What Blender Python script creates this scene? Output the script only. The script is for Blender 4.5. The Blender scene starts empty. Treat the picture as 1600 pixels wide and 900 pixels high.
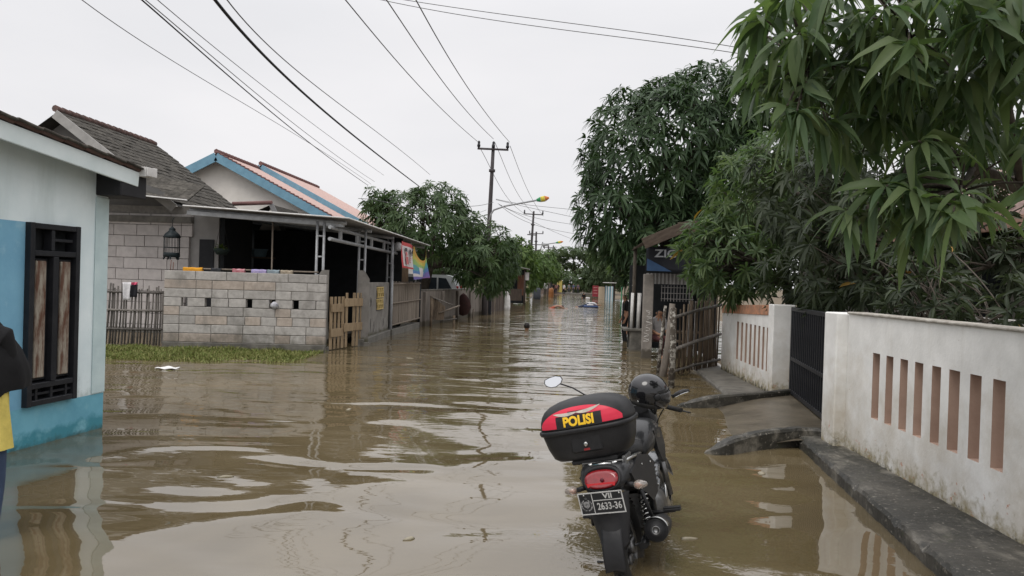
import bpy, bmesh, math, random
import numpy as np
from mathutils import Vector, Matrix
random.seed(7); rng = np.random.default_rng(7)
S = bpy.context.scene; COL = S.collection
PI = math.pi

# ------------------------------------------------------------------ camera
FPX = 1180.0; EYE = 1.8
_r = math.radians(1.75)
_yc = np.array([58, 9, -FPX]); _yc /= np.linalg.norm(_yc)
_up = np.array([math.sin(_r), math.cos(_r), (58*math.sin(_r) + 9*math.cos(_r))/FPX]); _up /= np.linalg.norm(_up)
_xc = np.cross(_yc, _up)
RC = np.array([_xc, _yc, _up]); CO = np.array([0, 0, EYE])
cd = bpy.data.cameras.new('camera'); cam = bpy.data.objects.new('camera', cd); COL.objects.link(cam)
cd.sensor_width = 36; cd.lens = FPX/1600*36; cd.clip_start = .05; cd.clip_end = 5000
cam.matrix_world = Matrix.Translation(CO) @ Matrix(RC.tolist()).to_4x4()
S.camera = cam

# ------------------------------------------------------------------ sky and sun (overcast)
SUN_EL, SUN_AZ = math.radians(56), math.radians(-150)
W = bpy.data.worlds.new('World'); S.world = W; W.use_nodes = True
nt = W.node_tree; bg = nt.nodes['Background']
sky = nt.nodes.new('ShaderNodeTexSky'); sky.sky_type = 'NISHITA'; sky.sun_disc = False
sky.sun_elevation = SUN_EL; sky.sun_rotation = SUN_AZ; sky.air_density = 1; sky.dust_density = 5
sk = nt.nodes.new('ShaderNodeMixRGB'); sk.blend_type = 'MULTIPLY'; sk.inputs[0].default_value = 1
sk.inputs[2].default_value = (.1, .1, .1, 1); nt.links.new(sky.outputs[0], sk.inputs[1])
tc = nt.nodes.new('ShaderNodeTexCoord')
mp = nt.nodes.new('ShaderNodeMapping'); mp.inputs['Scale'].default_value = (1, 1.2, 3.2)
nt.links.new(tc.outputs['Generated'], mp.inputs[0])
nz = nt.nodes.new('ShaderNodeTexNoise'); nz.inputs['Scale'].default_value = 1.7; nz.inputs['Detail'].default_value = 5
nz.inputs['Roughness'].default_value = .5; nt.links.new(mp.outputs[0], nz.inputs[0])
cr = nt.nodes.new('ShaderNodeValToRGB'); nt.links.new(nz.outputs[0], cr.inputs[0])
cr.color_ramp.elements[0].position = .30; cr.color_ramp.elements[0].color = (.825, .826, .85, 1)
cr.color_ramp.elements[1].position = .68; cr.color_ramp.elements[1].color = (.945, .93, .945, 1)
mx = nt.nodes.new('ShaderNodeMixRGB'); mx.inputs[0].default_value = .94
nt.links.new(sk.outputs[0], mx.inputs[1]); nt.links.new(cr.outputs[0], mx.inputs[2])
sz = nt.nodes.new('ShaderNodeSeparateXYZ'); nt.links.new(tc.outputs['Generated'], sz.inputs[0])      # overcast: brighter overhead
zr = nt.nodes.new('ShaderNodeMapRange'); zr.interpolation_type = 'SMOOTHSTEP'
for i_, v_ in enumerate((.28, .98, 1., 2.35)): zr.inputs[1+i_].default_value = v_
nt.links.new(sz.outputs[2], zr.inputs[0]); vm0 = nt.nodes.new('ShaderNodeVectorMath'); vm0.operation = 'SCALE'
nt.links.new(mx.outputs[0], vm0.inputs[0]); nt.links.new(zr.outputs[0], vm0.inputs['Scale']); nt.links.new(vm0.outputs[0], bg.inputs[0]); bg.inputs[1].default_value = 1.0
sl = bpy.data.lights.new('sun', 'SUN'); sl.energy = 1.0; sl.angle = math.radians(25); sl.color = (1, .97, .92)
so = bpy.data.objects.new('sun', sl); COL.objects.link(so)
_sd = Vector((math.cos(SUN_EL)*math.sin(SUN_AZ), math.cos(SUN_EL)*math.cos(SUN_AZ), math.sin(SUN_EL)))
so.rotation_euler = _sd.to_track_quat('Z', 'Y').to_euler()
S.view_settings.view_transform = 'Standard'; S.view_settings.look = 'None'
S.view_settings.exposure = 0; S.view_settings.gamma = 1

# ------------------------------------------------------------------ measuring helpers (pixel of the 1600x900 photo -> world)
def ray(px, py): return RC @ np.array([px-800, 450-py, -FPX])
def on_z(px, py, z=0.): d = ray(px, py); return Vector(CO + d*(z-EYE)/d[2])
def on_y(px, py, y): d = ray(px, py); return Vector(CO + d*y/d[1])
def on_x(px, py, x): d = ray(px, py); return Vector(CO + d*x/d[0])
def on_pl(px, py, p0, n):
    d = ray(px, py); n = np.array(n); return Vector(CO + d*((np.array(p0)-CO) @ n)/(d @ n))

# ------------------------------------------------------------------ objects
def thing(name, label, cat, loc=(0, 0, 0), rz=0., group=None):
    o = bpy.data.objects.new(name, None); COL.objects.link(o); o.empty_display_size = .1
    o.location = loc; o.rotation_euler = (0, 0, rz) if not hasattr(rz, '__len__') else rz
    o['label'] = label; o['category'] = cat
    if group: o['group'] = group
    return o
def tag(o, label, cat, group=None):
    o['label'] = label; o['category'] = cat
    if group: o['group'] = group
    return o
def place(name, me, parent=None, loc=(0, 0, 0), rot=(0, 0, 0), scale=(1, 1, 1), mat=None):
    o = bpy.data.objects.new(name, me); COL.objects.link(o)
    if parent: o.parent = parent
    o.location = loc; o.rotation_euler = rot; o.scale = scale if hasattr(scale, '__len__') else (scale,)*3
    if mat: o.material_slots[0].link = 'OBJECT'; o.material_slots[0].material = mat
    return o
def copy_tree(o, parent=None):
    c = o.copy(); COL.objects.link(c)
    if parent: c.parent = parent
    for ch in o.children: copy_tree(ch, c)
    return c

class MB:
    """collects shapes and links them as one mesh object"""
    def __init__(s): s.v = []; s.f = []; s.m = []; s.sm = []
    def add(s, vs, fs, mi=0, smooth=False, M=None):
        b = len(s.v)
        s.v += [tuple(M @ Vector(v)) for v in vs] if M else [tuple(v) for v in vs]
        for f in fs: s.f.append([i+b for i in f]); s.m.append(mi); s.sm.append(smooth)
        return s
    def box(s, c, d, bev=0., rz=0., mi=0, M=None):
        hx, hy, hz = d[0]/2, d[1]/2, d[2]/2
        R = Matrix.Translation(c) @ (rz if isinstance(rz, Matrix) else Matrix.Rotation(rz, 4, 'Z'))
        if M: R = M @ R
        if bev <= 0:
            vs = [(x*hx, y*hy, z*hz) for x in (-1, 1) for y in (-1, 1) for z in (-1, 1)]
            return s.add(vs, [(0, 1, 3, 2), (4, 6, 7, 5), (0, 4, 5, 1), (2, 3, 7, 6), (0, 2, 6, 4), (1, 5, 7, 3)], mi, False, R)
        b = min(bev, hx*.9, hy*.9, hz*.9); vs = []; idx = {}
        for x in (-1, 1):
            for y in (-1, 1):
                for z in (-1, 1):
                    for a in range(3):
                        p = [x*hx, y*hy, z*hz]
                        for k in range(3):
                            if k != a: p[k] -= (x, y, z)[k]*b
                        idx[x, y, z, a] = len(vs); vs.append(p)
        fs = []
        for a in range(3):
            o = [k for k in range(3) if k != a]
            for sg in (-1, 1):
                q = []
                for u, w in ((-1, -1), (1, -1), (1, 1), (-1, 1)):
                    k = [0, 0, 0]; k[a] = sg; k[o[0]] = u; k[o[1]] = w; q.append(idx[(*k, a)])
                fs.append(q)
            for u in (-1, 1):
                for w in (-1, 1):
                    q = []
                    for sg, ax in ((-1, o[0]), (1, o[0]), (1, o[1]), (-1, o[1])):
                        k = [0, 0, 0]; k[a] = sg; k[o[0]] = u; k[o[1]] = w; q.append(idx[(*k, ax)])
                    fs.append(q)
        for x in (-1, 1):
            for y in (-1, 1):
                for z in (-1, 1): fs.append([idx[x, y, z, a] for a in range(3)])
        return s.add(vs, fs, mi, False, R)
    def tube(s, pts, r, seg=8, mi=0, caps=True, smooth=True, M=None, flat=1.):
        pts = [Vector(p) for p in pts]; n = len(pts)
        rs = r if hasattr(r, '__len__') else [r]*n
        vs = []; ref = None
        for i, p in enumerate(pts):
            t = (pts[min(i+1, n-1)] - pts[max(i-1, 0)]).normalized()
            if ref is None: ref = t.orthogonal().normalized() if abs(t.z) > .9 else Vector((0, 0, 1))
            a = (ref - t*ref.dot(t)).normalized(); ref = a; b = t.cross(a)
            for k in range(seg):
                w = 2*PI*k/seg; vs.append(p + (a*math.cos(w) + b*math.sin(w)*flat)*rs[i])
        fs = [(i*seg+k, i*seg+(k+1) % seg, (i+1)*seg+(k+1) % seg, (i+1)*seg+k) for i in range(n-1) for k in range(seg)]
        s.add(vs, fs, mi, smooth, M)
        if caps: s.add(vs[:seg], [list(range(seg))[::-1]], mi, False, M); s.add(vs[-seg:], [list(range(seg))], mi, False, M)
        return s
    def lathe(s, prof, seg=16, mi=0, smooth=True, M=None):
        vs = [(r*math.cos(2*PI*k/seg), r*math.sin(2*PI*k/seg), z) for r, z in prof for k in range(seg)]
        n = len(prof)
        fs = [(i*seg+k, i*seg+(k+1) % seg, (i+1)*seg+(k+1) % seg, (i+1)*seg+k) for i in range(n-1) for k in range(seg)]
        return s.add(vs, fs, mi, smooth, M)
    def loft(s, rings, mi=0, smooth=True, caps=True, M=None):
        n = len(rings[0]); vs = [p for r in rings for p in r]
        fs = [(i*n+k, i*n+(k+1) % n, (i+1)*n+(k+1) % n, (i+1)*n+k) for i in range(len(rings)-1) for k in range(n)]
        s.add(vs, fs, mi, smooth, M)
        if caps: s.add(rings[0], [list(range(n))[::-1]], mi, False, M); s.add(rings[-1], [list(range(n))], mi, False, M)
        return s
    def prism(s, poly, h, mi=0, M=None, h0=0.):
        n = len(poly); vs = [(x, y, h0) for x, y in poly] + [(x, y, h) for x, y in poly]
        fs = [list(range(n))[::-1], list(range(n, 2*n))] + [(k, (k+1) % n, n+(k+1) % n, n+k) for k in range(n)]
        return s.add(vs, fs, mi, False, M)
    def sheet(s, fn, nu, nv, mi=0, smooth=True, M=None, thick=0.):
        vs = [fn(i/nu, j/nv) for i in range(nu+1) for j in range(nv+1)]
        fs = [(i*(nv+1)+j, (i+1)*(nv+1)+j, (i+1)*(nv+1)+j+1, i*(nv+1)+j+1) for i in range(nu) for j in range(nv)]
        s.add(vs, fs, mi, smooth, M)
        if thick:
            V = [Vector(v) for v in vs]; n = (V[nv+1]-V[0]).cross(V[1]-V[0]).normalized()*thick
            s.add([v+n for v in V], [f[::-1] for f in fs], mi, smooth, M)
            rim = [j for j in range(nv+1)] + [i*(nv+1)+nv for i in range(1, nu+1)] + [nu*(nv+1)+j for j in range(nv-1, -1, -1)] + [i*(nv+1) for i in range(nu-1, 0, -1)]
            m = len(rim)
            s.add([V[k] for k in rim]+[V[k]+n for k in rim], [(k, (k+1) % m, m+(k+1) % m, m+k) for k in range(m)], mi, False, M)
        return s
    def mesh(s, name, mats):
        me = bpy.data.meshes.new(name); me.from_pydata([tuple(v) for v in s.v], [], s.f)
        for m in (mats if isinstance(mats, (list, tuple)) else [mats]): me.materials.append(m)
        me.polygons.foreach_set('material_index', s.m); me.polygons.foreach_set('use_smooth', s.sm)
        bm = bmesh.new(); bm.from_mesh(me); bmesh.ops.remove_doubles(bm, verts=bm.verts, dist=1e-5)
        bmesh.ops.recalc_face_normals(bm, faces=bm.faces)
        bm.to_mesh(me); bm.free(); me.update(); return me
    def build(s, name, mats, parent=None, loc=(0, 0, 0), rot=(0, 0, 0), kind=None):
        o = place(name, s.mesh(name, mats), parent, loc, rot)
        if kind: o['kind'] = kind
        return o
def boxo(name, c, d, mat, parent=None, bev=.006, rz=0., kind=None):
    """one chamfered box, its own origin at its centre"""
    o = MB().box((0, 0, 0), d, bev).build(name, mat, parent, c, (0, 0, rz) if not hasattr(rz, '__len__') else rz, kind); return o
def tubeo(name, pts, r, mat, parent=None, seg=8, kind=None): return MB().tube(pts, r, seg).build(name, mat, parent, kind=kind)

_fonts = {}
def lettering(name, text, size, mat, parent, M, extrude=.001, bold=0., sx=1.):
    cu = bpy.data.curves.new('t', 'FONT'); cu.body = text; cu.size = size; cu.extrude = extrude; cu.offset = bold
    cu.align_x = 'CENTER'; cu.align_y = 'CENTER'; cu.resolution_u = 3
    t = bpy.data.objects.new('t', cu); COL.objects.link(t); bpy.context.view_layer.update()
    me = bpy.data.meshes.new_from_object(t); bpy.data.objects.remove(t)
    me.transform(M @ Matrix.Diagonal((sx, 1, 1, 1))); me.materials.clear(); me.materials.append(mat); me.name = name
    return place(name, me, parent)

# ------------------------------------------------------------------ materials
def M_(name, c1, c2=None, scale=4., rough=.8, bump=0., bscale=30., metal=0., rand=0., spec=.22, lo=.35, hi=.65,
       stretch=(1, 1, 1), detail=5, low=None, coat=0., attr=None, rand2=None, subsurf=0.):
    """noise mix of two base colours, fine relief, per-object variation; low = (colour, z0, z1, patch scale): wear near the foot"""
    m = bpy.data.materials.new(name); m.use_nodes = True; n = m.node_tree; N = n.nodes; L = n.links
    b = N['Principled BSDF']; b.inputs['Roughness'].default_value = rough; b.inputs['Metallic'].default_value = metal
    b.inputs['Specular IOR Level'].default_value = spec
    if coat: b.inputs['Coat Weight'].default_value = coat; b.inputs['Coat Roughness'].default_value = .05
    tc = N.new('ShaderNodeTexCoord'); mp = N.new('ShaderNodeMapping'); mp.inputs['Scale'].default_value = stretch
    L.new(tc.outputs['Object'], mp.inputs[0]); vec = mp.outputs[0]
    if rand:
        oi = N.new('ShaderNodeObjectInfo'); ad = N.new('ShaderNodeVectorMath'); ad.operation = 'ADD'
        sc = N.new('ShaderNodeMath'); sc.operation = 'MULTIPLY'; sc.inputs[1].default_value = 37.
        L.new(oi.outputs['Random'], sc.inputs[0]); L.new(mp.outputs[0], ad.inputs[0]); L.new(sc.outputs[0], ad.inputs[1]); vec = ad.outputs[0]
    c2 = c2 or tuple(x*.8 for x in c1)
    t = N.new('ShaderNodeTexNoise'); t.inputs['Scale'].default_value = scale; t.inputs['Detail'].default_value = detail
    t.inputs['Roughness'].default_value = .62; L.new(vec, t.inputs[0])
    r = N.new('ShaderNodeValToRGB'); r.color_ramp.elements[0].position = lo; r.color_ramp.elements[1].position = hi
    r.color_ramp.elements[0].color = (*c1, 1); r.color_ramp.elements[1].color = (*c2, 1); L.new(t.outputs[0], r.inputs[0]); out = r.outputs[0]
    if attr:
        at = N.new('ShaderNodeAttribute'); at.attribute_name = attr
        r2 = N.new('ShaderNodeMixRGB'); r2.inputs[2].default_value = (*rand2, 1)
        L.new(at.outputs['Fac'], r2.inputs[0]); L.new(out, r2.inputs[1]); out = r2.outputs[0]
    if low:
        g = N.new('ShaderNodeNewGeometry'); sp = N.new('ShaderNodeSeparateXYZ'); L.new(g.outputs['Position'], sp.inputs[0])
        mr = N.new('ShaderNodeMapRange'); mr.inputs[1].default_value = low[1]; mr.inputs[2].default_value = low[2]
        mr.inputs[3].default_value = 1.; mr.inputs[4].default_value = 0.; L.new(sp.outputs[2], mr.inputs[0])
        t3 = N.new('ShaderNodeTexNoise'); t3.inputs['Scale'].default_value = low[3]; t3.inputs['Detail'].default_value = 6
        t3.inputs['Roughness'].default_value = .7; L.new(g.outputs['Position'], t3.inputs[0])
        s1 = N.new('ShaderNodeMath'); s1.operation = 'ADD'; L.new(mr.outputs[0], s1.inputs[0]); L.new(t3.outputs[0], s1.inputs[1])
        k = N.new('ShaderNodeValToRGB'); k.color_ramp.elements[0].position = .0; k.color_ramp.elements[1].position = 1
        mr2 = N.new('ShaderNodeMapRange'); mr2.inputs[1].default_value = .93; mr2.inputs[2].default_value = 1.12; L.new(s1.outputs[0], mr2.inputs[0])
        mm = N.new('ShaderNodeMixRGB'); mm.inputs[2].default_value = (*low[0], 1)
        L.new(mr2.outputs[0], mm.inputs[0]); L.new(out, mm.inputs[1]); out = mm.outputs[0]
    if rand:
        hs = N.new('ShaderNodeHueSaturation'); mr3 = N.new('ShaderNodeMapRange'); mr3.inputs[3].default_value = 1-rand; mr3.inputs[4].default_value = 1+rand
        L.new(oi.outputs['Random'], mr3.inputs[0]); L.new(mr3.outputs[0], hs.inputs['Value']); L.new(out, hs.inputs['Color']); out = hs.outputs[0]
    L.new(out, b.inputs['Base Color'])
    if bump:
        t2 = N.new('ShaderNodeTexNoise'); t2.inputs['Scale'].default_value = bscale; t2.inputs['Detail'].default_value = 6
        L.new(vec, t2.inputs[0]); bp = N.new('ShaderNodeBump'); bp.inputs['Strength'].default_value = 1; bp.inputs['Distance'].default_value = bump
        L.new(t2.outputs[0], bp.inputs['Height']); L.new(bp.outputs[0], b.inputs['Normal'])
    if subsurf: b.inputs['Transmission Weight'].default_value = 0.
    return m
def add_low(m, colour, z0, z1, scale, w0=.93, w1=1.12, wz=1.):
    """a further layer of wear near the foot of something, on world height"""
    n = m.node_tree; N = n.nodes; L = n.links; b = N['Principled BSDF']; src = b.inputs['Base Color'].links[0].from_socket
    g = N.new('ShaderNodeNewGeometry'); sp = N.new('ShaderNodeSeparateXYZ'); L.new(g.outputs['Position'], sp.inputs[0])
    mr = N.new('ShaderNodeMapRange'); mr.inputs[1].default_value = z0; mr.inputs[2].default_value = z1
    mr.inputs[3].default_value = wz; mr.inputs[4].default_value = 0.; L.new(sp.outputs[2], mr.inputs[0])
    t3 = N.new('ShaderNodeTexNoise'); t3.inputs['Scale'].default_value = scale; t3.inputs['Detail'].default_value = 6
    t3.inputs['Roughness'].default_value = .7; L.new(g.outputs['Position'], t3.inputs[0])
    s1 = N.new('ShaderNodeMath'); s1.operation = 'ADD'; L.new(mr.outputs[0], s1.inputs[0]); L.new(t3.outputs[0], s1.inputs[1])
    mr2 = N.new('ShaderNodeMapRange'); mr2.inputs[1].default_value = w0; mr2.inputs[2].default_value = w1; L.new(s1.outputs[0], mr2.inputs[0])
    mm = N.new('ShaderNodeMixRGB'); mm.inputs[2].default_value = (*colour, 1)
    L.new(mr2.outputs[0], mm.inputs[0]); L.new(src, mm.inputs[1]); L.new(mm.outputs[0], b.inputs['Base Color'])
    return m

def add_noise(m, colour, scale, w0, w1, stretch=(1, 1, 1), detail=6, dist=0.):
    """a further layer: patches, specks or streaks of another colour, in world space"""
    n = m.node_tree; N = n.nodes; L = n.links; b = N['Principled BSDF']; src = b.inputs['Base Color'].links[0].from_socket
    g = N.new('ShaderNodeNewGeometry'); mp = N.new('ShaderNodeMapping'); mp.inputs['Scale'].default_value = stretch; L.new(g.outputs['Position'], mp.inputs[0])
    t = N.new('ShaderNodeTexNoise'); t.inputs['Scale'].default_value = scale; t.inputs['Detail'].default_value = detail; t.inputs['Roughness'].default_value = .65
    t.inputs['Distortion'].default_value = dist; L.new(mp.outputs[0], t.inputs[0])
    r = N.new('ShaderNodeMapRange'); r.inputs[1].default_value = w0; r.inputs[2].default_value = w1; L.new(t.outputs[0], r.inputs[0])
    mm = N.new('ShaderNodeMixRGB'); mm.inputs[2].default_value = (*colour, 1)
    L.new(r.outputs[0], mm.inputs[0]); L.new(src, mm.inputs[1]); L.new(mm.outputs[0], b.inputs['Base Color']); return m

white = M_('white_paint', (.72, .72, .70), (.62, .62, .60), 2.2, .75, .0015, 40)
wallwhite = M_('weathered_white_paint', (.74, .735, .71), (.62, .615, .59), 3, .75, .002, 35)
add_low(wallwhite, (.44, .39, .31), .1, 1.6, 1.6, .62, 1.05, .35)
add_noise(wallwhite, (.50, .48, .43), 3.2, .56, .86, (1, 1, .22))
add_noise(wallwhite, (.36, .29, .23), 16, .70, .74)
add_low(wallwhite, (.46, .27, .20), .1, 1.1, 7.5, .835, .86, .26)
add_low(wallwhite, (.25, .21, .115), .1, .55, 9, .78, 1.05, .48)
add_low(wallwhite, (.05, .048, .032), .1, .32, 11, .88, 1.08, .5)
peach = M_('peach_render', (.40, .285, .225), (.32, .22, .17), 3, .8, .002, 40)
concrete = M_('mossy_concrete', (.020, .019, .015), (.085, .078, .064), 2.6, .55, .008, 22, spec=.5, detail=10, lo=.40, hi=.75)
add_noise(concrete, (.015, .015, .011), 1.3, .48, .62, detail=8)
add_noise(concrete, (.24, .22, .185), 30, .58, .70)
add_noise(concrete, (.19, .175, .145), 3.0, .54, .70, (1, .5, 1), 12)
add_noise(concrete, (.035, .04, .018), 5, .60, .75)
concrete_dark = M_('dark_wet_concrete', (.07, .065, .055), (.15, .14, .12), 4, .6, .006, 20, spec=.5)
grey_render = M_('grey_render', (.24, .225, .205), (.16, .15, .135), 3, .85, .004, 30, low=((.09, .085, .06), .0, .5, 4))
block_grey = M_('grey_block', (.40, .38, .355), (.30, .285, .265), 9, .9, .004, 45, rand=.16)
block_tan = M_('tan_block', (.40, .345, .295), (.31, .265, .225), 9, .9, .004, 45, rand=.14)
for m_ in (block_grey, block_tan):
    add_noise(m_, (.16, .15, .135), 2.2, .52, .80, (1, 1, .5)); add_noise(m_, (.50, .48, .45), 7, .66, .80); add_low(m_, (.10, .092, .07), .05, .75, 4, .72, 1.15, .5)
aac = M_('aac_block', (.52, .485, .465), (.43, .40, .385), 5, .9, .003, 45, rand=.07)
mortar = M_('mortar', (.24, .225, .205), (.18, .17, .155), 12, .95, .004, 50)
lt_blue = M_('pale_blue_paint', (.76, .845, .855), (.63, .735, .755), 1.1, .7, .0015, 25)
add_noise(lt_blue, (.50, .58, .57), 2.0, .50, .85, (1, 1, .18), 8); add_noise(lt_blue, (.36, .42, .41), 9, .72, .78)
mid_blue = M_('sky_blue_paint', (.20, .42, .56), (.155, .345, .49), 2.0, .7, .0015, 25)
teal = M_('teal_paint', (.12, .33, .43), (.17, .42, .52), 2.5, .65, .0015, 25, low=((.06, .24, .30), .0, .30, 3))
add_noise(mid_blue, (.30, .50, .60), 4, .56, .75); add_noise(mid_blue, (.08, .22, .32), 3, .60, .8, (1, 1, .2))
add_noise(teal, (.20, .44, .52), 3.3, .54, .70); add_low(teal, (.05, .13, .14), -.02, .12, 6, .75, 1.0, .5)
add_low(lt_blue, (.30, .36, .34), .36, .85, 5, .78, 1.1, .42)
fascia_m = M_('pale_fascia_paint', (.70, .77, .77), (.60, .68, .68), 2, .6, .001, 30)
black_paint = M_('black_paint', (.014, .015, .018), (.022, .023, .026), 6, .45, .001, 40)
worn_wood = M_('worn_brown_paint', (.30, .27, .22), (.115, .06, .04), 6, .7, .002, 60, stretch=(3, 3, .6), lo=.40, hi=.58, detail=8)
roof_tile = M_('old_roof_tile', (.034, .031, .026), (.085, .078, .067), 9, .97, .006, 60, rand=.28)
ridge_tile = M_('red_ridge_tile', (.14, .082, .07), (.09, .065, .058), 9, .9, .004, 50, rand=.2)
salmon_tile = M_('salmon_roof_tile', (.49, .35, .31), (.40, .28, .25), 9, .85, .004, 40)
fascia_blue = M_('blue_fascia', (.18, .34, .44), (.14, .27, .36), 3, .6, .001, 30)
cream = M_('cream_render', (.80, .765, .715), (.70, .67, .62), 1.6, .85, .003, 30)
tin = M_('weathered_tin', (.17, .165, .16), (.26, .25, .24), 4, .55, .003, 25, metal=.3)
steel_grey = M_('painted_steel', (.36, .37, .38), (.26, .265, .27), 9, .5, .001, 40, metal=.2)
dark_room = M_('shade_dark_boards', (.022, .024, .026), (.014, .016, .017), 3, .9, .002, 20)  # dark lining; the shade of the interiors is put into this near-black colour
bamboo_grey = M_('weathered_bamboo', (.17, .155, .14), (.085, .078, .07), 14, .85, .003, 50, stretch=(1, 1, .3), rand=.35)
bamboo_brown = M_('brown_bamboo', (.15, .115, .08), (.075, .055, .04), 14, .8, .003, 50, stretch=(1, 1, .3), rand=.35)
wattle = M_('bamboo_matting', (.225, .19, .155), (.15, .125, .10), 14, .85, .003, 60, stretch=(1, 1, .25), rand=.2)
pallet = M_('raw_pallet_wood', (.32, .24, .15), (.21, .15, .09), 12, .8, .002, 60, stretch=(2, 2, .4), rand=.16)
bark = M_('bark', (.085, .072, .058), (.045, .038, .03), 16, .95, .012, 30, stretch=(1, 1, .35))
pale_bark = M_('lichen_spotted_bark', (.30, .285, .25), (.06, .05, .04), 13, .95, .008, 30, lo=.42, hi=.52)
pvc = M_('white_pvc', (.66, .65, .63), (.5, .49, .47), 6, .5)
rubber = M_('tyre_rubber', (.016, .016, .016), (.026, .025, .023), 14, .75, .001, 80)
add_low(rubber, (.12, .095, .065), -.15, .22, 11, .70, 1.1, .5)
plastic = M_('black_plastic', (.016, .016, .017), (.021, .021, .022), 30, .42, .0004, 260)
plastic_soft = M_('matt_grey_plastic', (.021, .021, .023), (.028, .028, .029), 20, .5, .0004, 200)
add_low(plastic_soft, (.13, .105, .07), -.1, .35, 9, .75, 1.2, .5)
body_paint = M_('dark_metallic_paint', (.018, .0185, .020), (.024, .0245, .026), 5, .35, coat=.3)
gloss_black = M_('gloss_black_shell', (.008, .008, .010), (.011, .011, .012), 3, .10, coat=.45, spec=.4)
chrome = M_('dull_chrome', (.55, .55, .54), (.42, .42, .41), 12, .22, metal=1)
alloy = M_('cast_alloy', (.22, .22, .22), (.12, .12, .12), 12, .42, metal=1)
mirror_m = M_('mirror_glass', (.85, .87, .9), (.85, .87, .9), 1, .02, metal=1)
red_lens = M_('red_lens', (.24, .010, .014), (.17, .006, .009), 40, .12, coat=1)
clear_lens = M_('clear_lens', (.50, .48, .46), (.56, .47, .40), 30, .10, coat=1)
clear_lens.node_tree.nodes['Principled BSDF'].inputs['Transmission Weight'].default_value = .65
clear_lens.node_tree.nodes['Principled BSDF'].inputs['IOR'].default_value = 1.25
decal_red = M_('red_decal', (.62, .035, .07), (.55, .03, .06), 6, .35)
decal_dark = M_('dark_red_decal', (.11, .02, .03), (.09, .018, .025), 6, .4)
decal_silver = M_('silver_decal', (.52, .47, .40), (.36, .33, .29), 20, .4)
yellow_p = M_('yellow_print', (.80, .50, .03), (.74, .45, .03), 10, .5)
plate_m = M_('plate_black', (.018, .019, .021), (.03, .03, .032), 14, .5)
plate_w = M_('plate_white', (.55, .55, .54), (.42, .42, .41), 24, .5)
seat_m = M_('seat_vinyl', (.02, .02, .021), (.026, .026, .027), 20, .6, .001, 120)
cloth_white = M_('white_cloth', (.68, .67, .66), (.58, .57, .56), 6, .95, .003, 60)
def cloth(name, c, c2=None): return M_(name, c, c2, 14, .95, .003, 70)
skin = M_('skin', (.30, .165, .10), (.25, .135, .085), 10, .55)
hair = M_('black_hair', (.012, .010, .009), (.018, .015, .013), 40, .5)
# ================================================================== THE SETTING
def sst(a, b, x): t = np.clip((x-a)/(b-a), 0, 1); return t*t*(3-2*t)
def bed(x, y):
    """height of the drowned ground: street bed, yards either side, rising far away"""
    h = -.17 + 0*x
    h = np.maximum(h, -.30 + .42*sst(17.0, 18.6, y)*sst(-5.6, -6.6, x))            # yard behind the block wall
    h = np.maximum(h, -.30 + .36*sst(3.6, 4.2, x)*(1-sst(18.5, 21, y)) + 0*y)
    h = np.maximum(h, -.30 + .40*sst(8.5, 10, x))                                # yard behind the white walls
    h = np.maximum(h, -.30 + (.30+.012*np.sin(x*3.1)+.012*np.sin(x*7.3+1))*sst(14.6, 15.7, y - .11*(x+8) + .18*np.sin(x*2.3))*sst(-5.1, -6.3, x))
    h = np.maximum(h, -.30 + .40*sst(124, 150, y))
    h = np.maximum(h, -.30 + .38*sst(66, 72, y)*(1-sst(-2.2, -1.2, x)))
    h = np.maximum(h, -.30 + .38*sst(88, 93, y)*sst(6.4, 7.4, x))
    return h
xs = np.unique(np.concatenate([np.linspace(-1500, -40, 12), np.linspace(-40, -12, 15), np.linspace(-12, 8, 101), np.linspace(8, 40, 17), np.linspace(40, 1500, 12)]))
ys = np.unique(np.concatenate([np.linspace(-300, -2, 8), np.linspace(-2, 12, 29), np.linspace(12, 20, 65), np.linspace(20, 60, 21), np.linspace(60, 200, 36), np.linspace(200, 2500, 12)]))
X, Y = np.meshgrid(xs, ys, indexing='ij'); Z = bed(X, Y); nx, ny = X.shape
mud = M_('mud', (.16, .125, .085), (.10, .08, .055), 1.5, .9, .01, 8)
g = MB(); g.v = list(zip(X.ravel().tolist(), Y.ravel().tolist(), Z.ravel().tolist()))
g.f = [(i*ny+j, (i+1)*ny+j, (i+1)*ny+j+1, i*ny+j+1) for i in range(nx-1) for j in range(ny-1)]; g.m = [0]*len(g.f); g.sm = [True]*len(g.f)
g.build('ground', mud, kind='structure')

# flood water: one sheet, murky brown, waves as true-height relief
wm = bpy.data.materials.new('flood_water'); wm.use_nodes = True; n = wm.node_tree; N = n.nodes; L = n.links
b = N['Principled BSDF']; b.inputs['Roughness'].default_value = .025; b.inputs['IOR'].default_value = 2.15
b.inputs['Specular IOR Level'].default_value = .5
geo = N.new('ShaderNodeNewGeometry'); sp = N.new('ShaderNodeSeparateXYZ'); L.new(geo.outputs['Position'], sp.inputs[0])
cn = N.new('ShaderNodeTexNoise'); cn.inputs['Scale'].default_value = .35; cn.inputs['Detail'].default_value = 6; cn.inputs['Distortion'].default_value = 1.6; L.new(geo.outputs['Position'], cn.inputs[0])
ccr = N.new('ShaderNodeValToRGB'); L.new(cn.outputs[0], ccr.inputs[0])
ccr.color_ramp.elements[0].position = .35; ccr.color_ramp.elements[0].color = (.098, .074, .037, 1)
ccr.color_ramp.elements[1].position = .7; ccr.color_ramp.elements[1].color = (.150, .118, .068, 1)
L.new(ccr.outputs[0], b.inputs['Base Color'])
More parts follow.
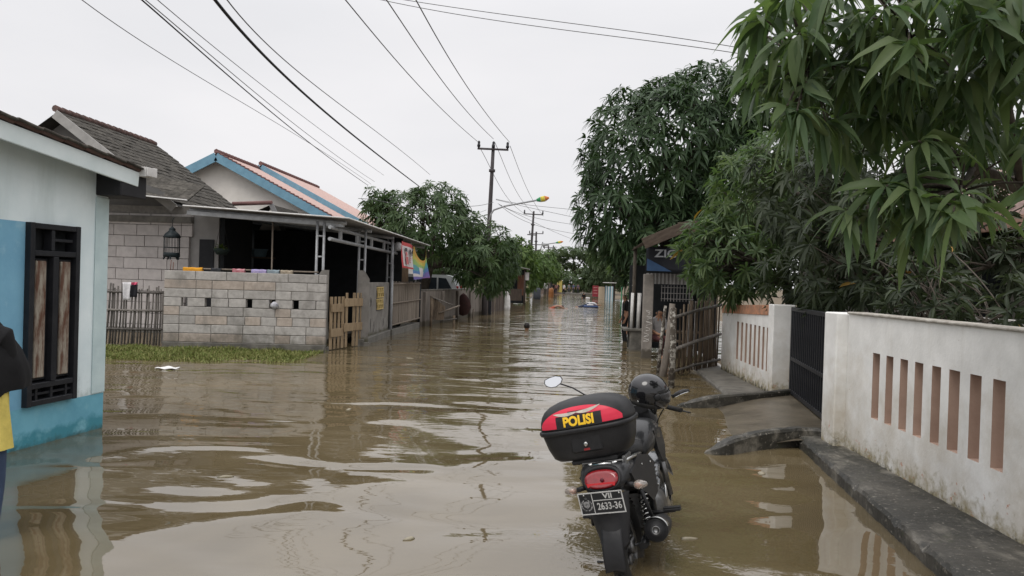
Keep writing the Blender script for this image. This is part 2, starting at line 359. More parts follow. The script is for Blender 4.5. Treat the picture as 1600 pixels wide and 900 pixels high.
def wave(scale, sx, sy, amp, detail=2., rot=0., dist=0.):
    m = N.new('ShaderNodeMapping'); m.inputs['Scale'].default_value = (sx, sy, 1); m.inputs['Rotation'].default_value = (0, 0, rot)
    L.new(geo.outputs['Position'], m.inputs[0])
    t = N.new('ShaderNodeTexNoise'); t.inputs['Scale'].default_value = scale; t.inputs['Detail'].default_value = detail; t.inputs['Distortion'].default_value = dist
    t.inputs['Roughness'].default_value = .45; L.new(m.outputs[0], t.inputs[0])
    k = N.new('ShaderNodeMath'); k.operation = 'MULTIPLY'; k.inputs[1].default_value = amp; L.new(t.outputs[0], k.inputs[0]); return k
def mul(a, bb):
    k = N.new('ShaderNodeMath'); k.operation = 'MULTIPLY'; L.new(a.outputs[0], k.inputs[0]); L.new(bb.outputs[0], k.inputs[1]); return k
def addn(a, bb):
    k = N.new('ShaderNodeMath'); k.operation = 'ADD'; L.new(a.outputs[0], k.inputs[0]); L.new(bb.outputs[0], k.inputs[1]); return k
def ramp(sock, a, bb, c, d):
    k = N.new('ShaderNodeMapRange'); k.interpolation_type = 'SMOOTHSTEP'
    for i, v in enumerate((a, bb, c, d)): k.inputs[1+i].default_value = v
    L.new(sock, k.inputs[0]); return k
big = wave(.60, .8, 1.4, .080, 1.1, .15, .9)
mid = mul(wave(1.7, .55, 1.5, .030, 2.5, -.1, .4), ramp(sp.outputs[1], 7, 16, .11, 1.))
fine = mul(wave(6., .5, 1.5, .0065, 2.5, .1, .3), ramp(sp.outputs[1], 5, 15, .10, 1.))
chop = mul(wave(.5, .35, 1.6, .05, 2, .05), ramp(sp.outputs[1], 18, 40, .0, 1.))
wk = N.new('ShaderNodeVectorMath'); wk.operation = 'DISTANCE'; wk.inputs[1].default_value = (.62, 5.1, 0); L.new(geo.outputs['Position'], wk.inputs[0])
rip = mul(wave(16., 1, 1, .0030, 2, 0, .8), ramp(wk.outputs['Value'], .25, 1.2, 1., 0.))
h = addn(addn(addn(big, mid), addn(fine, chop)), rip)
bp = N.new('ShaderNodeBump'); bp.inputs['Strength'].default_value = 1; bp.inputs['Distance'].default_value = 1
L.new(h.outputs[0], bp.inputs['Height']); L.new(bp.outputs[0], b.inputs['Normal'])
w = MB(); w.add([(-1400, -250, 0), (1400, -250, 0), (1400, 2000, 0), (-1400, 2000, 0)], [(0, 1, 2, 3)])
w.build('flood_water', wm, kind='structure')

# concrete ledge under the white wall, slab under the further wall
LZ = .13
lm = MB()
def ledge_strip(mb, y0, y1, x0f, x1f, zt, zb, n, j=.006):
    """long raised concrete strip with an uneven worn outer edge"""
    rings = []
    for i in range(n+1):
        t = i/n; y = y0+(y1-y0)*t; xa = x0f(t)+random.uniform(-j, j); xb = x1f(t); z = zt+random.uniform(-j, j)*.4
        c_ = random.choice((0, 0, 0, .012, .03)); e_ = lambda: random.uniform(-.005, .005)
        rings.append([(xa, y, zb), (xa+random.uniform(0, j), y, z-.035-c_), (xa+.022+c_, y+e_(), z-.006+e_()), (xa*.8+xb*.2, y, z+e_()), (xa*.6+xb*.4, y, z+e_()), (xa*.4+xb*.6, y, z+e_()), (xa*.2+xb*.8, y, z+.004+e_()), (xb, y, z+.006), (xb, y, zb)])
    mb.loft(rings, smooth=False)
ledge_strip(lm, 2.0, 8.80, lambda t: 2.235+.67*t, lambda t: 3.30, LZ, -.3, 90)
lm.build('concrete_ledge', concrete, kind='structure')
lm = MB(); ledge_strip(lm, 12.35, 17.2, lambda t: 2.95+.25*t, lambda t: 3.78, .075, -.3, 24)
lm.build('concrete_footpath', concrete_dark, kind='structure')

# driveway slab sloping down into the water, between two curved kerbs
def rampz(t): return .10-.28*max(0, t-.25)/.75 if t > .25 else .12-.08*t
rm = MB()
rm.sheet(lambda u, v: ((3.95*(1-v)+3.40*v)*(1-u)+(1.2)*u + .03*math.sin(9*v), (12.30*(1-v)+8.72*v)*(1-u)+(11.4*(1-v)+8.5*v)*u, rampz(u)+.012*math.sin(6*u+5*v)), 18, 12)
rm.build('driveway', M_('wet_driveway_concrete', (.125, .105, .076), (.06, .05, .035), 2.2, .35, .005, 18, spec=.5, detail=8), kind='structure')
def kerb(name, pts, w):
    """curved kerb: list of (x, y, top z)"""
    P = [Vector(p) for p in pts]; out = []
    for i in range(len(P)-1):
        for k in range(4):
            t = k/4; p0, p1, p2, p3 = P[max(i-1, 0)], P[i], P[i+1], P[min(i+2, len(P)-1)]
            out.append(.5*((2*p1)+(p2-p0)*t+(2*p0-5*p1+4*p2-p3)*t*t+(3*p1-p0-3*p2+p3)*t**3))
    out.append(P[-1]); rings = []
    for i, p in enumerate(out):
        d = (out[min(i+1, len(out)-1)]-out[max(i-1, 0)]); d.z = 0; d.normalize(); s = Vector((-d.y, d.x, 0))*w/2
        j = random.uniform(-.006, .006)
        rings.append([p-s-Vector((0, 0, p.z+.3)), p-s-Vector((0, 0, .025)), p-s*.7+Vector((0, 0, j)), p+s*.7+Vector((0, 0, j)), p+s-Vector((0, 0, .025)), p+s-Vector((0, 0, p.z+.3))])
    o = MB().loft(rings, smooth=False).build(name, concrete, kind='structure'); return o
def zt(px, py, z): v = on_z(px, py, z); return (v.x, v.y, z)
kerb('kerb', [zt(1106, 704, .02), zt(1118, 696, .09), zt(1140, 686, .155), zt(1175, 676, .19), zt(1220, 670, .205), zt(1262, 668, .21), (3.45, 8.78, .21)], .14)
kerb('kerb', [zt(1062, 632, .02), zt(1078, 626, .10), zt(1110, 619, .165), zt(1150, 615, .19), zt(1195, 612, .20), (3.98, 12.35, .20)], .14)

# grass on the bank below the block wall: blades, nobody could count them
grass_m = M_('grass', (.075, .125, .018), (.14, .175, .04), 1.2, .6, attr='tint', rand2=(.20, .19, .07))
def np_mesh(name, V, F, mat, parent=None, loc=(0, 0, 0), tint=None, kind=None, smooth=True):
    me = bpy.data.meshes.new(name); nv, nf = len(V), len(F)
    me.vertices.add(nv); me.vertices.foreach_set('co', np.ascontiguousarray(V, dtype=np.float32).ravel())
    me.loops.add(nf*4); me.loops.foreach_set('vertex_index', np.ascontiguousarray(F, dtype=np.int32).ravel())
    me.polygons.add(nf); me.polygons.foreach_set('loop_start', np.arange(0, nf*4, 4, dtype=np.int32))
    me.polygons.foreach_set('loop_total', np.full(nf, 4, dtype=np.int32)); me.polygons.foreach_set('use_smooth', np.full(nf, smooth))
    if tint is not None:
        a = me.attributes.new('tint', 'FLOAT', 'POINT'); a.data.foreach_set('value', np.ascontiguousarray(tint, dtype=np.float32))
    me.materials.append(mat); me.update(calc_edges=True)
    o = place(name, me, parent, loc)
    if kind: o['kind'] = kind
    return o
def leaf_arrays(base, d0, side, Ln, Wd, droop, S, fold=.25, wavy=0.):
    """strips of folded leaf blades: K leaves, S segments along"""
    K = len(base); ts = np.linspace(0, 1, S+1); wv = np.sin(PI*ts**.85)*.5; wv[0] = .06; wv[-1] = .0
    V = np.zeros((K, S+1, 3, 3)); ph = rng.random(K)*6
    for j, t in enumerate(ts):
        c = base + d0*(Ln*t)[:, None]; c[:, 2] -= Ln*droop*t*t
        tg = d0.copy(); tg[:, 2] -= 2*droop*t; tg /= np.linalg.norm(tg, axis=1)[:, None]
        nr = np.cross(tg, side); nr *= np.sign(nr[:, 2:3]+1e-6)
        w = Wd*wv[j]
        up = nr*(w*fold)[:, None]
        if wavy: up = up + nr*(Wd*wavy*np.sin(ph+t*11))[:, None]*(wv[j])
        V[:, j, 0] = c - side*w[:, None] + up; V[:, j, 1] = c; V[:, j, 2] = c + side*w[:, None] + up*(1 if not wavy else .4)
    idx = np.arange(K*(S+1)*3).reshape(K, S+1, 3)
    a = np.stack([idx[:, :-1, 0], idx[:, :-1, 1], idx[:, 1:, 1], idx[:, 1:, 0]], -1).reshape(-1, 4)
    c = np.stack([idx[:, :-1, 1], idx[:, :-1, 2], idx[:, 1:, 2], idx[:, 1:, 1]], -1).reshape(-1, 4)
    return V.reshape(-1, 3), np.concatenate([a, c])
def nrm(a): return a/np.maximum(np.linalg.norm(a, axis=-1, keepdims=True), 1e-9)
K = 42000
gx = rng.uniform(-11.2, -5.2, K); gy = rng.uniform(14.6, 17.6, K); gz = bed(gx, gy)
clump = np.sin(gx*2.1+1)*np.sin(gy*3.3+gx)+np.sin(gx*5.3)*.5
lim = 14.5+.05*(gx+10)+.30*np.maximum(0, gx+7.6)+.12*np.sin(gx*1.7)+.08*np.sin(gx*5)
keep = (gy > lim+rng.normal(0, .32, K)) & (gy < 17.12+.162*(gx+8.8)) & (clump+(gy-lim)*2.2+rng.normal(0, .5, K) > -.1+.35*np.maximum(0, gx+7.5))
gx, gy, gz = gx[keep], gy[keep], gz[keep]; K = len(gx)
dd = nrm(np.stack([rng.normal(0, .55, K), rng.normal(0, .55, K), np.ones(K)], -1)); az = rng.uniform(0, 2*PI, K)
sd = np.stack([np.cos(az), np.sin(az), 0*az], -1)
V, F = leaf_arrays(np.stack([gx, gy, np.maximum(gz, -.02)], -1), dd, nrm(np.cross(dd, np.cross(sd, dd))), rng.uniform(.05, .15, K)*(1+.7*np.clip(np.sin(gx*3.7)*np.sin(gy*4.1+gx*2), 0, 1)), rng.uniform(.010, .024, K), rng.uniform(.1, .6, K), 2)
go = np_mesh('grass', V, F, grass_m, tint=np.repeat(rng.random(K), 9), kind='stuff')
tag(go, 'bright green flooded grass strip at the foot of the grey block wall', 'grass')
# ================================================================== RIGHT SIDE WALLS AND GATE
def slot_wall(mb, y0, y1, x0, x1, z0, zt0, zt1, slots, sz0, sz1):
    """wall along y with open vertical slots; street face at x0, back at x1; its top slopes from zt0 at y0 to zt1 at y1.
       material 0 faces, 1 slot reveals"""
    top = lambda y: zt0+(zt1-zt0)*(y-y0)/(y1-y0)
    ev = sorted([y0, y1]+[e for s in slots for e in s])
    isin = lambda a, b: any(s[0]-1e-6 <= a and b <= s[1]+1e-6 for s in slots)
    for x, fl in ((x0, 1), (x1, -1)):
        for a, b in zip(ev[:-1], ev[1:]):
            if isin(a, b):
                mb.add([(x, a, z0), (x, b, z0), (x, b, sz0), (x, a, sz0)], [(0, 1, 2, 3)])
                mb.add([(x, a, sz1), (x, b, sz1), (x, b, top(b)), (x, a, top(a))], [(0, 1, 2, 3)])
            else:
                mb.add([(x, a, z0), (x, b, z0), (x, b, sz0), (x, a, sz0)], [(0, 1, 2, 3)])
                mb.add([(x, a, sz0), (x, b, sz0), (x, b, sz1), (x, a, sz1)], [(0, 1, 2, 3)])
                mb.add([(x, a, sz1), (x, b, sz1), (x, b, top(b)), (x, a, top(a))], [(0, 1, 2, 3)])
    for a, b in zip(ev[:-1], ev[1:]): mb.add([(x0, a, top(a)), (x1, a, top(a)), (x1, b, top(b)), (x0, b, top(b))], [(0, 1, 2, 3)])
    for y in (y0, y1): mb.add([(x0, y, z0), (x1, y, z0), (x1, y, top(y)), (x0, y, top(y))], [(0, 1, 2, 3)])
    for a, b in slots:
        for y in (a, b): mb.add([(x0, y, sz0), (x1, y, sz0), (x1, y, sz1), (x0, y, sz1)], [(0, 1, 2, 3)], 1)
        for z in (sz0, sz1): mb.add([(x0, a, z), (x1, a, z), (x1, b, z), (x0, b, z)], [(0, 1, 2, 3)], 1)
WX = 3.23
t = thing('garden_wall', 'long low white garden wall with eight peach slots above the concrete ledge', 'wall', (WX, 8.5, LZ))
sl_px = [(1362, 1373), (1383, 1394), (1405, 1417), (1428, 1441), (1455, 1469), (1482, 1499), (1515, 1533), (1551, 1571)]
slots = sorted([tuple(sorted((on_x(a, 620, WX).y, on_x(b, 620, WX).y))) for a, b in sl_px])
gap = slots[0][0]; step = slots[1][0]-slots[0][0]
mb = MB(); slot_wall(mb, 2.6, 8.30, WX, WX+.15, -.05, 1.555, 1.565, slots, .555, 1.20)
for i in range(len(mb.v)): x, y, z = mb.v[i]; mb.v[i] = (x-WX, y-8.5, z-LZ)
mb.build('wall', [wallwhite, peach], t)
boxo('gate_post', (.01, -.02, .62), (.26, .36, 1.63), wallwhite, t, .012)
mb = MB(); mb.box((.075, -2.97, 1.44), (.20, 5.50, .025), .008); mb.build('coping', M_('stained_coping', (.40, .38, .34), (.20, .18, .15), 7, .85, .003, 40), t)
# further wall
t = thing('garden_wall', 'short white wall with stained orange top and eight narrow slots beyond the black gate', 'wall', (3.68, 12.5, 0))
x2 = 3.68; sl2 = []
for i in range(8):
    px = 1152+i*(1199-1152)/7; sl2.append(tuple(sorted((on_x(px-1.4, 540, x2).y, on_x(px+1.6, 540, x2).y))))
sl2 = sorted(sl2); mb = MB(); slot_wall(mb, 12.75, 16.15, x2, x2+.13, -.05, 1.50, 1.40, sl2, .42, 1.15)
for i in range(len(mb.v)): x, y, z = mb.v[i]; mb.v[i] = (x-x2, y-12.5, z)
mb.build('wall', [wallwhite, peach], t)
boxo('gate_post', (.16, .12, .76), (.36, .28, 1.58), wallwhite, t, .012)
mb = MB(); mb.box((.055, 1.95, 1.40), (.148, 3.37, .17), .006, Matrix.Rotation(-.029, 4, 'X')); mb.build('orange_band', M_('stained_orange_paint', (.50, .24, .14), (.26, .16, .11), 7, .85, .002, 40), t)

# sliding gate
ga, gb = Vector((3.93, 12.35, .13)), Vector((3.40, 8.66, .13)); gl = (gb-ga).length; grz = math.atan2(gb.y-ga.y, gb.x-ga.x)
t = thing('gate', 'tall black metal bar gate between the two white walls', 'gate', ga, grz)
fr = MB()
for z, hh in ((.05, .07), (.57, .06), (1.36, .06)): fr.box((gl/2, 0, z), (gl, .05, hh), .006)
for x in (.03, gl-.03): fr.box((x, 0, .70), (.06, .055, 1.38), .006)
fr.build('frame', black_paint, t)
boxo('backing_sheet', (gl/2, .028, .71), (gl-.10, .003, 1.28), black_paint, t, 0)
bar = MB().box((0, 0, 0), (.026, .022, 1.27), .003).mesh('bar', black_paint)
nb = 26
for i in range(nb): place('bar', bar, t, (.09+(gl-.18)*i/(nb-1), -.016, .705))

# house behind the right wall
t = thing('house', 'pale house with peach roof edge half hidden behind the mango branches', 'house', (7.6, 9.0, 0))
hw = M_('dull_white_render', (.52, .50, .47), (.42, .40, .38), 2, .85, .003, 30)
mb = MB(); mb.box((2.6, 4, 1.5), (5.2, 9.0, 3.2)); mb.build('wall', hw, t)
mb = MB(); mb.add([(-.9, -1.0, 2.92), (2.6, -1.0, 4.7), (2.6, 9, 4.7), (-.9, 9, 2.92)], [(0, 1, 2, 3)]); mb.add([(2.6, -1, 4.7), (6.1, -1, 2.92), (6.1, 9, 2.92), (2.6, 9, 4.7)], [(0, 1, 2, 3)])
mb.add([(0, -.5, 3.1), (5.2, -.5, 3.1), (2.6, -.5, 4.6)], [(0, 1, 2)]); mb.add([(0, 8.5, 3.1), (5.2, 8.5, 3.1), (2.6, 8.5, 4.6)], [(0, 1, 2)])
mb.build('roof', salmon_tile, t)
boxo('fascia', (-.93, 4, 2.87), (.05, 10, .2), M_('peach_board', (.66, .42, .33), (.6, .37, .29), 4, .7), t)
wf = boxo('window', (-.02, 4.6, 1.75), (.07, 1.5, 1.3), M_('window_frame_cream', (.55, .53, .48), None, 5, .6), t)
for k in (-.36, .36): boxo('pane', (-.03, k, 0), (.03, .66, 1.16), M_('dark_glass', (.02, .025, .03), None, 3, .08, coat=1), wf, 0)
wg = boxo('window', (-.02, 1.6, 1.75), (.07, 1.1, 1.3), bpy.data.materials['window_frame_cream'], t)
boxo('pane', (-.03, 0, 0), (.03, .96, 1.16), bpy.data.materials['dark_glass'], wg, 0)

# low tiled yard wall behind the right wall
t = thing('yard_wall', 'low grey white wall of large blocks behind the right hand garden wall', 'wall', (4.9, 7.0, 0))
mb = MB(); mb.box((.06, 2.5, .80), (.10, 7.0, 1.40)); mb.build('core', mortar, t)
blk = MB().box((0, 0, 0), (.06, .590, .292), .008).mesh('block', M_('pale_wall_block', (.47, .45, .43), (.38, .365, .35), 4, .85, .003, 40, rand=.08))
for r in range(5):
    for i in range(12): place('block', blk, t, (-.01+random.uniform(-.004, .004), -.75+i*.6+(.3 if r % 2 else 0), .20+r*.302))
# grey house wall glimpsed over the further white wall and gate
t = thing('house', 'dim grey rendered house wall behind the black gate under the dark mango trees', 'house', (6.3, 17.5, 0))
mb = MB(); mb.box((2.2, 0, 1.6), (5.6, .25, 3.2), 0); mb.build('wall', grey_render, t)
mb = MB(); mb.box((2.2, -.3, 3.28), (6.0, 1.2, .10), .01); mb.build('roof', tin, t)
boxo('door', (.6, -.14, 1.0), (.8, .06, 2.0), black_paint, t)

# ================================================================== RIGHT SIDE: STALL, PILLAR, BAMBOO GATE
PL = Vector((2.45, 18.7, 0))
pm = M_('stained_pillar_render', (.25, .225, .20), (.17, .155, .14), 5, .85, .004, 30, low=((.08, .07, .055), 0, .5, 5))
t = thing('pillar', 'square grey concrete pillar with chalky white scrawl standing in the water', 'pillar', PL)
boxo('shaft', (0, .1, .90), (.235, .235, 2.35), pm, t, .012)
scr = M_('chalk_scrawl', (.62, .60, .57), (.4, .38, .35), 30, .9)
mb = MB(); random.seed(5)
for k, (zc, wd) in enumerate(((1.13, .05), (1.00, .06), (.86, .07), (.72, .05), (.58, .06), (.46, .07))):
    pts = [(.03*math.sin(k)+wd*math.sin(a*2.1+k), -.020, zc-.045*math.cos(a*1.15+k*.7)) for a in np.linspace(0, 4.4, 16)]
    mb.tube(pts, .0065, 5, caps=True)
mb.build('scrawl', scr, t)
# stall roof, banner, corrugated apron
t = thing('stall', 'small dark stall with brown plank roof under the big mango tree', 'stall', (2.35, 18.75, 0))
brown = M_('weathered_brown_board', (.06, .044, .034), (.10, .078, .06), 7, .85, .004, 40, stretch=(.5, 3, 3))
for i in range(7):
    rf = MB()
    v0, v1 = i/7, (i+.94)/7; lift = random.uniform(0, .015)
    f = lambda u, v: (-.05+1.75*u, -.55+3.2*v, 2.86+.58*math.sin(u*1.45)-.10*v+lift)
    rf.sheet(lambda u, v: f(u, v0+(v1-v0)*v), 8, 1, smooth=False, thick=.025); rf.build('plank', brown, t)
boxo('front_board', (.30, -.62, 2.98), (.95, .03, .26), brown, t, .005, (0, -.42, 0)); boxo('front_board', (1.15, -.60, 3.22), (.95, .03, .30), brown, t, .005, (0, -.12, 0))
for x, y in ((.0, 2.4), (1.6, -.1), (1.6, 2.4)): tubeo('post', [(x, y, -.25), (x+.02, y, 2.86)], .05, bark, t)
mb = MB(); mb.sheet(lambda u, v: (.02+1.1*u, -.05+.012*math.sin(u*75), 1.84+.26*v), 60, 1); mb.build('corrugated_apron', tin, t)
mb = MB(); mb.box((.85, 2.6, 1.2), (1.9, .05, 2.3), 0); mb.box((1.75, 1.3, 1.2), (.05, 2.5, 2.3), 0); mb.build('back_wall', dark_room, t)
boxo('counter', (.95, .9, .62), (1.4, .5, .05), brown, t); boxo('bench', (.55, .35, .42), (.9, .28, .045), brown, t)
for x in (.15, .95): tubeo('bench_leg', [(x, .35, -.2), (x, .35, .42)], .025, bark, t, 6)
lat = MB()
for i in range(11): lat.box((.42+i*.075, -.02, 1.62), (.012, .012, .40), 0)
for z in (1.48, 1.62, 1.76): lat.box((.80, -.035, z), (.80, .012, .012), 0)
lat.build('white_lattice', M_('dull_lattice', (.26, .25, .245), (.18, .17, .165), 6, .7), t)
bt = thing('banner', 'black shop banner with white letters hung under the stall roof', 'banner', (2.33, 18.45, 2.13))
bdark = M_('banner_black', (.012, .013, .017), (.018, .02, .025), 4, .7)
mb = MB(); mb.sheet(lambda u, v: (.0+1.75*u, .02*math.sin(u*9+v*2)-.02*u, .60*v-.03*u), 20, 6, thick=.004); mb.build('sheet', bdark, bt)
mb = MB(); mb.add([(.02, -.035, .02), (.62, -.035, .02), (.02, -.035, .32)], [(0, 1, 2)]); mb.add([(.02, -.030, .02), (.62, -.030, .02), (.02, -.030, .32)], [(0, 2, 1)]); mb.build('blue_corner', M_('banner_blue', (.035, .075, .15), (.03, .06, .12), 6, .6), bt)
lettering('lettering', 'ZIC', .26, M_('lettering_white', (.36, .37, .39), None, 6, .6), bt, Matrix.Translation((.46, -.034, .44)) @ Matrix.Rotation(PI/2, 4, 'X'), .002, .006, 1.25)
# concrete block in the water with two white pipes standing on it
t = thing('plinth', 'dark mossy concrete plinth in the water left of the scrawled pillar', 'plinth', (2.55, 21.3, 0))
boxo('block', (0, 0, .18), (.55, .8, .72), concrete_dark, t, .02); boxo('cap', (-.1, .0, .56), (.72, .9, .07), concrete_dark, t, .012)
for i, (px, lab) in enumerate(((987, 'left of two upright white pipes on the dark plinth, wire sprouting from its top'), (997, 'right of two upright white pipes on the dark plinth, beside the scrawled pillar'))):
    p = on_y(px, 505, 21.15)
    q = thing('pipe', lab, 'pipe', (p.x, 21.15, .595), 0, 'white pipes on the plinth')
    tubeo('tube', [(0, 0, 0), (.015, 0, .98)], .055, pvc, q, 12)
    if i == 0: tubeo('wire_stub', [(.01, 0, .97), (.02, 0, 1.1), (-.02, 0, 1.2)], .008, tin, q, 5)
t = thing('pole', 'thin green metal pole standing left of the dark plinth', 'pole', (*on_z(969, 505, 0).xy, -.3)); tubeo('shaft', [(0, 0, 0), (0.03, 0, 2.0)], .03, M_('green_paint', (.03, .16, .08), None, 5, .5), t)

# bamboo swing gate
b0, b1 = Vector((2.36, 14.95, 0)), Vector((3.72, 16.75, 0)); bl = (b1-b0).length
t = thing('bamboo_gate', 'weathered brown bamboo slat gate leaning open beside the white wall', 'gate', b0, math.atan2(b1.y-b0.y, b1.x-b0.x))
random.seed(3)
stick = [MB().tube([(0, 0, 0), (.008, .004, .5), (-.004, 0, 1)], [.019, .018, .015], 6).mesh('slat', bamboo_brown) for _ in range(2)]
for i in range(27):
    x = .12+(bl-.15)*i/26; hgt = 1.22+.30*min(1, x/bl*1.4)+random.uniform(-.10, .12)
    if i in (2, 5, 9): hgt *= .62
    place('slat', stick[i % 2], t, (x, random.uniform(-.02, .02), random.uniform(.0, .08)), (random.uniform(-.03, .03), random.uniform(-.04, .04), 0), (random.uniform(.9, 1.35), 1, hgt))
for x_ in (1.02, 1.16, 1.30): boxo('pale_slat', (x_, .07, .92), (.06, .015, 1.15), M_('pale_slat_paint', (.36, .345, .33), (.2, .19, .18), 9, .85, stretch=(2, 2, .4)) if 'pale_slat_paint' not in bpy.data.materials else bpy.data.materials['pale_slat_paint'], t, .003, (0, .03, 0))
for za, zb, r in ((1.16, 1.42, .035), (.52, .78, .038), (.10, .22, .028)): tubeo('rail', [(.0, -.045, za), (bl*.5, -.05, (za+zb)/2+.02), (bl+.05, -.045, zb)], r, bamboo_grey, t, 8)
t = thing('post', 'thick grey log leaning against the bamboo gate', 'post', (*on_z(1032, 588, 0).xy, -.2)); tubeo('log', [(0, 0, 0), (.13, .05, .7), (.20, .06, 1.65)], [.085, .075, .06], bark if False else M_('grey_log', (.19, .165, .14), (.11, .095, .08), 12, .9, .006, 30, stretch=(1, 1, .3)), t, 10)
t = thing('post', 'spotted pale mottled post standing upright nearest the helmet', 'post', (*on_z(1048, 606, 0).xy, -.2)); tubeo('log', [(0, 0, 0), (.02, 0, .9), (-.005, 0, 1.62)], [.062, .056, .05], pale_bark, t, 10)
t = thing('post', 'thin dark speckled stick leaning left of the grey log', 'post', (*on_z(1027, 586, 0).xy, -.2)); tubeo('log', [(0, 0, 0), (.05, 0, .8), (.12, .0, 1.6)], [.04, .036, .03], pale_bark, t, 8)
# ================================================================== LEFT SIDE: BLUE HOUSE
HC, HL = on_z(160, 668), on_z(30, 703); hd = (HC-HL).normalized(); ha = math.atan2(hd.y, hd.x)
# local frame: x along the wall away from the camera (0 at the far corner), y inward (away from the street), z up
t = thing('house', 'pale blue painted house with teal base band standing in flood water at left', 'house', (HC.x, HC.y, 0), ha)
def top_z(u): return 2.905-.0981*u-.03          # wall head follows the verge
U0 = -6.5
wins = (-1.165, -.487, .41, 2.235)        # opening
mb = MB()
def wq(u0, u1, z0, z1, mi, d=0.):
    mb.add([(u0, d, z0), (u1, d, z0), (u1, d, z1 if z1 is not None else top_z(u1)), (u0, d, z1 if z1 is not None else top_z(u0))], [(0, 1, 2, 3)], mi)
for u0, u1 in ((U0, -4.2), (-4.2, -3.4), (-3.4, wins[0]), (wins[0], wins[1]), (wins[1], 0)):
    left = u1 <= wins[0]+.001
    wq(u0, u1, -.3, .40, 1)
    if u0 == wins[0]: wq(u0, u1, wins[3], None, 0); wq(u0, u1, .40, wins[2], 1)
    else: wq(u0, u1, .40, wins[3], 2 if left else 0); wq(u0, u1, wins[3], None, 0)
a, b_, c, d = wins
mb.add([(a, 0, c), (a, .14, c), (a, .14, d), (a, 0, d)], [(0, 1, 2, 3)], 0); mb.add([(b_, 0, c), (b_, .14, c), (b_, .14, d), (b_, 0, d)], [(0, 1, 2, 3)], 0)
mb.add([(a, 0, d), (b_, 0, d), (b_, .14, d), (a, .14, d)], [(0, 1, 2, 3)], 0); mb.add([(a, 0, c), (b_, 0, c), (b_, .14, c), (a, .14, c)], [(0, 1, 2, 3)], 0)
mb.add([(0, 0, -.3), (0, 6, -.3), (0, 6, 2.6), (0, 0, 2.6)], [(0, 1, 2, 3)], 0); mb.add([(U0, 0, -.3), (U0, 6, -.3), (U0, 6, 3.1), (U0, 0, 3.1)], [(0, 1, 2, 3)], 0)
mb.add([(U0, 6, -.3), (0, 6, -.3), (0, 6, 2.6), (U0, 6, 3.1)], [(0, 1, 2, 3)], 0)
mb.build('wall', [lt_blue, teal, mid_blue], t)
mb = MB(); mb.box((-.10, -.008, 1.50), (.205, .012, 2.18), .003); mb.build('corner_render', M_('pale_corner_paint', (.55, .66, .66), (.44, .55, .56), 2.4, .75, .002, 30), t)
# window
wf = MB(); cx, cz = (a+b_)/2, (c+d)/2; ww, hh = b_-a, d-c
for x in (a+.03, b_-.03): wf.box((x, .0, cz), (.06, .13, hh), .005)
for z in (c+.03, d-.03, d-.30, c+.20): wf.box((cx, .0, z), (ww-.12, .12, .055), .005)
wf.box((cx, -.005, (c+.20+d-.30)/2), (.07, .12, hh-.56), .005)
wf.box((cx-.03, 0, d-.165), (.045, .1, .21), .004)
for z in (d-.16,): wf.box((cx+.10, .0, z), (.30, .08, .03), .004)
for k in (-.2, 0, .2): wf.box((cx+k, .0, c+.115), (.03, .09, .12), .003)
wf.box((cx, .0, c+.115), (ww-.12, .07, .025), .003)
w_ = wf.build('window', black_paint, t)
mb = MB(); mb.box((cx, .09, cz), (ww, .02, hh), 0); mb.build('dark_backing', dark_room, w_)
for k in (-1, 1):
    s_ = MB(); zc = (c+.23+d-.33)/2; sh = hh-.60
    s_.box((cx+k*.165, .02, zc), (.235, .05, sh), .006); s_.build('shutter', black_paint, w_)
    boxo('shutter_board', (cx+k*.165+.012, -.012, zc), (.135, .03, sh-.05), worn_wood, w_, .008)
# fascia along the verge, roof slab with tile courses, gutter
fz = lambda u: (3.10 if u < -1.81 else 0)  # helper unused beyond the verge line
f0, f1 = Vector((-7.0, -.30, 3.60)), Vector((.085, -.30, 2.905))
fdir = (f1-f0); fl = fdir.length; pit = math.atan2(fdir.z, fdir.x)
mb = MB(); mb.box((0, 0, 0), (fl, .03, .165), .004); mb.build('fascia', fascia_m, t, (f0+f1)/2-Vector((0, 0, .085)), (0, -pit, 0))
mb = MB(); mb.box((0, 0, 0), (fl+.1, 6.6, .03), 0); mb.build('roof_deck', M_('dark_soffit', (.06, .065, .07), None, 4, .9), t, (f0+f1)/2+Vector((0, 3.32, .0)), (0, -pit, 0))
rt = MB().box((0, 0, 0), (.30, .215, .022), .006).mesh('roof_tile', roof_tile)
nrow = 24
for i in range(nrow):
    for j in range(9):
        u = (i+.5)/nrow; p = f0+fdir*u
        place('roof_tile', rt, t, (p.x, -.27+j*.22, p.z+.045), (0, -pit+.05, 0))
vt_ = MB().tube([(-.16, 0, .006), (.15, 0, -.006)], .030, 8).mesh('verge_tile', ridge_tile)
for i in range(nrow): p = f0+fdir*((i+.5)/nrow); place('verge_tile', vt_, t, (p.x, -.315, p.z+.038), (0, -pit, 0))
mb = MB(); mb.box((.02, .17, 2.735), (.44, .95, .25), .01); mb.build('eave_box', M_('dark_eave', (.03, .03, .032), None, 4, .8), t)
mb = MB(); mb.add([], [])
gt = [(0, 0), (0, .11), (.012, .11), (.012, .012), (.14, .012), (.17, .10), (.20, .10), (.20, .115), (.155, .115), (.13, 0)]
Mx = Matrix.Translation((.09, 5.8, 2.86)) @ Matrix.Rotation(PI/2, 4, 'X')
mb = MB(); mb.prism(gt, 6.2, 0, Mx); mb.build('gutter', pvc, t)
boxo('gutter_end', (.18, -.41, 2.915), (.175, .012, .10), pvc, t, .003)

# ================================================================== GREY BLOCK HOUSE WITH TERRACE
t = thing('house', 'grey block house with dark tiled gable roof behind the block yard wall', 'house', (-12, 20, 0))
def loc(p): return (p[0]+12, p[1]-20, p[2])
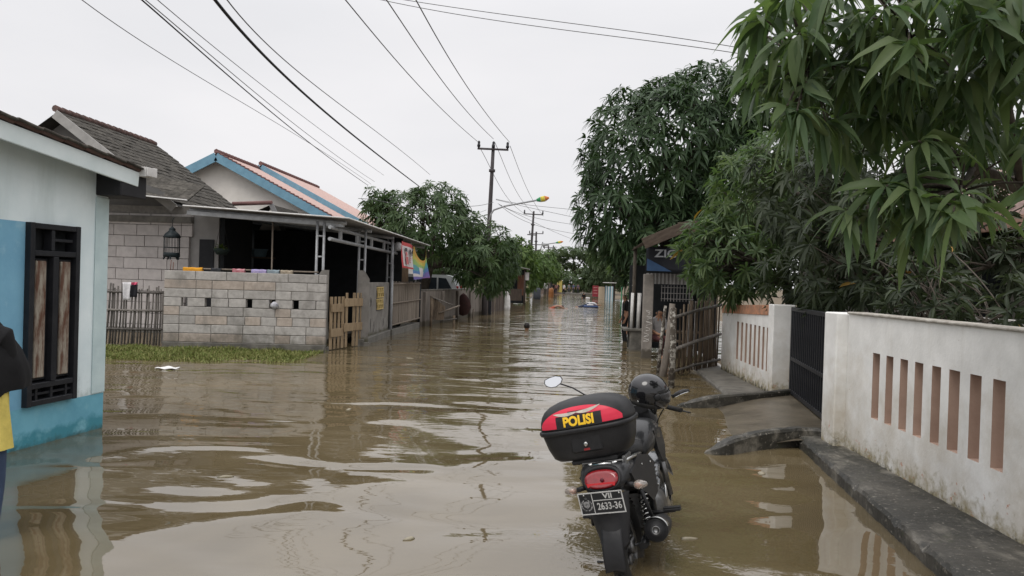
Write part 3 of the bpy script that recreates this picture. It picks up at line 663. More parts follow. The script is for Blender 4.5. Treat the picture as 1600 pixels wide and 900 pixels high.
# front wall of aac blocks, x -13.5 .. -9.35 with a doorway bay to the right
mb = MB(); mb.box((.5, .13, 1.7), (5.0, .16, 3.7), 0); mb.build('wall_core', mortar, t)
rows = 11; bh = .30; random.seed(11)
lens = [.56, .60, .64]; bm_ = {w: MB().box((0, 0, 0), (w-.012, .1, bh-.012), .006).mesh('block', aac) for w in lens+[.3]}
for r in range(rows):
    x = -1.9-(.3 if r % 2 else 0)
    while x < 2.05:
        w = random.choice(lens)
        if x+w > 2.1: w = .3
        place('block', bm_[w], t, (x+w/2, .0+random.uniform(-.004, .004), .18+r*bh))
        x += w
boxo('lintel', (1.2, -.05, 3.18), (2.3, .16, .17), concrete_dark, t)
# plastered bay with dark door
boxo('bay_wall', (2.55, .10, 1.7), (.98, .12, 3.3), M_('plastered_bay', (.33, .32, .31), (.27, .26, .25), 2, .9, .003, 20), t)
boxo('door', (2.72, .03, 1.55), (.40, .06, 2.25), black_paint, t)
# gable and roof
rx, rz_ = -13.34, 6.0; slope = (3.76-5.95)/(13.34-10.34)
ex = -10.0; ez = rz_+slope*(ex-rx)
mb = MB(); mb.add([loc((-16.6, 20.12, 3.3)), loc((-10.1, 20.12, 3.3)), loc((rx, 20.12, rz_-.14))], [(0, 1, 2)]); mb.build('gable', M_('dark_gable', (.16, .155, .15), None, 3, .9), t)
mb = MB()
mb.sheet(lambda u, v: loc((rx+(ex-rx)*u, 19.7+5.2*v, rz_+(ez-rz_)*u-.03)), 1, 1, smooth=False)
mb.sheet(lambda u, v: loc((rx-(ex-rx)*u, 19.7+5.2*v, rz_+(ez-rz_)*u-.03)), 1, 1, smooth=False)
mb.build('roof_deck', M_('roof_underlay', (.05, .048, .045), None, 4, .95), t)
sl_len = math.hypot(ex-rx, ez-rz_); th = math.atan2(rz_-ez, ex-rx)
tile = MB().box((0, 0, 0), (.27, .235, .026), .008).mesh('roof_tile', roof_tile)
cells = [(i, j) for j in range(21) for i in range(17)]
def tile_at(i, j):
    u = (i+.5)*.235+.03; return loc((rx+math.cos(th)*u, 19.62+.125+j*.245+(.06 if i % 2 else 0), rz_-math.sin(th)*u+.02))
st = MB()
for k, (i, j) in enumerate(cells):
    p = Vector(tile_at(i, j))+Vector((random.uniform(-.01, .01), random.uniform(-.008, .008), random.uniform(-.004, .008)))
    if k < 300: place('roof_tile', tile, t, p, (random.uniform(-.02, .02), th-.07+random.uniform(-.02, .02), random.uniform(-.02, .02)))
    else: st.box((0, 0, 0), (.27, .235, .026), 0, M=Matrix.Translation(p) @ Matrix.Rotation(th-.07, 4, 'Y'))
st.build('roof_tiles', roof_tile, t, kind='stuff')
rt_ = MB().tube([(0, -.16, .008), (0, .17, -.008)], [.095, .085], 8).mesh('ridge_tile', ridge_tile)
for j in range(17): place('ridge_tile', rt_, t, loc((rx, 19.78+j*.30, rz_+.04)))
mb = MB(); vb = Vector((ex-rx, 0, ez-rz_)); L_ = vb.length
mb.box((0, 0, 0), (L_, .035, .24), .004); mb.build('verge_board', M_('grey_verge_paint', (.36, .35, .335), (.27, .265, .255), 2.5, .8, .002, 30), t, Vector(loc(((rx+ex)/2, 19.60, (rz_+ez)/2-.10))), (0, th, 0))
# lean-to roof in front of the gable
p0, p1 = Vector((-15.5, 19.58, 5.05)), Vector((-9.2, 19.58, 4.05)); q0, q1 = Vector((-15.5, 18.6, 4.05)), Vector((-9.15, 18.6, 3.58))
lt = MB().box((0, 0, 0), (.30, .28, .024), .006).mesh('roof_tile', roof_tile)
for i in range(6):
    for j in range(22):
        u, v = (j+.5)/22, (i+.5)/6; a1 = p0.lerp(p1, u); b1_ = q0.lerp(q1, u); c_ = a1.lerp(b1_, v)
        ux = (p1-p0).lerp(q1-q0, v).normalized(); uy = (a1-b1_).normalized(); uz = ux.cross(uy).normalized(); uy = uz.cross(ux)
        R_ = Matrix((ux, uy, uz)).transposed().to_euler(); o = place('roof_tile', lt, t, Vector(loc(c_))+uz*random.uniform(.0, .012), R_)
mb = MB(); mb.add([loc(p0), loc(p1), loc(q1), loc(q0)], [(0, 1, 2, 3)]); mb.build('lean_to_deck', bpy.data.materials['roof_underlay'], t, (0, 0, -.03))
mb = MB(); mb.tube([loc(q0.lerp(q1, .3)+Vector((0, -.03, .0))), loc(q1+Vector((0, -.03, .0)))], .022, 6); mb.build('eave_strip', pvc, t)
# terrace canopy: corrugated sheet on twin-tube steel posts, dark interior behind
cA, cB = on_y(286, 321, 17.95), on_y(545, 341, 17.75); cC = on_x(672, 384, -4.55); cD = Vector((-11.5, cC.y, 3.8))
mb = MB()
def can(u, v):
    p = cA.lerp(cB, u).lerp(cD.lerp(cC, u), v); return (p.x+12, p.y-20, p.z+.012*math.sin(v*cC.y*8))
mb.sheet(can, 4, 170, smooth=True, thick=-.006); mb.build('canopy_sheet', tin, t)
mb = MB(); mb.tube([Vector(loc(cA))+Vector((0, -.01, -.0)), Vector(loc(cB))+Vector((0, -.01, -.0)), Vector(loc(cC))+Vector((.01, 0, 0))], .018, 6); mb.build('canopy_edge', pvc, t)
for v in (.03, .25, .5, .75, .97):
    a1, b1_ = Vector(can(0, v)), Vector(can(1, v)); tubeo('rafter', [a1+Vector((.1, 0, -.10)), b1_+Vector((-.15, 0, -.10))], .05, steel_grey, t, 8)
for sgn, zz in ((-.45, -.22), (-.45, -.50)):
    e0, e1 = Vector(can(1, .0)), Vector(can(1, .97)); tubeo('beam', [e0+Vector((sgn, 0, zz)), e1+Vector((sgn, 0, zz))], .045, steel_grey, t, 8)
for v in (.08, .22, .36, .5, .64, .78, .92):
    e = Vector(can(1, v)); boxo('bracket', e+Vector((-.45, 0, -.36)), (.05, .18, .22), steel_grey, t, .004)
tp = {}
for px0, px1, pyb, pyt in ((493, 502, 440, 346), (559, 567, 446, 370), (604, 611, 446, 383)):
    yy = (on_x((px0+px1)/2, pyb, -5.12).y)
    yy = max(yy, 18.05); x0 = on_y(px0, pyb, yy).x+12; x1 = on_y(px1, pyb, yy).x+12; m_ = MB()
    if x1-x0 < .17: x1 = x0+.17
    for x in (x0, x1): m_.tube([(x, yy-20, 0), (x+.01, yy-20, 3.1)], .032, 10)
    for z in (1.8, 2.25, 2.75): m_.tube([(x0, yy-20, z), (x1, yy-20, z)], .022, 8)
    m_.build('post', steel_grey, t)
mb = MB()

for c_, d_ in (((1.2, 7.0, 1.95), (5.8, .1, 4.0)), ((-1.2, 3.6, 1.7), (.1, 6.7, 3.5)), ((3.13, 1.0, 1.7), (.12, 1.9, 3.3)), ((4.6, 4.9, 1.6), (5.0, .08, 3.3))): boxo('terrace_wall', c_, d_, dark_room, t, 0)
boxo('terrace_floor', (2.9, 3.3, .18), (7.4, 7.2, .12), concrete_dark, t)
boxo('terrace_beam', (5.05, -1.9, 3.13), (3.9, .09, .11), steel_grey, t, .01, (0, math.atan2(cA.z-cB.z, cB.x-cA.x), 0))
boxo('plywood_panel', (6.98, 6.0, 1.95), (.04, 1.25, 1.3), M_('tan_plywood', (.235, .165, .105), (.18, .125, .08), 4, .8, .001, 30), t)
tubeo('bamboo_pole', [(5.1, -1.5, .3), (5.05, -1.4, 3.1)], .022, wattle, t, 6)
lb = MB(); lb.lathe([(0, .02), (.09, .02), (.11, .08), (.11, .25), (.05, .30), (0, .30)], 12)
lo_ = lb.build('lamp', M_('white_lamp_glass', (.6, .6, .6), None, 3, .3)); pp = on_x(622, 384, -4.9); lo_.location = (pp.x, pp.y, pp.z-.18)
tag(lo_, 'white bulb lamp hanging under the canopy left of the red banner', 'lamp'); tubeo('cord', [(0, 0, .28), (0, 0, .55)], .008, black_paint, lo_, 5)

# hanging basket and blue tub dimly seen in the terrace
hb_ = on_y(346, 398, 19.6); q = thing('hanging_basket', 'dark green hanging basket plant dim under the terrace canopy', 'plant', hb_)
MB().lathe([(0, 0), (.12, .0), (.20, .10), (.22, .16), (.20, .16), (0, .1)], 12).build('basket', M_('basket_green', (.03, .045, .04), None, 6, .8), q)
for k in range(3): a_ = 2*PI*k/3; tubeo('hanger', [(.2*math.cos(a_), .2*math.sin(a_), .15), (0, 0, 1.0)], .006, black_paint, q, 4)
K_ = 26; az_ = rng.uniform(0, 2*PI, K_); d0_ = nrm(np.stack([np.cos(az_), np.sin(az_), rng.uniform(.2, 1.6, K_)], -1)); V_, F_ = leaf_arrays(np.tile([[0, 0, .15]], (K_, 1)), d0_, nrm(np.cross(d0_, np.tile([[0, 0, 1.]], (K_, 1)))), rng.uniform(.2, .4, K_), rng.uniform(.03, .06, K_), rng.uniform(.3, .8, K_), 3)
np_mesh('leaves', V_, F_, grass_m, q, tint=np.zeros(len(V_)))
tb = on_y(405, 396, 22.5); q = thing('tub', 'blue grey plastic tub on a shelf inside the dark terrace', 'tub', tb); MB().lathe([(0, -.1), (.20, -.1), (.26, .12), (.28, .13), (.24, .12), (0, .0)], 16).build('body', M_('tub_blue', (.10, .15, .18), None, 5, .5), q); boxo('shelf', (0, 0, -.13), (.9, .35, .03), bamboo_brown, q)

# ================================================================== YARD WALL OF BLOCKS
bl0, bl1 = on_z(253, 545), on_z(507, 551); ba = math.atan2(bl1.y-bl0.y, bl1.x-bl0.x); BL = (bl1-bl0).length
t = thing('block_wall', 'bare grey and tan concrete block yard wall with a row of gaps', 'wall', (bl0.x, bl0.y, 0), ba)
CH = .205; random.seed(21)
mb = MB(); mb.box((BL/2, .09, .02), (BL, .2, .3), .01); mb.build('footing', concrete_dark, t)
bw = {}
def blk(w, mat, nm='block'):
    k = (round(w, 3), mat.name)
    if k not in bw: bw[k] = MB().box((0, 0, 0), (w-.014, .15, CH-.013), .008).mesh('block', mat)
    return bw[k]
for r in range(8):
    z = .17+CH*(r+.5); x = 0.
    if r == 4:                                                    # the course with open gaps
        while x < BL-.2:
            w = min(.40, BL-x); place('block', blk(w, block_grey), t, (x+w/2, .09, z)); x += w
            if random.random() < .85: x += .13
        continue
    while x < BL-.02:
        w = random.choice((.36, .72, .72) if r not in (2, 6) else (.36, .40, .72))
        if r == 7: w = .70
        if x+w > BL-.12: w = BL-x
        m_ = block_grey if r in (7, 1, 5) or random.random() < .74 else block_tan
        if r == 0: m_ = block_tan if random.random() < .6 else block_grey
        if r == 6 and .35 < x < 1.3: m_ = block_tan
        place('block', blk(w, m_), t, (x+w/2, .09+random.uniform(-.006, .006), z), (0, random.uniform(-.004, .004), random.uniform(-.006, .006))); x += w
mb = MB()
for r in range(8):
    if r != 4: mb.box((BL/2, .09, .17+CH*(r+.5)), (BL-.03, .12, CH), 0)
mb.build('mortar', mortar, t)
tubeo('rebar', [(.10, .1, 1.75), (.12, .1, 2.05)], .008, M_('rust', (.16, .07, .05), None, 12, .9), t, 5); tubeo('rebar', [(.16, .1, 1.75), (.17, .1, 2.0)], .008, bpy.data.materials['rust'], t, 5)
# bamboo rail and washing on the wall
c0 = Vector((bl0.x, bl0.y, 0)); wd = (bl1-bl0).normalized(); wn = Vector((-wd.y, wd.x, 0)); ztop = .17+8*CH
def onwall(px, off=.1): return on_pl(px, 430, c0+wn*off, wn)
r0, r1 = onwall(296), onwall(497); r0.z = ztop+.055; r1.z = ztop+.06
t = tag(tubeo('clothes_rail', [r0, (r0+r1)/2, r1], .018, wattle, None, 8), 'bamboo clothes rail lying along the top of the block wall', 'rail')
def laundry(px0, px1, col, col2, lab, drop=.16, lift=.05):
    p0, p1 = onwall(px0), onwall(px1); p0.z = p1.z = ztop+.07; w = (p1-p0); m_ = cloth('laundry_cloth', col, col2); m = MB()
    ph = random.uniform(0, 6)
    def fn(u, v):
        q = p0+w*u; s = (v-.5)*2*drop*1.5
        if abs(s) < .04: dz, dn = .012*(1-abs(s)/.04), s
        else: dz, dn = -(abs(s)-.04), math.copysign(.05+.01*math.sin(u*9+ph), s)
        return (q.x+wn.x*dn, q.y+wn.y*dn, q.z+dz+.004*math.sin(u*14+ph)+ (.01*math.sin(u*5+ph) if abs(s) > .04 else 0))
    m.sheet(fn, 10, 16, thick=.004); o = m.build('laundry', m_); tag(o, lab, 'laundry', 'washing on the block wall'); return o
random.seed(8)
laundry(287, 317, (.62, .30, .03), (.5, .22, .02), 'bright orange yellow towel draped on the block wall', .12)
laundry(330, 346, (.03, .032, .035), None, 'small black cloth folded on the wall right of the orange towel', .10)
laundry(364, 383, (.48, .30, .32), (.35, .06, .08), 'red and white patterned cloth on the block wall rail', .11)
laundry(393, 417, (.40, .33, .47), (.24, .22, .42), 'lilac purple cloth hung on the block wall rail', .13)
laundry(418, 437, (.24, .29, .31), (.17, .21, .24), 'blue grey cloth hung beside the lilac one', .12)
laundry(439, 458, (.36, .31, .24), (.22, .18, .13), 'tan crumpled cloth hung nearest the steel post', .09)
p = onwall(430, .0); p.z = .17+4.5*CH
m = MB(); m.lathe([(0, -.09), (.05, -.075), (.085, -.02), (.07, .04), (.04, .075), (0, .085)], 10)
for i, v in enumerate(m.v): m.v[i] = (v[0]*(1+.25*math.sin(i*2.3)), v[1]*(1+.2*math.sin(i*1.7)), v[2])
o = m.build('plastic_bag', M_('grey_white_plastic', (.5, .5, .52), (.3, .3, .33), 20, .3)); o.location = p+Vector((0, 0, -.02)); tag(o, 'crumpled white plastic bag stuffed into a gap in the block wall', 'bag')

# bamboo picket fence left of the wall
f0_, f1_ = on_z(166, 541), on_z(252, 543); fa = math.atan2(f1_.y-f0_.y, f1_.x-f0_.x); FL = (f1_-f0_).length
t = thing('picket_fence', 'grey weathered bamboo picket fence left of the block wall', 'fence', (f0_.x-.35*math.cos(fa), f0_.y-.35*math.sin(fa), 0), fa); FL += .35
stick = [MB().tube([(0, 0, 0), (.006, .004, .5), (-.004, 0, 1)], [.022, .021, .018], 6).mesh('picket', bamboo_grey) for _ in range(2)]
random.seed(4); x = 0
while x < FL:
    place('picket', stick[random.randrange(2)], t, (x, random.uniform(-.015, .015), .05), (0, random.uniform(-.03, .03)+.04, 0), (random.uniform(.8, 1.3), 1, random.uniform(1.28, 1.44))); x += random.uniform(.055, .085)
for z in (.42, .86, 1.28): tubeo('rail', [(-.03, -.035, z), (FL/2, -.04, z-.01), (FL+.05, -.035, z)], .026, bamboo_grey, t, 6)
boxo('post', (FL+.04, -.02, .7), (.07, .07, 1.2), bamboo_grey, t)
def hung(px0, px1, py0, py1, col, lab):
    base = on_z(166, 541); nn = Vector((-math.sin(fa), math.cos(fa), 0)); m = MB()
    A, B, C_, D_ = [on_pl(px, py, base-nn*.09, nn) for px, py in ((px0, py0), (px1, py0), (px1-2, py1), (px0+1, py1))]
    def fn(u, v):
        q = A.lerp(B, u).lerp(D_.lerp(C_, u), v); q = q-nn*(.02*math.sin(u*8+v*2)+.015); return q
    m.sheet(fn, 8, 8, thick=.006); o = m.build('laundry', cloth('fence_cloth', col)); tag(o, lab, 'laundry', 'washing on the picket fence')
hung(192, 206, 441, 469, (.66, .65, .66), 'white cloth hanging on the bamboo picket fence')
hung(205, 216, 441, 445, (.62, .10, .18), 'pink edge of cloth lying on top of the picket fence')
hung(203, 216, 445, 464, (.02, .02, .024), 'black cloth hanging beside the white one on the picket fence')

# birdcage hanging under the eave
cp = on_y(268, 402, 18.9)
t = thing('birdcage', 'black domed birdcage hanging in front of the grey block house', 'birdcage', cp)
cm = M_('cage_black', (.012, .016, .018), (.02, .03, .034), 8, .5); px = 1/62.
mb = MB(); mb.lathe([(.0, .0), (.17, .0), (.20, .02), (.20, .10), (.19, .12), (0, .12)], 14); mb.build('tray', cm, t)
mb = MB(); mb.lathe([(.20, .50), (.215, .52), (.17, .60), (.10, .66), (.07, .70), (.085, .72), (.03, .77), (.0, .82)], 14); mb.build('dome', cm, t)
for k in range(16):
    w_ = 2*PI*k/16; tubeo('bar', [(.19*math.cos(w_), .19*math.sin(w_), .11), (.19*math.cos(w_), .19*math.sin(w_), .52)], .0055, cm, t, 4)
mb = MB()
for z in (.25,): mb.lathe([(.185, z-.008), (.20, z-.008), (.20, z+.008), (.185, z+.008)], 14)
mb.build('hoop', cm, t)
for k in range(5): w_ = 2*PI*k/5; MB().tube([(.17*math.cos(w_), .17*math.sin(w_), .01), (.19*math.cos(w_), .19*math.sin(w_), -.06)], [.03, .012], 5).build('foot', cm, t)
tubeo('hook', [(0, 0, .80), (.0, 0, .95), (.03, .03, 1.02)], .008, cm, t, 5)

# ================================================================== GATE POSTS, PALLET GATE, VENT WALL, MATTING FENCE
def gatepost(p, lab, h, flip, rz):
    q = thing('gate_post', lab, 'post', (p.x, p.y, 0), rz, 'pointed concrete gate posts')
    m = MB(); poly = [(0, -.3), (.30, -.3), (.30, h-.22), (.16, h), (0, h)] if not flip else [(0, -.3), (.30, -.3), (.30, h), (.14, h), (0, h-.22)]
    m.prism(poly, .12, 0, Matrix.Rotation(PI/2, 4, 'X')); m.build('slab', grey_render, q); boxo('foot', (.15, -.06, -.05), (.38, .24, .3), concrete_dark, q)
ga_, gb_ = on_z(511, 548), on_z(563, 540)
gatepost(ga_-Vector((.30, .05, 0)), 'left of two pointed grey gate posts at the end of the block wall', 1.93, True, .25)
gatepost(gb_-Vector((.12, 0, 0)), 'right of two pointed grey gate posts beside the vent block wall', 1.96, False, .3)
gv = gb_-ga_; gvl = gv.length
t = thing('pallet_gate', 'tan wooden gate nailed from pallet boards between the pointed posts', 'gate', (ga_.x+.03, ga_.y, 0), math.atan2(gv.y, gv.x))
n_ = 9
for i in range(n_):
    x = .08+(gvl-.16)*i/(n_-1); h_ = 1.30+(.06 if i > 3 else -.03)
    if i == 5: continue
    boxo('board', (x, 0, h_/2+.02), (.10 if i % 3 else .13, .022, h_), pallet, t, .004)
for (x0, x1, z, y) in ((.02, .60, 1.02, -.03), (.02, .60, .42, -.03), (.66, gvl-.03, 1.14, -.028), (.66, gvl-.03, .52, -.028)): boxo('cross_board', ((x0+x1)/2, y, z), (x1-x0, .025, .20), pallet, t, .004)
# vent wall along the street
va, vb_ = on_z(569, 538), on_z(606, 524); vv = vb_-va; vl = vv.length
t = thing('vent_wall', 'grey rendered wall panel with a yellow pierced vent in the middle', 'wall', (va.x, va.y, 0), math.atan2(vv.y, vv.x))
boxo('panel', (vl/2, .06, .72), (vl, .12, 2.05-.20), grey_render, t, .01)
boxo('plinth', (vl/2-.3, .03, .02), (vl+.5, .26, .32), concrete_dark, t, .015)
vy = M_('yellow_vent_block', (.52, .40, .17), (.42, .31, .12), 8, .8, .002, 40)
vx = vl*.56
for r in range(2):
    f = MB(); cz = 1.02+r*.34
    for z in (-.14, 0, .14):
        f.box((vx, -.015, cz+z), (.86, .05, .035), .003)
    for k in range(7): f.box((vx-.40+k*.134, -.017, cz), (.034, .046, .30), .003, Matrix.Rotation(.35*(1 if k % 2 else -1), 4, 'Y'))
    f.build('vent_block', vy, t)
boxo('vent_back', (vx, -.003, 1.19), (.88, .01, .70), black_paint, t, 0)
dm = M_('render_patch_dark', (.05, .047, .043), None, 6, .95)  # thin dark diamond-like patches laid on the panel
for (x, z, s) in ((.6, 1.1, .14), (.7, .45, .2), (vl*.35, .4, .15), (vl*.75, .45, .13), (vl*.86, 1.15, .16), (vl*.22, 1.1, .12)):
    m = MB(); m.prism([(-.03, -s), (.02, -s*.7), (.05, 0), (.0, s), (-.03, s*.3), (.01, -.1*s)], .006, 0, Matrix.Translation((x, .0, z)) @ Matrix.Rotation(PI/2, 4, 'X')); m.build('patch', dm, t)
tubeo('corner_pole', [(vl+.05, -.05, -.3), (vl+.06, -.05, 3.0)], .04, steel_grey, t)
# matting fence
ma, mb_ = on_z(609, 524), on_z(654, 511); mv = mb_-ma; ml = mv.length
t = thing('matting_fence', 'split bamboo matting fence on a low plinth beside the canopy post', 'fence', (ma.x, ma.y, 0), math.atan2(mv.y, mv.x))
strip = MB().box((0, 0, 0), (.092, .016, 1), .004).mesh('slat', wattle)
nn_ = int(ml/.098)
for i in range(nn_):
    place('slat', strip, t, (.06+i*.098, random.uniform(-.006, .006), .98), (random.uniform(-.01, .01), random.uniform(-.012, .012), 0), (1, 1, 1.36+random.uniform(-.05, .05)))
for z in (1.62, 1.02, .34): tubeo('rail', [(0, -.03, z-.03), (ml, -.03, z)], .024, wattle, t, 6)
boxo('plinth', (ml*.45, .05, -.02), (ml*.95, .3, .42), concrete_dark, t)
tubeo('end_post', [(ml+.03, 0, -.3), (ml+.03, 0, 2.0)], .045, black_paint, t); tubeo('end_post', [(.0, -.02, -.3), (.0, -.02, 2.2)], .045, steel_grey, t)

# banners under the canopy edge
def strip_banner(name, lab, A, B, C_, D_, mats, fnmat, nu=10, nv=14, ripple=.03, sag=0.):
    q = thing(name, lab, 'banner', A); m = MB(); n_ = (B-A).cross(D_-A).normalized()
    sg = lambda u, v: v+sag*(1-v)*math.sin(PI*min(1, max(0, (u-.12)/.85)))
    P = lambda u, v: A.lerp(B, u).lerp(D_.lerp(C_, u), sg(u, v))+n_*ripple*math.sin(u*7+v*3)-A
    for i in range(nu):
        for j in range(nv):
            m.add([P(i/nu, j/nv), P((i+1)/nu, j/nv), P((i+1)/nu, (j+1)/nv), P(i/nu, (j+1)/nv)], [(0, 1, 2, 3)], fnmat((i+.5)/nu, (j+.5)/nv), True)
    m.build('sheet', mats, q); return q, P, n_
xb = -4.5
A, B, C_, D_ = on_x(628, 376, xb), on_x(645.5, 384, xb), on_x(645.5, 421, xb), on_x(629, 418, xb)
rb, wb = M_('banner_red', (.50, .06, .06), (.42, .05, .05), 5, .6), M_('banner_white', (.62, .58, .58), (.55, .5, .5), 5, .6)
q, P, n_ = strip_banner('poster_banner', 'red bordered white printed banner hanging from the canopy edge', A, B, C_, D_, [rb, wb],
    lambda u, v: 0 if (v < .11 or u < .09 or v > .93) else 1)
ink = M_('banner_ink', (.06, .055, .06), None, 10, .6); pk = M_('banner_pink', (.55, .16, .16), None, 10, .6); ins = -n_*.04 if n_.x < 0 else n_*.04
for (u0, u1, v0, v1, m_) in ((.2, .34, .22, .36, ink), (.22, .32, .38, .52, pk), (.20, .36, .55, .85, pk), (.48, .6, .24, .44, ink), (.62, .72, .30, .42, ink), (.74, .84, .26, .46, ink), (.58, .66, .46, .52, ink), (.55, .74, .55, .62, pk), (.6, .72, .64, .70, pk), (.55, .75, .72, .76, pk)):
    m = MB(); m.add([P(u0, v0)+ins, P(u1, v0)+ins, P(u1, v1)+ins, P(u0, v1)+ins], [(0, 1, 2, 3)]); m.build('print', m_, q)
A, B, C_, D_ = on_x(646.5, 384, xb+.02), on_x(667, 389, xb+.02), on_x(671, 434, xb+.02), on_x(647, 437, xb+.02)
cols = [(.55, .30, .06), (.50, .42, .08), (.28, .42, .14), (.10, .32, .34), (.09, .20, .42), (.16, .13, .36), (.24, .12, .32)]
rbm = [M_('rainbow_%s' % nm, c_, None, 5, .6) for nm, c_ in zip(('orange', 'yellow', 'green', 'teal', 'blue', 'indigo', 'violet'), cols)]+[wb]
def rbf(u, v):
    if abs(u-.42) < .10+.12*(v-.5) and .45 < v < .80: return 7
    if .80 < v < .93 and u < .6 and int(v*40) % 2: return 7
    k = v*6.0+(1-abs(u-.45))*.3-.6+u*.8; return int(min(6, max(0, k)))
q, P2, n2 = strip_banner('rainbow_banner', 'rainbow coloured banner sagging from the canopy corner', A, B, C_, D_, rbm, rbf, 14, 22, .05, .42)
# ================================================================== FAR LEFT: BLUE ROOFED HOUSE, LOW WALL, VAN, STALLS
t = thing('house', 'cream gabled house with light blue fascia and salmon tiled roof', 'house', (-13.1, 29, 0))
rg = Vector((0, 0, 6.44)); rr = Vector((6.6, 0, 3.05)); ll = Vector((-6.6, 0, 3.05))
mb = MB(); mb.add([(-6.0, .35, 0), (6.0, .35, 0), (6.0, .35, 3.3), (0, .35, 6.38), (-6.0, .35, 3.3)], [(0, 1, 2, 3, 4)]); mb.add([(6, .35, 0), (6, 12, 0), (6, 12, 3.3), (6, .35, 3.3)], [(0, 1, 2, 3)]); mb.add([(-6, .35, 0), (-6, 12, 0), (-6, 12, 3.3), (-6, .35, 3.3)], [(0, 1, 2, 3)])
mb.add([(-6.0, 12, 0), (6.0, 12, 0), (6.0, 12, 3.3), (0, 12, 6.38), (-6.0, 12, 3.3)], [(0, 1, 2, 3, 4)]); mb.build('wall', cream, t)
def slope_roof(parent, r, e, y0, y1, z=0, nm='roof'):
    m = MB(); ny = 26
    m.sheet(lambda u, v: (r.x+(e.x-r.x)*u, y0+(y1-y0)*v, r.z+(e.z-r.z)*u+z+.03*abs(math.sin(v*PI*ny))+.012*((u*22) % 1)), 66, ny*4, smooth=False); return m.build(nm, salmon_tile, parent)
slope_roof(t, rg, rr, -.12, 4.2); slope_roof(t, rg, ll, -.12, 4.2)
RU = Vector((.1, 0, .20)); slope_roof(t, rg+RU, rr+RU, 4.2, 12.5); slope_roof(t, rg+RU, ll, 4.2, 12.5)
def fas(parent, a, b, y, m_=fascia_blue, h=.34):
    d = b-a; o = MB().box((0, 0, 0), (d.length, .05, h), .004).build('fascia', m_, parent, (a+b)/2+Vector((0, y, -h/2+.02)), (0, -math.atan2(d.z, d.x), 0)); return o
fas(t, rg, rr, -.16); fas(t, ll, rg, -.16); fas(t, rg+RU, rr+RU, 4.12); fas(t, ll+RU, rg+RU, 4.12)
rtm = MB().tube([(0, -.16, .004), (0, .17, -.004)], [.10, .09], 6).mesh('ridge_tile', M_('dusty_red_ridge', (.19, .10, .092), (.13, .075, .07), 9, .9))
for j in range(14): place('ridge_tile', rtm, t, (0, .01+j*.3, 6.50))
for j in range(28): place('ridge_tile', rtm, t, (.1, 4.26+j*.3, 6.70))
vtm = MB().tube([(-.09, 0, .03), (.09, 0, -.03)], .035, 6).mesh('verge_tile', bpy.data.materials['dusty_red_ridge'])
for i in range(40): p = rg.lerp(rr, (i+.5)/40); place('verge_tile', vtm, t, (p.x, -.16, p.z+.05))
# little gablet showing above the block house's roof
t = thing('porch', 'tiny tiled gablet poking up right of the dark roof', 'porch', (-9.65, 25.6, 0)); mb = MB()
mb.add([(-.45, 0, 3.2), (.45, 0, 3.2), (.05, 0, 4.15)], [(0, 1, 2)]); mb.build('gable', cream, t)
mb = MB(); mb.add([(.05, -.1, 4.18), (.62, -.1, 3.1), (.62, 2.6, 3.1), (.05, 2.6, 4.18)], [(0, 1, 2, 3)]); mb.add([(.05, -.1, 4.18), (-1.2, -.1, 3.6), (-1.2, 2.6, 3.6), (.05, 2.6, 4.18)], [(0, 1, 2, 3)]); mb.build('roof', roof_tile, t)
mb = MB(); mb.tube([(-1.3, -.12, 4.16), (.08, -.12, 4.24)], .07, 6); mb.build('ridge', bpy.data.materials['dusty_red_ridge'], t)
boxo('verge', (.35, -.13, 3.62), (1.25, .05, .16), M_('grey_board', (.2, .2, .2), None, 4, .8), t, .004, (0, math.atan2(1.08, .57), 0))

# low yard wall further on
la, lb_ = on_z(657, 511), on_z(752, 491.5); lv = lb_-la; ll_ = lv.length
stw = M_('streaked_brown_grey_wall', (.20, .175, .15), (.115, .10, .088), 3, .9, .004, 20, stretch=(1.2, 1.2, .35), low=((.07, .06, .045), 0, .4, 4))
t = thing('low_wall', 'long streaked brown grey yard wall below the leaning mango tree', 'wall', la, math.atan2(lv.y, lv.x))
boxo('wall', (ll_/2, .08, .52), (ll_, .14, 1.66), stw, t, .01)
boxo('coping', (ll_/2, .08, 1.365), (ll_+.02, .18, .035), concrete_dark, t)
for i in range(5): boxo('pier', (.4+i*(ll_-.8)/4, .0, .50), (.24, .20, 1.60), stw, t, .012)
m = MB(); m.lathe([(0, -.1), (.22, -.02), (.35, .3), (.28, .62), (.12, .85), (0, .95)], 10)
for i, v in enumerate(m.v): m.v[i] = (v[0]*(1+.3*math.sin(i*1.9)), v[1]*.4*(1+.2*math.sin(i*2.7)), v[2])
p = on_z(726, 499); o = m.build('sack', M_('dark_maroon_sack', (.075, .035, .032), (.05, .03, .028), 12, .9)); o.location = p+Vector((-.1, .05, .25)); tag(o, 'dark maroon bundle hanging against the low brown wall', 'bundle')
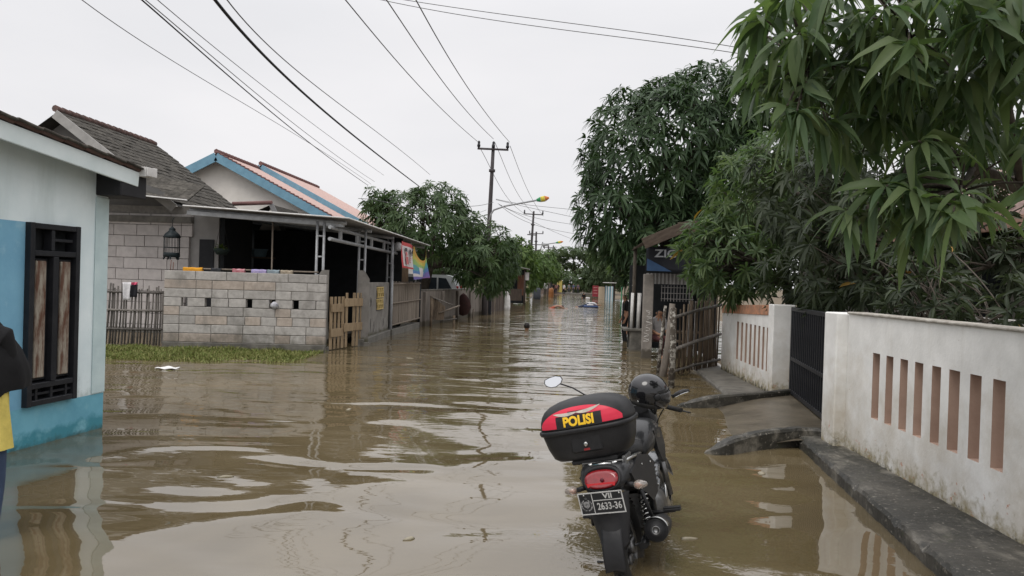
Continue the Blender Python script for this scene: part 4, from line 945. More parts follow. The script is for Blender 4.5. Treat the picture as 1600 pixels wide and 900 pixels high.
# broken bamboo frame in the water
w0 = on_z(673, 510); t = thing('broken_gate', 'broken bamboo mat gate standing askew in the water before the low wall', 'gate', w0, .55)
tubeo('post', [(0, 0, -.3), (.0, 0, 1.15)], .05, bamboo_brown, t, 6); tubeo('post', [(.95, .0, -.3), (.95, 0, .42)], .05, bamboo_brown, t, 6)
tubeo('rail', [(-.05, -.03, 1.12), (.85, -.03, .82)], .022, bamboo_grey, t, 6); tubeo('rail', [(.30, -.04, .50), (1.15, -.04, .80)], .03, wattle, t, 6); tubeo('rail', [(.35, -.04, .22), (1.05, -.04, .30)], .022, bamboo_grey, t, 6)
for i in range(7): boxo('slat', (.06+i*.075, .0, .68-.03*i), (.07, .015, .85-.05*i), bamboo_brown, t, 0, (0, .08, 0))
p = on_z(739, 496); t = tag(tubeo('stake', [(p.x, p.y, -.3), (p.x+.02, p.y, .42)], .045, wattle, None, 6), 'short pale stake in the water before the low wall', 'stake')

# white van parked behind the low wall
t = thing('parked_van', 'silver white van parked behind the low wall under the mango tree', 'van', (-6.45, 36.6, .12), 0)
vm = M_('silver_paint', (.42, .44, .45), (.38, .40, .41), 3, .3, coat=.6, metal=.2); vg = bpy.data.materials['dark_glass']
prof = [(-2.1, .30), (-2.15, .85), (-1.75, 1.05), (-1.1, 1.78), (-.8, 1.88), (1.55, 1.88), (1.85, 1.78), (2.12, 1.12), (2.15, .35)]
m = MB(); m.prism(prof, .82, 0, Matrix.Rotation(PI/2, 4, 'X'), -.82); m.build('body', vm, t)
for s in (-1, 1):
    y = s*.825
    for poly in ([(-1.0, 1.15), (-.75, 1.72), (.05, 1.74), (.05, 1.15)], [(.13, 1.15), (.13, 1.74), (1.1, 1.74), (1.1, 1.15)], [(1.18, 1.15), (1.18, 1.74), (1.55, 1.72), (1.86, 1.18)]):
        m = MB(); m.prism(poly, .012, 0, Matrix.Translation((0, y+.006*s, 0)) @ Matrix.Rotation(PI/2, 4, 'X'), -.012); m.build('window', vg, t)
    for x in (-1.35, 1.3):
        wh = MB().lathe([(.0, -.09), (.27, -.09), (.32, -.05), (.32, .05), (.27, .09), (0, .09)], 16, M=Matrix.Rotation(PI/2, 4, 'X')).build('wheel', rubber, t, (x, s*.74, .3)); MB().lathe([(0, -.1), (.17, -.095), (.19, .095), (0, .1)], 12, M=Matrix.Rotation(PI/2, 4, 'X')).build('rim', alloy, wh)
    boxo('tail_light', (2.06, s*.72, 1.22), (.16, .16, .30), red_lens, t, .02); boxo('headlight', (-2.1, s*.6, .78), (.12, .3, .16), clear_lens, t, .02)
boxo('rear_bumper', (2.14, 0, .42), (.12, 1.6, .22), plastic_soft, t, .03)

def fence_panels(name, lab, p0, p1, z0, z1, n, mats, cat='fence', th_=.05):
    d = p1-p0; q = thing(name, lab, cat, (p0.x, p0.y, 0), math.atan2(d.y, d.x)); w = d.length/n
    for i in range(n): boxo('board', (w*(i+.5), random.uniform(-.02, .02), (z0+z1)/2), (w*.95, th_, z1-z0+random.uniform(-.05, .05)), mats[i % len(mats)], q, .004)
    return q
pbw = M_('brown_plank', (.085, .065, .052), (.055, .043, .036), 6, .9, stretch=(2, 2, .4), rand=.25)
fence_panels('plank_fence', 'dark brown upright plank fence beside the white wrapped post', on_z(752, 491), on_z(787, 484.5), -.3, 1.55, 16, [pbw, bpy.data.materials['dark_maroon_sack'] if False else pbw])
p = on_z(768, 487.5)
t = thing('post', 'two dark square posts of a small gateway at the end of the low wall', 'gateway', (*on_z(757, 491).xy, 0))
for x in (-.18, .28): boxo('post', (x, -.1, .5), (.16, .16, 1.8), black_paint, t, .01)
boxo('lintel', (.05, -.1, 1.37), (.75, .18, .06), concrete_dark, t); boxo('pale_pole', (.55, -.2, .45), (.05, .05, 1.5), wattle, t)
# pampas-like pale plume plant
t = thing('plume_plant', 'pale cream plumed grass standing behind the low wall', 'plant', (-3.9, 42, .05)); K = 150
az = rng.uniform(0, 2*PI, K); el = rng.uniform(.95, 1.5, K); d0 = np.stack([np.cos(az)*np.cos(el), np.sin(az)*np.cos(el), np.sin(el)], -1); sd = nrm(np.cross(d0, np.tile([[0, 0, 1.]], (K, 1))))
V, F = leaf_arrays(np.zeros((K, 3))+rng.normal(0, .08, (K, 3)), d0, sd, rng.uniform(1.3, 2.2, K), rng.uniform(.05, .12, K), rng.uniform(.1, .35, K), 4)
np_mesh('blades', V, F, M_('pale_plume', (.34, .31, .22), (.2, .2, .12), 6, .9), t, kind='stuff')
# white wrapped post
p = on_z(792, 484); t = thing('wrapped_post', 'post wrapped in white plastic sheeting standing in the water', 'post', (p.x, p.y, 0)); m = MB()
m.loft([[(r*math.cos(a)*(1+.12*math.sin(5*a+z*4)), r*math.sin(a)*(1+.12*math.sin(5*a+z*4)), z) for a in np.linspace(0, 2*PI, 17)[:-1]] for z, r in ((-.2, .20), (.2, .19), (.6, .175), (.85, .165), (.98, .09), (1.05, .14), (1.13, .12), (1.15, .03))]); m.build('wrap', pvc, t)
boxo('dark_board', (-.45, .15, .5), (.5, .05, 1.6), black_paint, t)
# roadside stall
sp_ = on_z(803, 476); t = thing('stall', 'dark roadside stall with tilted roof and orange side on the left bank', 'stall', (sp_.x-.2, sp_.y+.5, 0))
mb = MB(); mb.sheet(lambda u, v: (-1.2+2.5*u, -.7+2.6*v, 3.15-.42*u+.02*math.sin(v*60)), 4, 40, thick=.03); mb.build('roof', tin, t)
for x in (-1., .95):
    for y in (-.4, 1.6): tubeo('post', [(x, y, -.3), (x, y, 2.75)], .05, pbw, t, 6)
boxo('back_wall', (-.1, 1.7, 1.4), (2.0, .06, 2.7), dark_room, t, 0); boxo('orange_side', (.62, .8, 1.5), (.5, .05, 1.6), M_('orange_plank', (.15, .065, .04), (.09, .045, .03), 6, .8, stretch=(3, 3, .4)), t)
boxo('counter', (-.1, .1, .75), (1.7, .5, .9), pbw, t); boxo('hanging_sign', (1.12, -.3, 2.2), (.34, .03, .6), M_('dull_white_sign', (.42, .40, .39), None, 5, .7), t); boxo('green_board', (-1.25, .9, 1.3), (.6, .05, 1.6), M_('green_board', (.03, .10, .06), None, 5, .7), t)
p = on_z(823, 471); t = thing('rack', 'empty metal rack in the water right of the roadside stall', 'rack', (p.x, p.y, 0))
for x in (-.5, .5):
    for y in (0, .6): tubeo('leg', [(x, y, -.3), (x, y, 1.45)], .025, steel_grey, t, 6)
for z in (.35, .6, .95): boxo('shelf', (0, .3, z), (1.05, .65, .03), steel_grey, t)
boxo('top', (0, .3, 1.47), (1.15, .75, .06), black_paint, t)
p = on_z(839, 468); t = thing('water_tank', 'blue grey tank on the left bank beyond the rack', 'tank', (p.x, p.y, -.1)); MB().lathe([(0, 0), (.36, 0), (.38, .5), (.36, 1.1), (.3, 1.25), (.15, 1.3), (0, 1.3)], 16).build('body', M_('blue_grey_plastic', (.04, .045, .055), None, 4, .6), t); MB().lathe([(0, 1.3), (.2, 1.3), (.2, 1.37), (0, 1.37)], 12).build('lid', plastic, t)
p = on_z(848, 465); t = thing('tarpaulin', 'white tarpaulin hung between poles on the far left bank', 'tarpaulin', (p.x, p.y, 0)); mb = MB(); mb.sheet(lambda u, v: (-.5+1.1*u, .1*math.sin(u*8), 1.0+.65*v+.1*u*v), 12, 4, thick=.01); mb.build('sheet', cloth_white, t)
for x in (-.5, .6): tubeo('pole', [(x, .05, -.2), (x, .05, 2.0)], .03, bamboo_brown, t, 6)
p = on_z(861, 464); t = thing('jerrycan', 'tall orange drum at the water edge on the far left bank', 'drum', (p.x, p.y, 0)); MB().lathe([(0, -.1), (.30, -.1), (.32, .1), (.30, .45), (.32, .5), (.30, .95), (.24, 1.05), (0, 1.08)], 14).build('body', M_('orange_plastic', (.24, .10, .035), None, 4, .5), t)
t = thing('hut', 'small dim hut with flat roof behind the people at the end of the street', 'hut', (.2, 138, 0)); boxo('wall', (0, 0, 1.6), (4.2, 3.5, 3.4), M_('dim_brick_wall', (.16, .12, .11), (.1, .08, .07), 3, .9), t); boxo('roof', (0, -.2, 3.4), (5, 4.4, .2), tin, t); boxo('door', (.5, -1.78, 1.1), (.9, .06, 2.1), black_paint, t); boxo('window', (-1.1, -1.78, 1.7), (.9, .06, .9), bpy.data.materials['dark_glass'], t)
p = on_y(874, 458, 122); t = thing('yellow_sign', 'yellow painted gate pier at the end of the flooded street', 'pier', (p.x, p.y, 0)); boxo('pier', (0, 0, 1.2), (.8, .5, 1.9), M_('yellow_paint', (.42, .34, .10), None, 4, .7), t); tubeo('pole', [(-.25, 0, 2.4), (-.25, 0, 4.6)], .06, M_('yellow_pole', (.4, .35, .18), None, 4, .6), t, 6); tubeo('pole', [(.3, 0, 2.4), (.3, 0, 4.4)], .06, pvc, t, 6)
boxo('kerb', (12, 118, .0), (20, .5, .5), concrete_dark, None, .05, kind='structure')
# right bank far fences
fence_panels('fence', 'far pale blue and white board fence under the trees on the right bank', on_z(957, 471), on_z(945, 468), -.3, 1.55, 9, [M_('pale_blue_board', (.30, .42, .46), None, 4, .7), pvc, M_('blue_board', (.05, .16, .22), None, 4, .7)])
p = on_z(951, 469); t = tag(boxo('awning', (p.x+.1, p.y+.6, 1.95), (1.4, 2.6, .07), pvc, None, .01), 'white flat awning over the pale blue fence on the right bank', 'awning')
fence_panels('fence', 'far cream board fence on the right bank left of the blue one', on_z(944.5, 468), on_z(935, 466), -.3, 1.45, 6, [M_('cream_board', (.40, .32, .22), (.34, .27, .19), 4, .8)])
p = on_z(930, 465.5); t = thing('sign_board', 'red sign board standing at the far right bank', 'sign', (p.x, p.y, 0)); boxo('board', (0, 0, .85), (.75, .06, 1.4), M_('sign_red', (.22, .03, .04), None, 5, .6), t)
for z in (1.3, .95, .6): boxo('line', (0, -.035, z), (.5, .005, .08), M_('sign_print', (.42, .2, .19), None, 5, .6), t, 0)
for x in (-.3, .3): tubeo('leg', [(x, .05, -.3), (x, .05, .3)], .03, pbw, t, 5)
# floating debris
p = on_z(262, 576); m = MB(); m.sheet(lambda u, v: (p.x-.18+.36*u, p.y-.13+.26*v, .012+.022*math.sin(u*PI)*math.sin(v*PI)+.010*math.sin(u*9+v*5)), 10, 6, thick=.006); o = m.build('plastic_sheet', cloth_white); tag(o, 'white plastic scrap floating below the grass strip', 'litter')
fl_m = M_('floating_scum', (.30, .27, .21), (.16, .14, .09), 9, .7)
for i, (px, py, w_, lab) in enumerate(((437, 553, .16, 'pale scrap floating off the right end of the grass strip'), (545, 640, .07, 'small brown scrap floating in the dark reflection before the pallet gate'), (1075, 842, .06, 'tiny pale scrap floating right of the muffler'), (352, 745, .07, 'small scrap floating in the left foreground water'), (640, 560, .12, 'pale scrap floating mid water before the vent wall'), (640, 842, .045, 'tiny scrap floating in the central foreground water'), (1190, 740, .07, 'leaf scrap floating beside the near driveway kerb'))):
    p = on_z(px, py); a_ = random.uniform(0, 3); m = MB(); m.loft([[(w_*r_*math.cos(a)*(1+.3*math.sin(3*a+i)), w_*.5*r_*math.sin(a)*(1+.25*math.sin(2*a+i)), z_) for a in np.linspace(0, 2*PI, 11)[:-1]] for r_, z_ in ((.9, -.004), (1, .004), (.6, .010))]); o = m.build('floating_scrap', fl_m, None, (p.x, p.y, 0), (0, 0, a_)); tag(o, lab, 'litter', 'scraps floating on the flood water')

# ================================================================== POLES, LAMPS, WIRES
pole_m = M_('dark_pole', (.075, .068, .070), (.05, .046, .048), 6, .8, .003, 20, stretch=(1, 1, .3))
def pole(lab, pb, pt, r0, r1, arms, Y):
    B = on_y(*pb, Y); T = on_y(*pt, Y); B.z = -.3; q = thing('utility_pole', lab, 'pole', B, 0, 'utility poles'); d = T-B
    pts = [d*(k/5) for k in range(6)]; tubeo('shaft', pts, [r0+(r1-r0)*k/5 for k in range(6)], pole_m, q, 10)
    ax = Vector((d.z, 0, -d.x)).normalized()
    for (zf, half, ins) in arms:
        c = d*zf; c2 = c+Vector((0, -.12, 0)); m = MB(); m.tube([c2-ax*half, c2+ax*half], .055, 4, smooth=False); m.build('crossarm', pole_m, q)
        for k in ins:
            b_ = c2+ax*half*k*.93; u = d.normalized()
            m = MB(); m.tube([b_, b_+u*.07, b_+u*.10, b_+u*.20, b_+u*.22, b_+u*.34, b_+u*.40], [.04, .04, .085, .085, .06, .07, .035], 8); m.build('insulator', black_paint, q)
    m = MB(); m.tube([d*.845, d*.86], r1*1.9, 10); m.build('collar', pole_m, q); return q, d, B
q1, d1, B1 = pole('tall dark utility pole with three insulators rising behind the left mango tree', (757, 475), (771, 226), .15, .085, [(.972, .80, (-1, 0.02, 1))], 39)
q2, d2, B2 = pole('second utility pole with a bare crossarm down the street', (825, 452), (834, 330), .17, .10, [(.965, 1.0, (-1, 1)), (.74, .5, ())], 77)
q3, d3, B3 = pole('third, double armed utility pole far down the street', (836, 452), (838, 362), .18, .12, [(.97, 1.0, (-1, 1)), (.80, 1.0, (-1, 1))], 106)
q4, d4, B4 = pole('faint farthest utility pole above the rain tree', (857, 452), (857, 383), .18, .12, [(.95, .9, (-1, 1))], 128)
cols3 = [M_('lamp_green', (.04, .25, .10), None, 4, .6), M_('lamp_yellow', (.6, .5, .06), None, 4, .6), M_('lamp_orange', (.62, .20, .06), None, 4, .6)]
def lamp(lab, pa, pb_, pc, Y, r):
    A, B, C_ = on_y(*pa, Y), on_y(*pb_, Y), on_y(*pc, Y); q = thing('street_lamp', lab, 'street lamp', A, 0, 'street lamps')
    L1 = B-A; tubeo('arm', [Vector((-.12, 0, -.7)), Vector((-.02, 0, -.25)), Vector((.12, -.05, -.04)), L1*.3+Vector((0, 0, .03)), L1], r, steel_grey, q, 8)
    d = C_-B
    for i, m_ in enumerate(cols3):
        a0, a1 = L1+d*(i/3), L1+d*((i+1)/3); rr_ = ([.06, .14], [.14, .15], [.15, .04])[i]
        m = MB(); m.tube([a0+d*.01, a1], rr_, 8, flat=.7); m.build('lamp_head', m_, q)
    return q
lamp('street lamp with green, yellow and orange head on the tall dark pole', (768, 327), (838, 313), (858, 309), 38.9, .045)
lamp('second street lamp with faded orange head far down the street', (846, 383), (868, 379.5), (880, 377.5), 88, .06)
p = on_y(852, 382.5, 90); t = thing('transformer', 'grey box transformer on the far pole below the second lamp', 'transformer', p); boxo('box', (0, 0, 0), (.9, .6, .32), steel_grey, t, .03); tubeo('bracket', [(-.1, 0, -.15), (-.1, 0, -.5)], .05, pole_m, t, 6)
blackw = M_('wire_black', (.012, .012, .013), None, 5, .6); greyw = M_('wire_grey', (.10, .10, .10), None, 5, .5)
def wire(lab, pts, Y0, Y1, r, m_, group='overhead wires'):
    P = np.array(pts, float); s = np.concatenate([[0], np.cumsum(np.linalg.norm(np.diff(P, axis=0), axis=1))]); s /= s[-1]; out = []
    n_ = 28
    for k in range(n_+1):
        u = k/n_; 
        # smooth pixel curve through the measured points (quadratic/cubic fit)
        deg = min(len(P)-1, 3); cx = np.polyfit(s, P[:, 0], deg); cy = np.polyfit(s, P[:, 1], deg)
        Yk = 1/((1-u)/Y0+u/Y1); out.append(on_y(np.polyval(cx, u), np.polyval(cy, u), Yk))
    o = MB().tube(out, r, 6).build('wire', m_); tag(o, lab, 'wire', group); return o
wire('left wire running to the left insulator of the tall dark pole', [(480, -72), (540, 0), (640, 118), (746, 221)], 13, 39, .013, greyw)
wire('middle wire running to the top insulator of the tall dark pole', [(545, -80), (604, 0), (690, 125), (771, 217)], 13, 39, .013, greyw)
wire('right wire running to the right insulator of the tall dark pole', [(610, -75), (650, 0), (725, 128), (796, 222)], 13, 39, .013, greyw)
wire('wire from the left insulator down to the second pole', [(748, 228), (768, 266), (790, 305), (823, 336)], 39, 77, .014, greyw)
wire('wire from the top insulator down to the second pole', [(773, 222), (792, 268), (815, 312), (834, 334)], 39, 77, .014, greyw)
wire('wire from the right insulator down to the second pole', [(797, 228), (812, 268), (830, 308), (849, 338)], 39, 77, .014, greyw)
wire('thick twisted black cable, heaviest of the wires over the left roofs', [(285, -72), (338, 0), (420, 98), (500, 165), (580, 235), (655, 291)], 8.5, 36, .023, blackw, 'left hand wires')
wire('thin wire just right of the thick black cable', [(325, -45), (372, 22), (450, 98), (560, 185), (672, 273)], 9, 38, .009, greyw, 'left hand wires')
wire('leftmost thin wire over the blue roofed house', [(60, -55), (130, 0), (300, 115), (430, 190), (580, 288)], 9, 36, .007, greyw, 'left hand wires')
wire('dark paired cable left of the thick black cable', [(165, -50), (218, 0), (310, 75), (400, 155), (500, 237), (575, 289)], 9, 36, .012, blackw, 'left hand wires')
wire('second strand of the paired cable above the blue roofed house', [(180, -40), (228, 2), (330, 85), (430, 172), (520, 238), (585, 284)], 9.2, 36, .008, greyw, 'left hand wires')
wire('thin wire between the paired cable and the thick cable', [(195, -45), (245, 0), (350, 85), (470, 180), (600, 274)], 9.5, 36, .007, greyw, 'left hand wires')
wire('upper of two wires crossing to the right hand trees', [(500, -25), (640, 3), (800, 22), (1000, 52), (1230, 88)], 24, 19, .010, greyw, 'crossing wires')
wire('lower of two wires crossing to the right hand trees', [(480, -30), (580, -2), (800, 34), (1000, 63), (1230, 96)], 24, 19, .010, greyw, 'crossing wires')
for i, (pts, w0_, w1_) in enumerate((([(775, 311), (810, 318), (860, 324), (915, 330)], 39, 48), ([(775, 312), (830, 325), (900, 340), (960, 352)], 39, 48), ([(778, 318), (820, 336), (890, 350), (950, 362)], 39, 60), ([(780, 320), (820, 340), (890, 372), (950, 388)], 39, 70), ([(783, 322), (815, 343), (880, 362), (950, 376)], 39, 60), ([(771, 316), (740, 322), (700, 318)], 39, 30))):
    wire(['topmost', 'second', 'third', 'lowest', 'fourth', 'short drooping'][i]+(' service wire fanning right from the tall dark pole' if i < 5 else ' service wire going left from the tall dark pole into the mango tree'), pts, w0_, w1_, .011, greyw, 'service wires')
t = wire('drooping service wire over the canopy corner of the block house', [(560, 310), (620, 320), (690, 336), (760, 328)], 24, 39, .008, greyw, 'service wires')
# ================================================================== TREES
def leaf_mat(name, a, b, c, rough=.45, trans=.25):
    m = M_(name, a, b, 2.5, rough, attr='tint', rand2=c, spec=.2)
    n = m.node_tree; N = n.nodes; L = n.links; b_ = N['Principled BSDF']; src = b_.inputs['Base Color'].links[0].from_socket
    tr = N.new('ShaderNodeBsdfTranslucent'); mc = N.new('ShaderNodeMixRGB'); mc.blend_type = 'MULTIPLY'; mc.inputs[0].default_value = 1; mc.inputs[2].default_value = (1.25, 1.45, .7, 1)
    L.new(src, mc.inputs[1]); L.new(mc.outputs[0], tr.inputs[0]); ms = N.new('ShaderNodeMixShader'); ms.inputs[0].default_value = trans
    L.new(b_.outputs[0], ms.inputs[1]); L.new(tr.outputs[0], ms.inputs[2]); L.new(ms.outputs[0], N['Material Output'].inputs[0]); return m
mango = leaf_mat('mango_leaf', (.021, .043, .019), (.036, .066, .028), (.058, .096, .042), .42)
mango_mid = leaf_mat('mid_mango_leaf', (.032, .060, .024), (.05, .085, .034), (.08, .12, .05), .45)
mango_near = leaf_mat('near_mango_leaf', (.056, .094, .048), (.080, .124, .062), (.115, .155, .068), .45, .38)
mango_dusk = leaf_mat('dark_mango_leaf', (.022, .031, .019), (.034, .045, .027), (.058, .073, .042), .45)
green_far = leaf_mat('far_leaf', (.045, .085, .025), (.07, .115, .035), (.11, .16, .05), .6)
dark_far = leaf_mat('far_dark_leaf', (.035, .058, .028), (.055, .08, .038), (.08, .11, .055), .6)
old_leaf = leaf_mat('withered_leaf', (.32, .16, .035), (.25, .11, .03), (.30, .2, .05), .6)
rain_leaf = leaf_mat('rain_tree_leaf', (.05, .075, .04), (.07, .10, .05), (.09, .12, .06), .7)
def scatter(lobes, n, inner=.22):
    """rosette points and outward axes over a crown made of ellipsoid lobes"""
    c = np.array([l[0] for l in lobes]); r = np.array([l[1] for l in lobes]); wgt = (r.prod(1))**(2/3); wgt /= wgt.sum()
    P, A = [], []
    while len(P) < n:
        k = rng.choice(len(lobes), p=wgt); d = nrm(rng.normal(size=3))
        rad = 1-abs(rng.normal(0, .09)) + .06*math.sin(d[0]*7+k)+.06*math.sin(d[2]*9+d[1]*6)
        if rng.random() < inner: rad *= rng.uniform(.45, .9)
        p = c[k]+d*r[k]*rad
        ok = True
        for m in range(len(lobes)):
            if m != k and (((p-c[m])/r[m])**2).sum() < .55 and rng.random() < .85: ok = False; break
        if not ok: continue
        P.append(p); A.append(nrm(nrm(d/r[k])+np.array([0, 0, .35])+rng.normal(0, .25, 3)))
    return np.array(P), np.array(A)
def rosette_leaves(P, A, nl, L, Wd, droop, lrand=.3, e0=-.15, e1=.85):
    n = len(P); K = n*nl; A_ = np.repeat(A, nl, 0); B = np.repeat(P, nl, 0)
    t0 = nrm(np.cross(A, np.tile([[.3, .2, 1.]], (n, 1))+rng.normal(0, .1, (n, 3)))); t1 = np.cross(A, t0)
    ph = (np.tile(np.arange(nl), n)/nl*2*PI*2.62 + rng.uniform(0, 2*PI, n).repeat(nl) + rng.normal(0, .2, K))[:, None]
    rad = np.repeat(t0, nl, 0)*np.cos(ph)+np.repeat(t1, nl, 0)*np.sin(ph)
    el = rng.uniform(e0, e1, K)[:, None]
    d0 = nrm(rad*np.cos(el)+A_*np.sin(el)); sd = nrm(np.cross(d0, A_)+rng.normal(0, .12, (K, 3))); sd = nrm(sd-d0*(sd*d0).sum(1)[:, None])
    B = B-A_*(rng.uniform(0, .12, K)*L)[:, None]+d0*L*.06
    f = rng.uniform(1-lrand, 1+lrand*.6, K)
    return B, d0, sd, L*f, Wd*f*rng.uniform(.8, 1.2, K), droop*rng.uniform(.6, 1.4, K)
def limb_tubes(mb, paths):
    for pts, r0, r1 in paths:
        n = len(pts); mb.tube(pts, [r0+(r1-r0)*i/(n-1) for i in range(n)], 7)
def curve(a, b, bend, n=6):
    a, b = Vector(a), Vector(b); m = (a+b)/2+Vector(bend); return [a*(1-t)**2+m*2*t*(1-t)+b*t*t for t in [k/n for k in range(n+1)]]
def make_tree(name, lab, cat, base, fork, lobes, n, nl, L, Wd, droop, Sg, lm_, trunk_r, parts=0, group=None, twigs=60, barkm=None, inner=.22, wavy=0, extra=None):
    base = np.array(base, float); q = thing(name, lab, cat, base, 0, group)
    P, A = scatter(lobes, n, inner)
    if extra is not None: P = np.concatenate([P, extra[0]]); A = np.concatenate([A, extra[1]])
    B, d0, sd, Ls, Ws, dr = rosette_leaves(P, A, nl, L, Wd, droop)
    tint = rng.random(len(P)).repeat(nl)**2*.8+rng.random(len(B))*.3; tint = np.clip(tint, 0, 1)
    if parts:
        dist = np.linalg.norm(B-CO, axis=1)/Ls; near = np.argsort(dist)[:parts]
        leaf_parts(q, base, B[near], d0[near], sd[near], Ls[near], Ws[near], dr[near], lm_, Sg, wavy); keep = np.setdiff1d(np.arange(len(B)), near)
        B, d0, sd, Ls, Ws, dr, tint = [a[keep] for a in (B, d0, sd, Ls, Ws, dr, tint)]
    V, F = leaf_arrays(B-base, d0, sd, Ls, Ws, dr, Sg, .25, wavy)
    np_mesh('foliage', V, F, lm_, q, tint=np.repeat(tint, (Sg+1)*3), kind='stuff' if parts or n*nl > 300 else None)
    mb = MB(); f = Vector(fork)-Vector(base); limb_tubes(mb, [(curve((0, 0, -.4), f, (f.length*.05, f.length*.04, 0)), trunk_r, trunk_r*.75)])
    mb.build('trunk', barkm or bark, q); mb = MB()
    for c, r in lobes:
        e = Vector(c)-Vector(base); pts = curve(f, e, (rng.normal(0, .15), rng.normal(0, .15), .1*(e-f).length)); limb_tubes(mb, [(pts, trunk_r*.55, trunk_r*.2)])
        idx = np.argsort(np.linalg.norm(P-np.array(c), axis=1)/np.max(r))[:max(40, twigs*2)]
        for k in rng.choice(idx, min(len(idx), twigs//len(lobes)+2), replace=False):
            s_ = pts[rng.integers(2, len(pts))]; limb_tubes(mb, [(curve(s_, Vector(P[k])-Vector(base), (rng.normal(0, .1), rng.normal(0, .1), .05), 4), trunk_r*.14, .008)])
    mb.build('limbs', barkm or bark, q); return q
_lv = {}
def leaf_parts(q, base, B, d0, sd, Ls, Ws, dr, mat, Sg, wavy):
    """the leaves nearest the camera: one object each, sharing a few blade meshes"""
    key = (mat.name, Sg)
    if key not in _lv:
        _lv[key] = []
        for k in range(8):
            o = np.zeros((1, 3)); V, F = leaf_arrays(o, np.array([[1., 0, 0]]), np.array([[0, 1., 0]]), np.ones(1), np.ones(1), np.array([.15+.11*k]), Sg, .25 if not wavy else .2, wavy)
            x = np_mesh('leaf', V, F, mat, tint=np.full(len(V), [.1, .5, .25, .8, .0, .6, .35, .95][k])); _lv[key].append(x.data); bpy.data.objects.remove(x)
    for i in range(len(B)):
        k = int(np.clip((dr[i]-.15)/.11, 0, 7)); k = min(7, max(0, k+int(rng.integers(-1, 2))))
        n_ = np.cross(d0[i], sd[i]); n_ = n_*np.sign(n_[2]+1e-6); y = np.cross(n_, d0[i])
        Mx = Matrix(((d0[i][0]*Ls[i], y[0]*Ws[i], n_[0]*Ls[i], B[i][0]-base[0]), (d0[i][1]*Ls[i], y[1]*Ws[i], n_[1]*Ls[i], B[i][1]-base[1]), (d0[i][2]*Ls[i], y[2]*Ws[i], n_[2]*Ls[i], B[i][2]-base[2]), (0, 0, 0, 1)))
        o = bpy.data.objects.new('leaf', _lv[key][k]); COL.objects.link(o); o.parent = q; o.matrix_basis = Mx
        if i % 97 == 40 and not wavy: o.material_slots[0].link = 'OBJECT'; o.material_slots[0].material = old_leaf; o['label'] = 'withered orange brown leaf'

# tall mango beyond the stall
make_tree('mango_tree', 'tallest dense dark mango tree rounded high behind the stall', 'tree', (4.3, 24.5, 0), (4.2, 24.4, 2.7),
    [((3.5, 24, 5.9), (2.6, 2.4, 2.3)), ((4.6, 24.3, 7.0), (2.1, 2.2, 1.75)), ((2.15, 23.8, 4.2), (1.35, 1.6, 1.7)), ((6.0, 24.5, 5.6), (1.9, 2, 2.4)), ((3.3, 23.6, 3.5), (1.5, 1.5, 1.2)), ((2.55, 23.3, 2.6), (.55, .8, .8)), ((6.7, 24.6, 7.1), (2.1, 2, 1.9)), ((5.2, 24, 4.0), (1.6, 1.6, 1.6))],
    1900, 13, .345, .075, .55, 3, mango, .28, twigs=110, inner=.18)
# lighter mango in front of the stall, right
make_tree('mango_tree', 'lighter green mango tree leaning over the stall roof and short white wall', 'tree', (5.1, 15.6, 0), (4.8, 15.5, 1.9),
    [((4.1, 15.3, 3.4), (1.0, 1.1, 1.25)), ((3.7, 14.8, 2.4), (.85, .9, .75)), ((4.9, 15.4, 3.7), (1.2, 1.2, 1.3)), ((3.5, 15.3, 1.95), (.55, .7, .45)), ((3.0, 15.0, 2.75), (.42, .6, .45)), ((3.05, 15.0, 2.15), (.40, .5, .40)), ((2.72, 15.0, 2.66), (.24, .4, .26)), ((4.6, 15.6, 4.3), (.8, .9, .8))],
    510, 12, .25, .052, .45, 3, mango_near, .12, parts=300, twigs=50)
# dark mango behind the gate
make_tree('mango_tree', 'dark dense mango tree directly behind the black gate', 'tree', (5.4, 11.6, 0), (5.2, 11.5, 1.7),
    [((4.55, 11.3, 2.9), (1.15, 1.2, 1.3)), ((5.5, 11.6, 3.2), (1.3, 1.3, 1.2)), ((6.6, 11.6, 3.1), (1.2, 1.3, 1.1)), ((4.6, 11.2, 1.9), (.9, .9, .55)), ((6.0, 10.6, 2.2), (1.2, .9, .7)), ((4.0, 12.6, 3.4), (.9, .9, 1.0)), ((5.2, 13.2, 3.9), (1.2, 1, 1.0)), ((4.3, 13.0, 2.0), (.7, .8, .7)), ((7.4, 13, 3.8), (1.2, 1, 1))],
    860, 12, .23, .05, .5, 3, mango_dusk, .13, parts=300, twigs=70, inner=.3)
# shrub at the wall
make_tree('shrub', 'dark leafy shrub just behind the long white wall near its post', 'shrub', (4.35, 8.6, 0), (4.3, 8.6, .9),
    [((4.2, 8.6, 1.75), (.42, .6, .45)), ((4.45, 7.6, 1.62), (.38, .5, .34)), ((4.5, 9.4, 1.9), (.6, .6, .6))], 110, 11, .17, .04, .4, 3, mango_dusk, .05, parts=300, twigs=40)
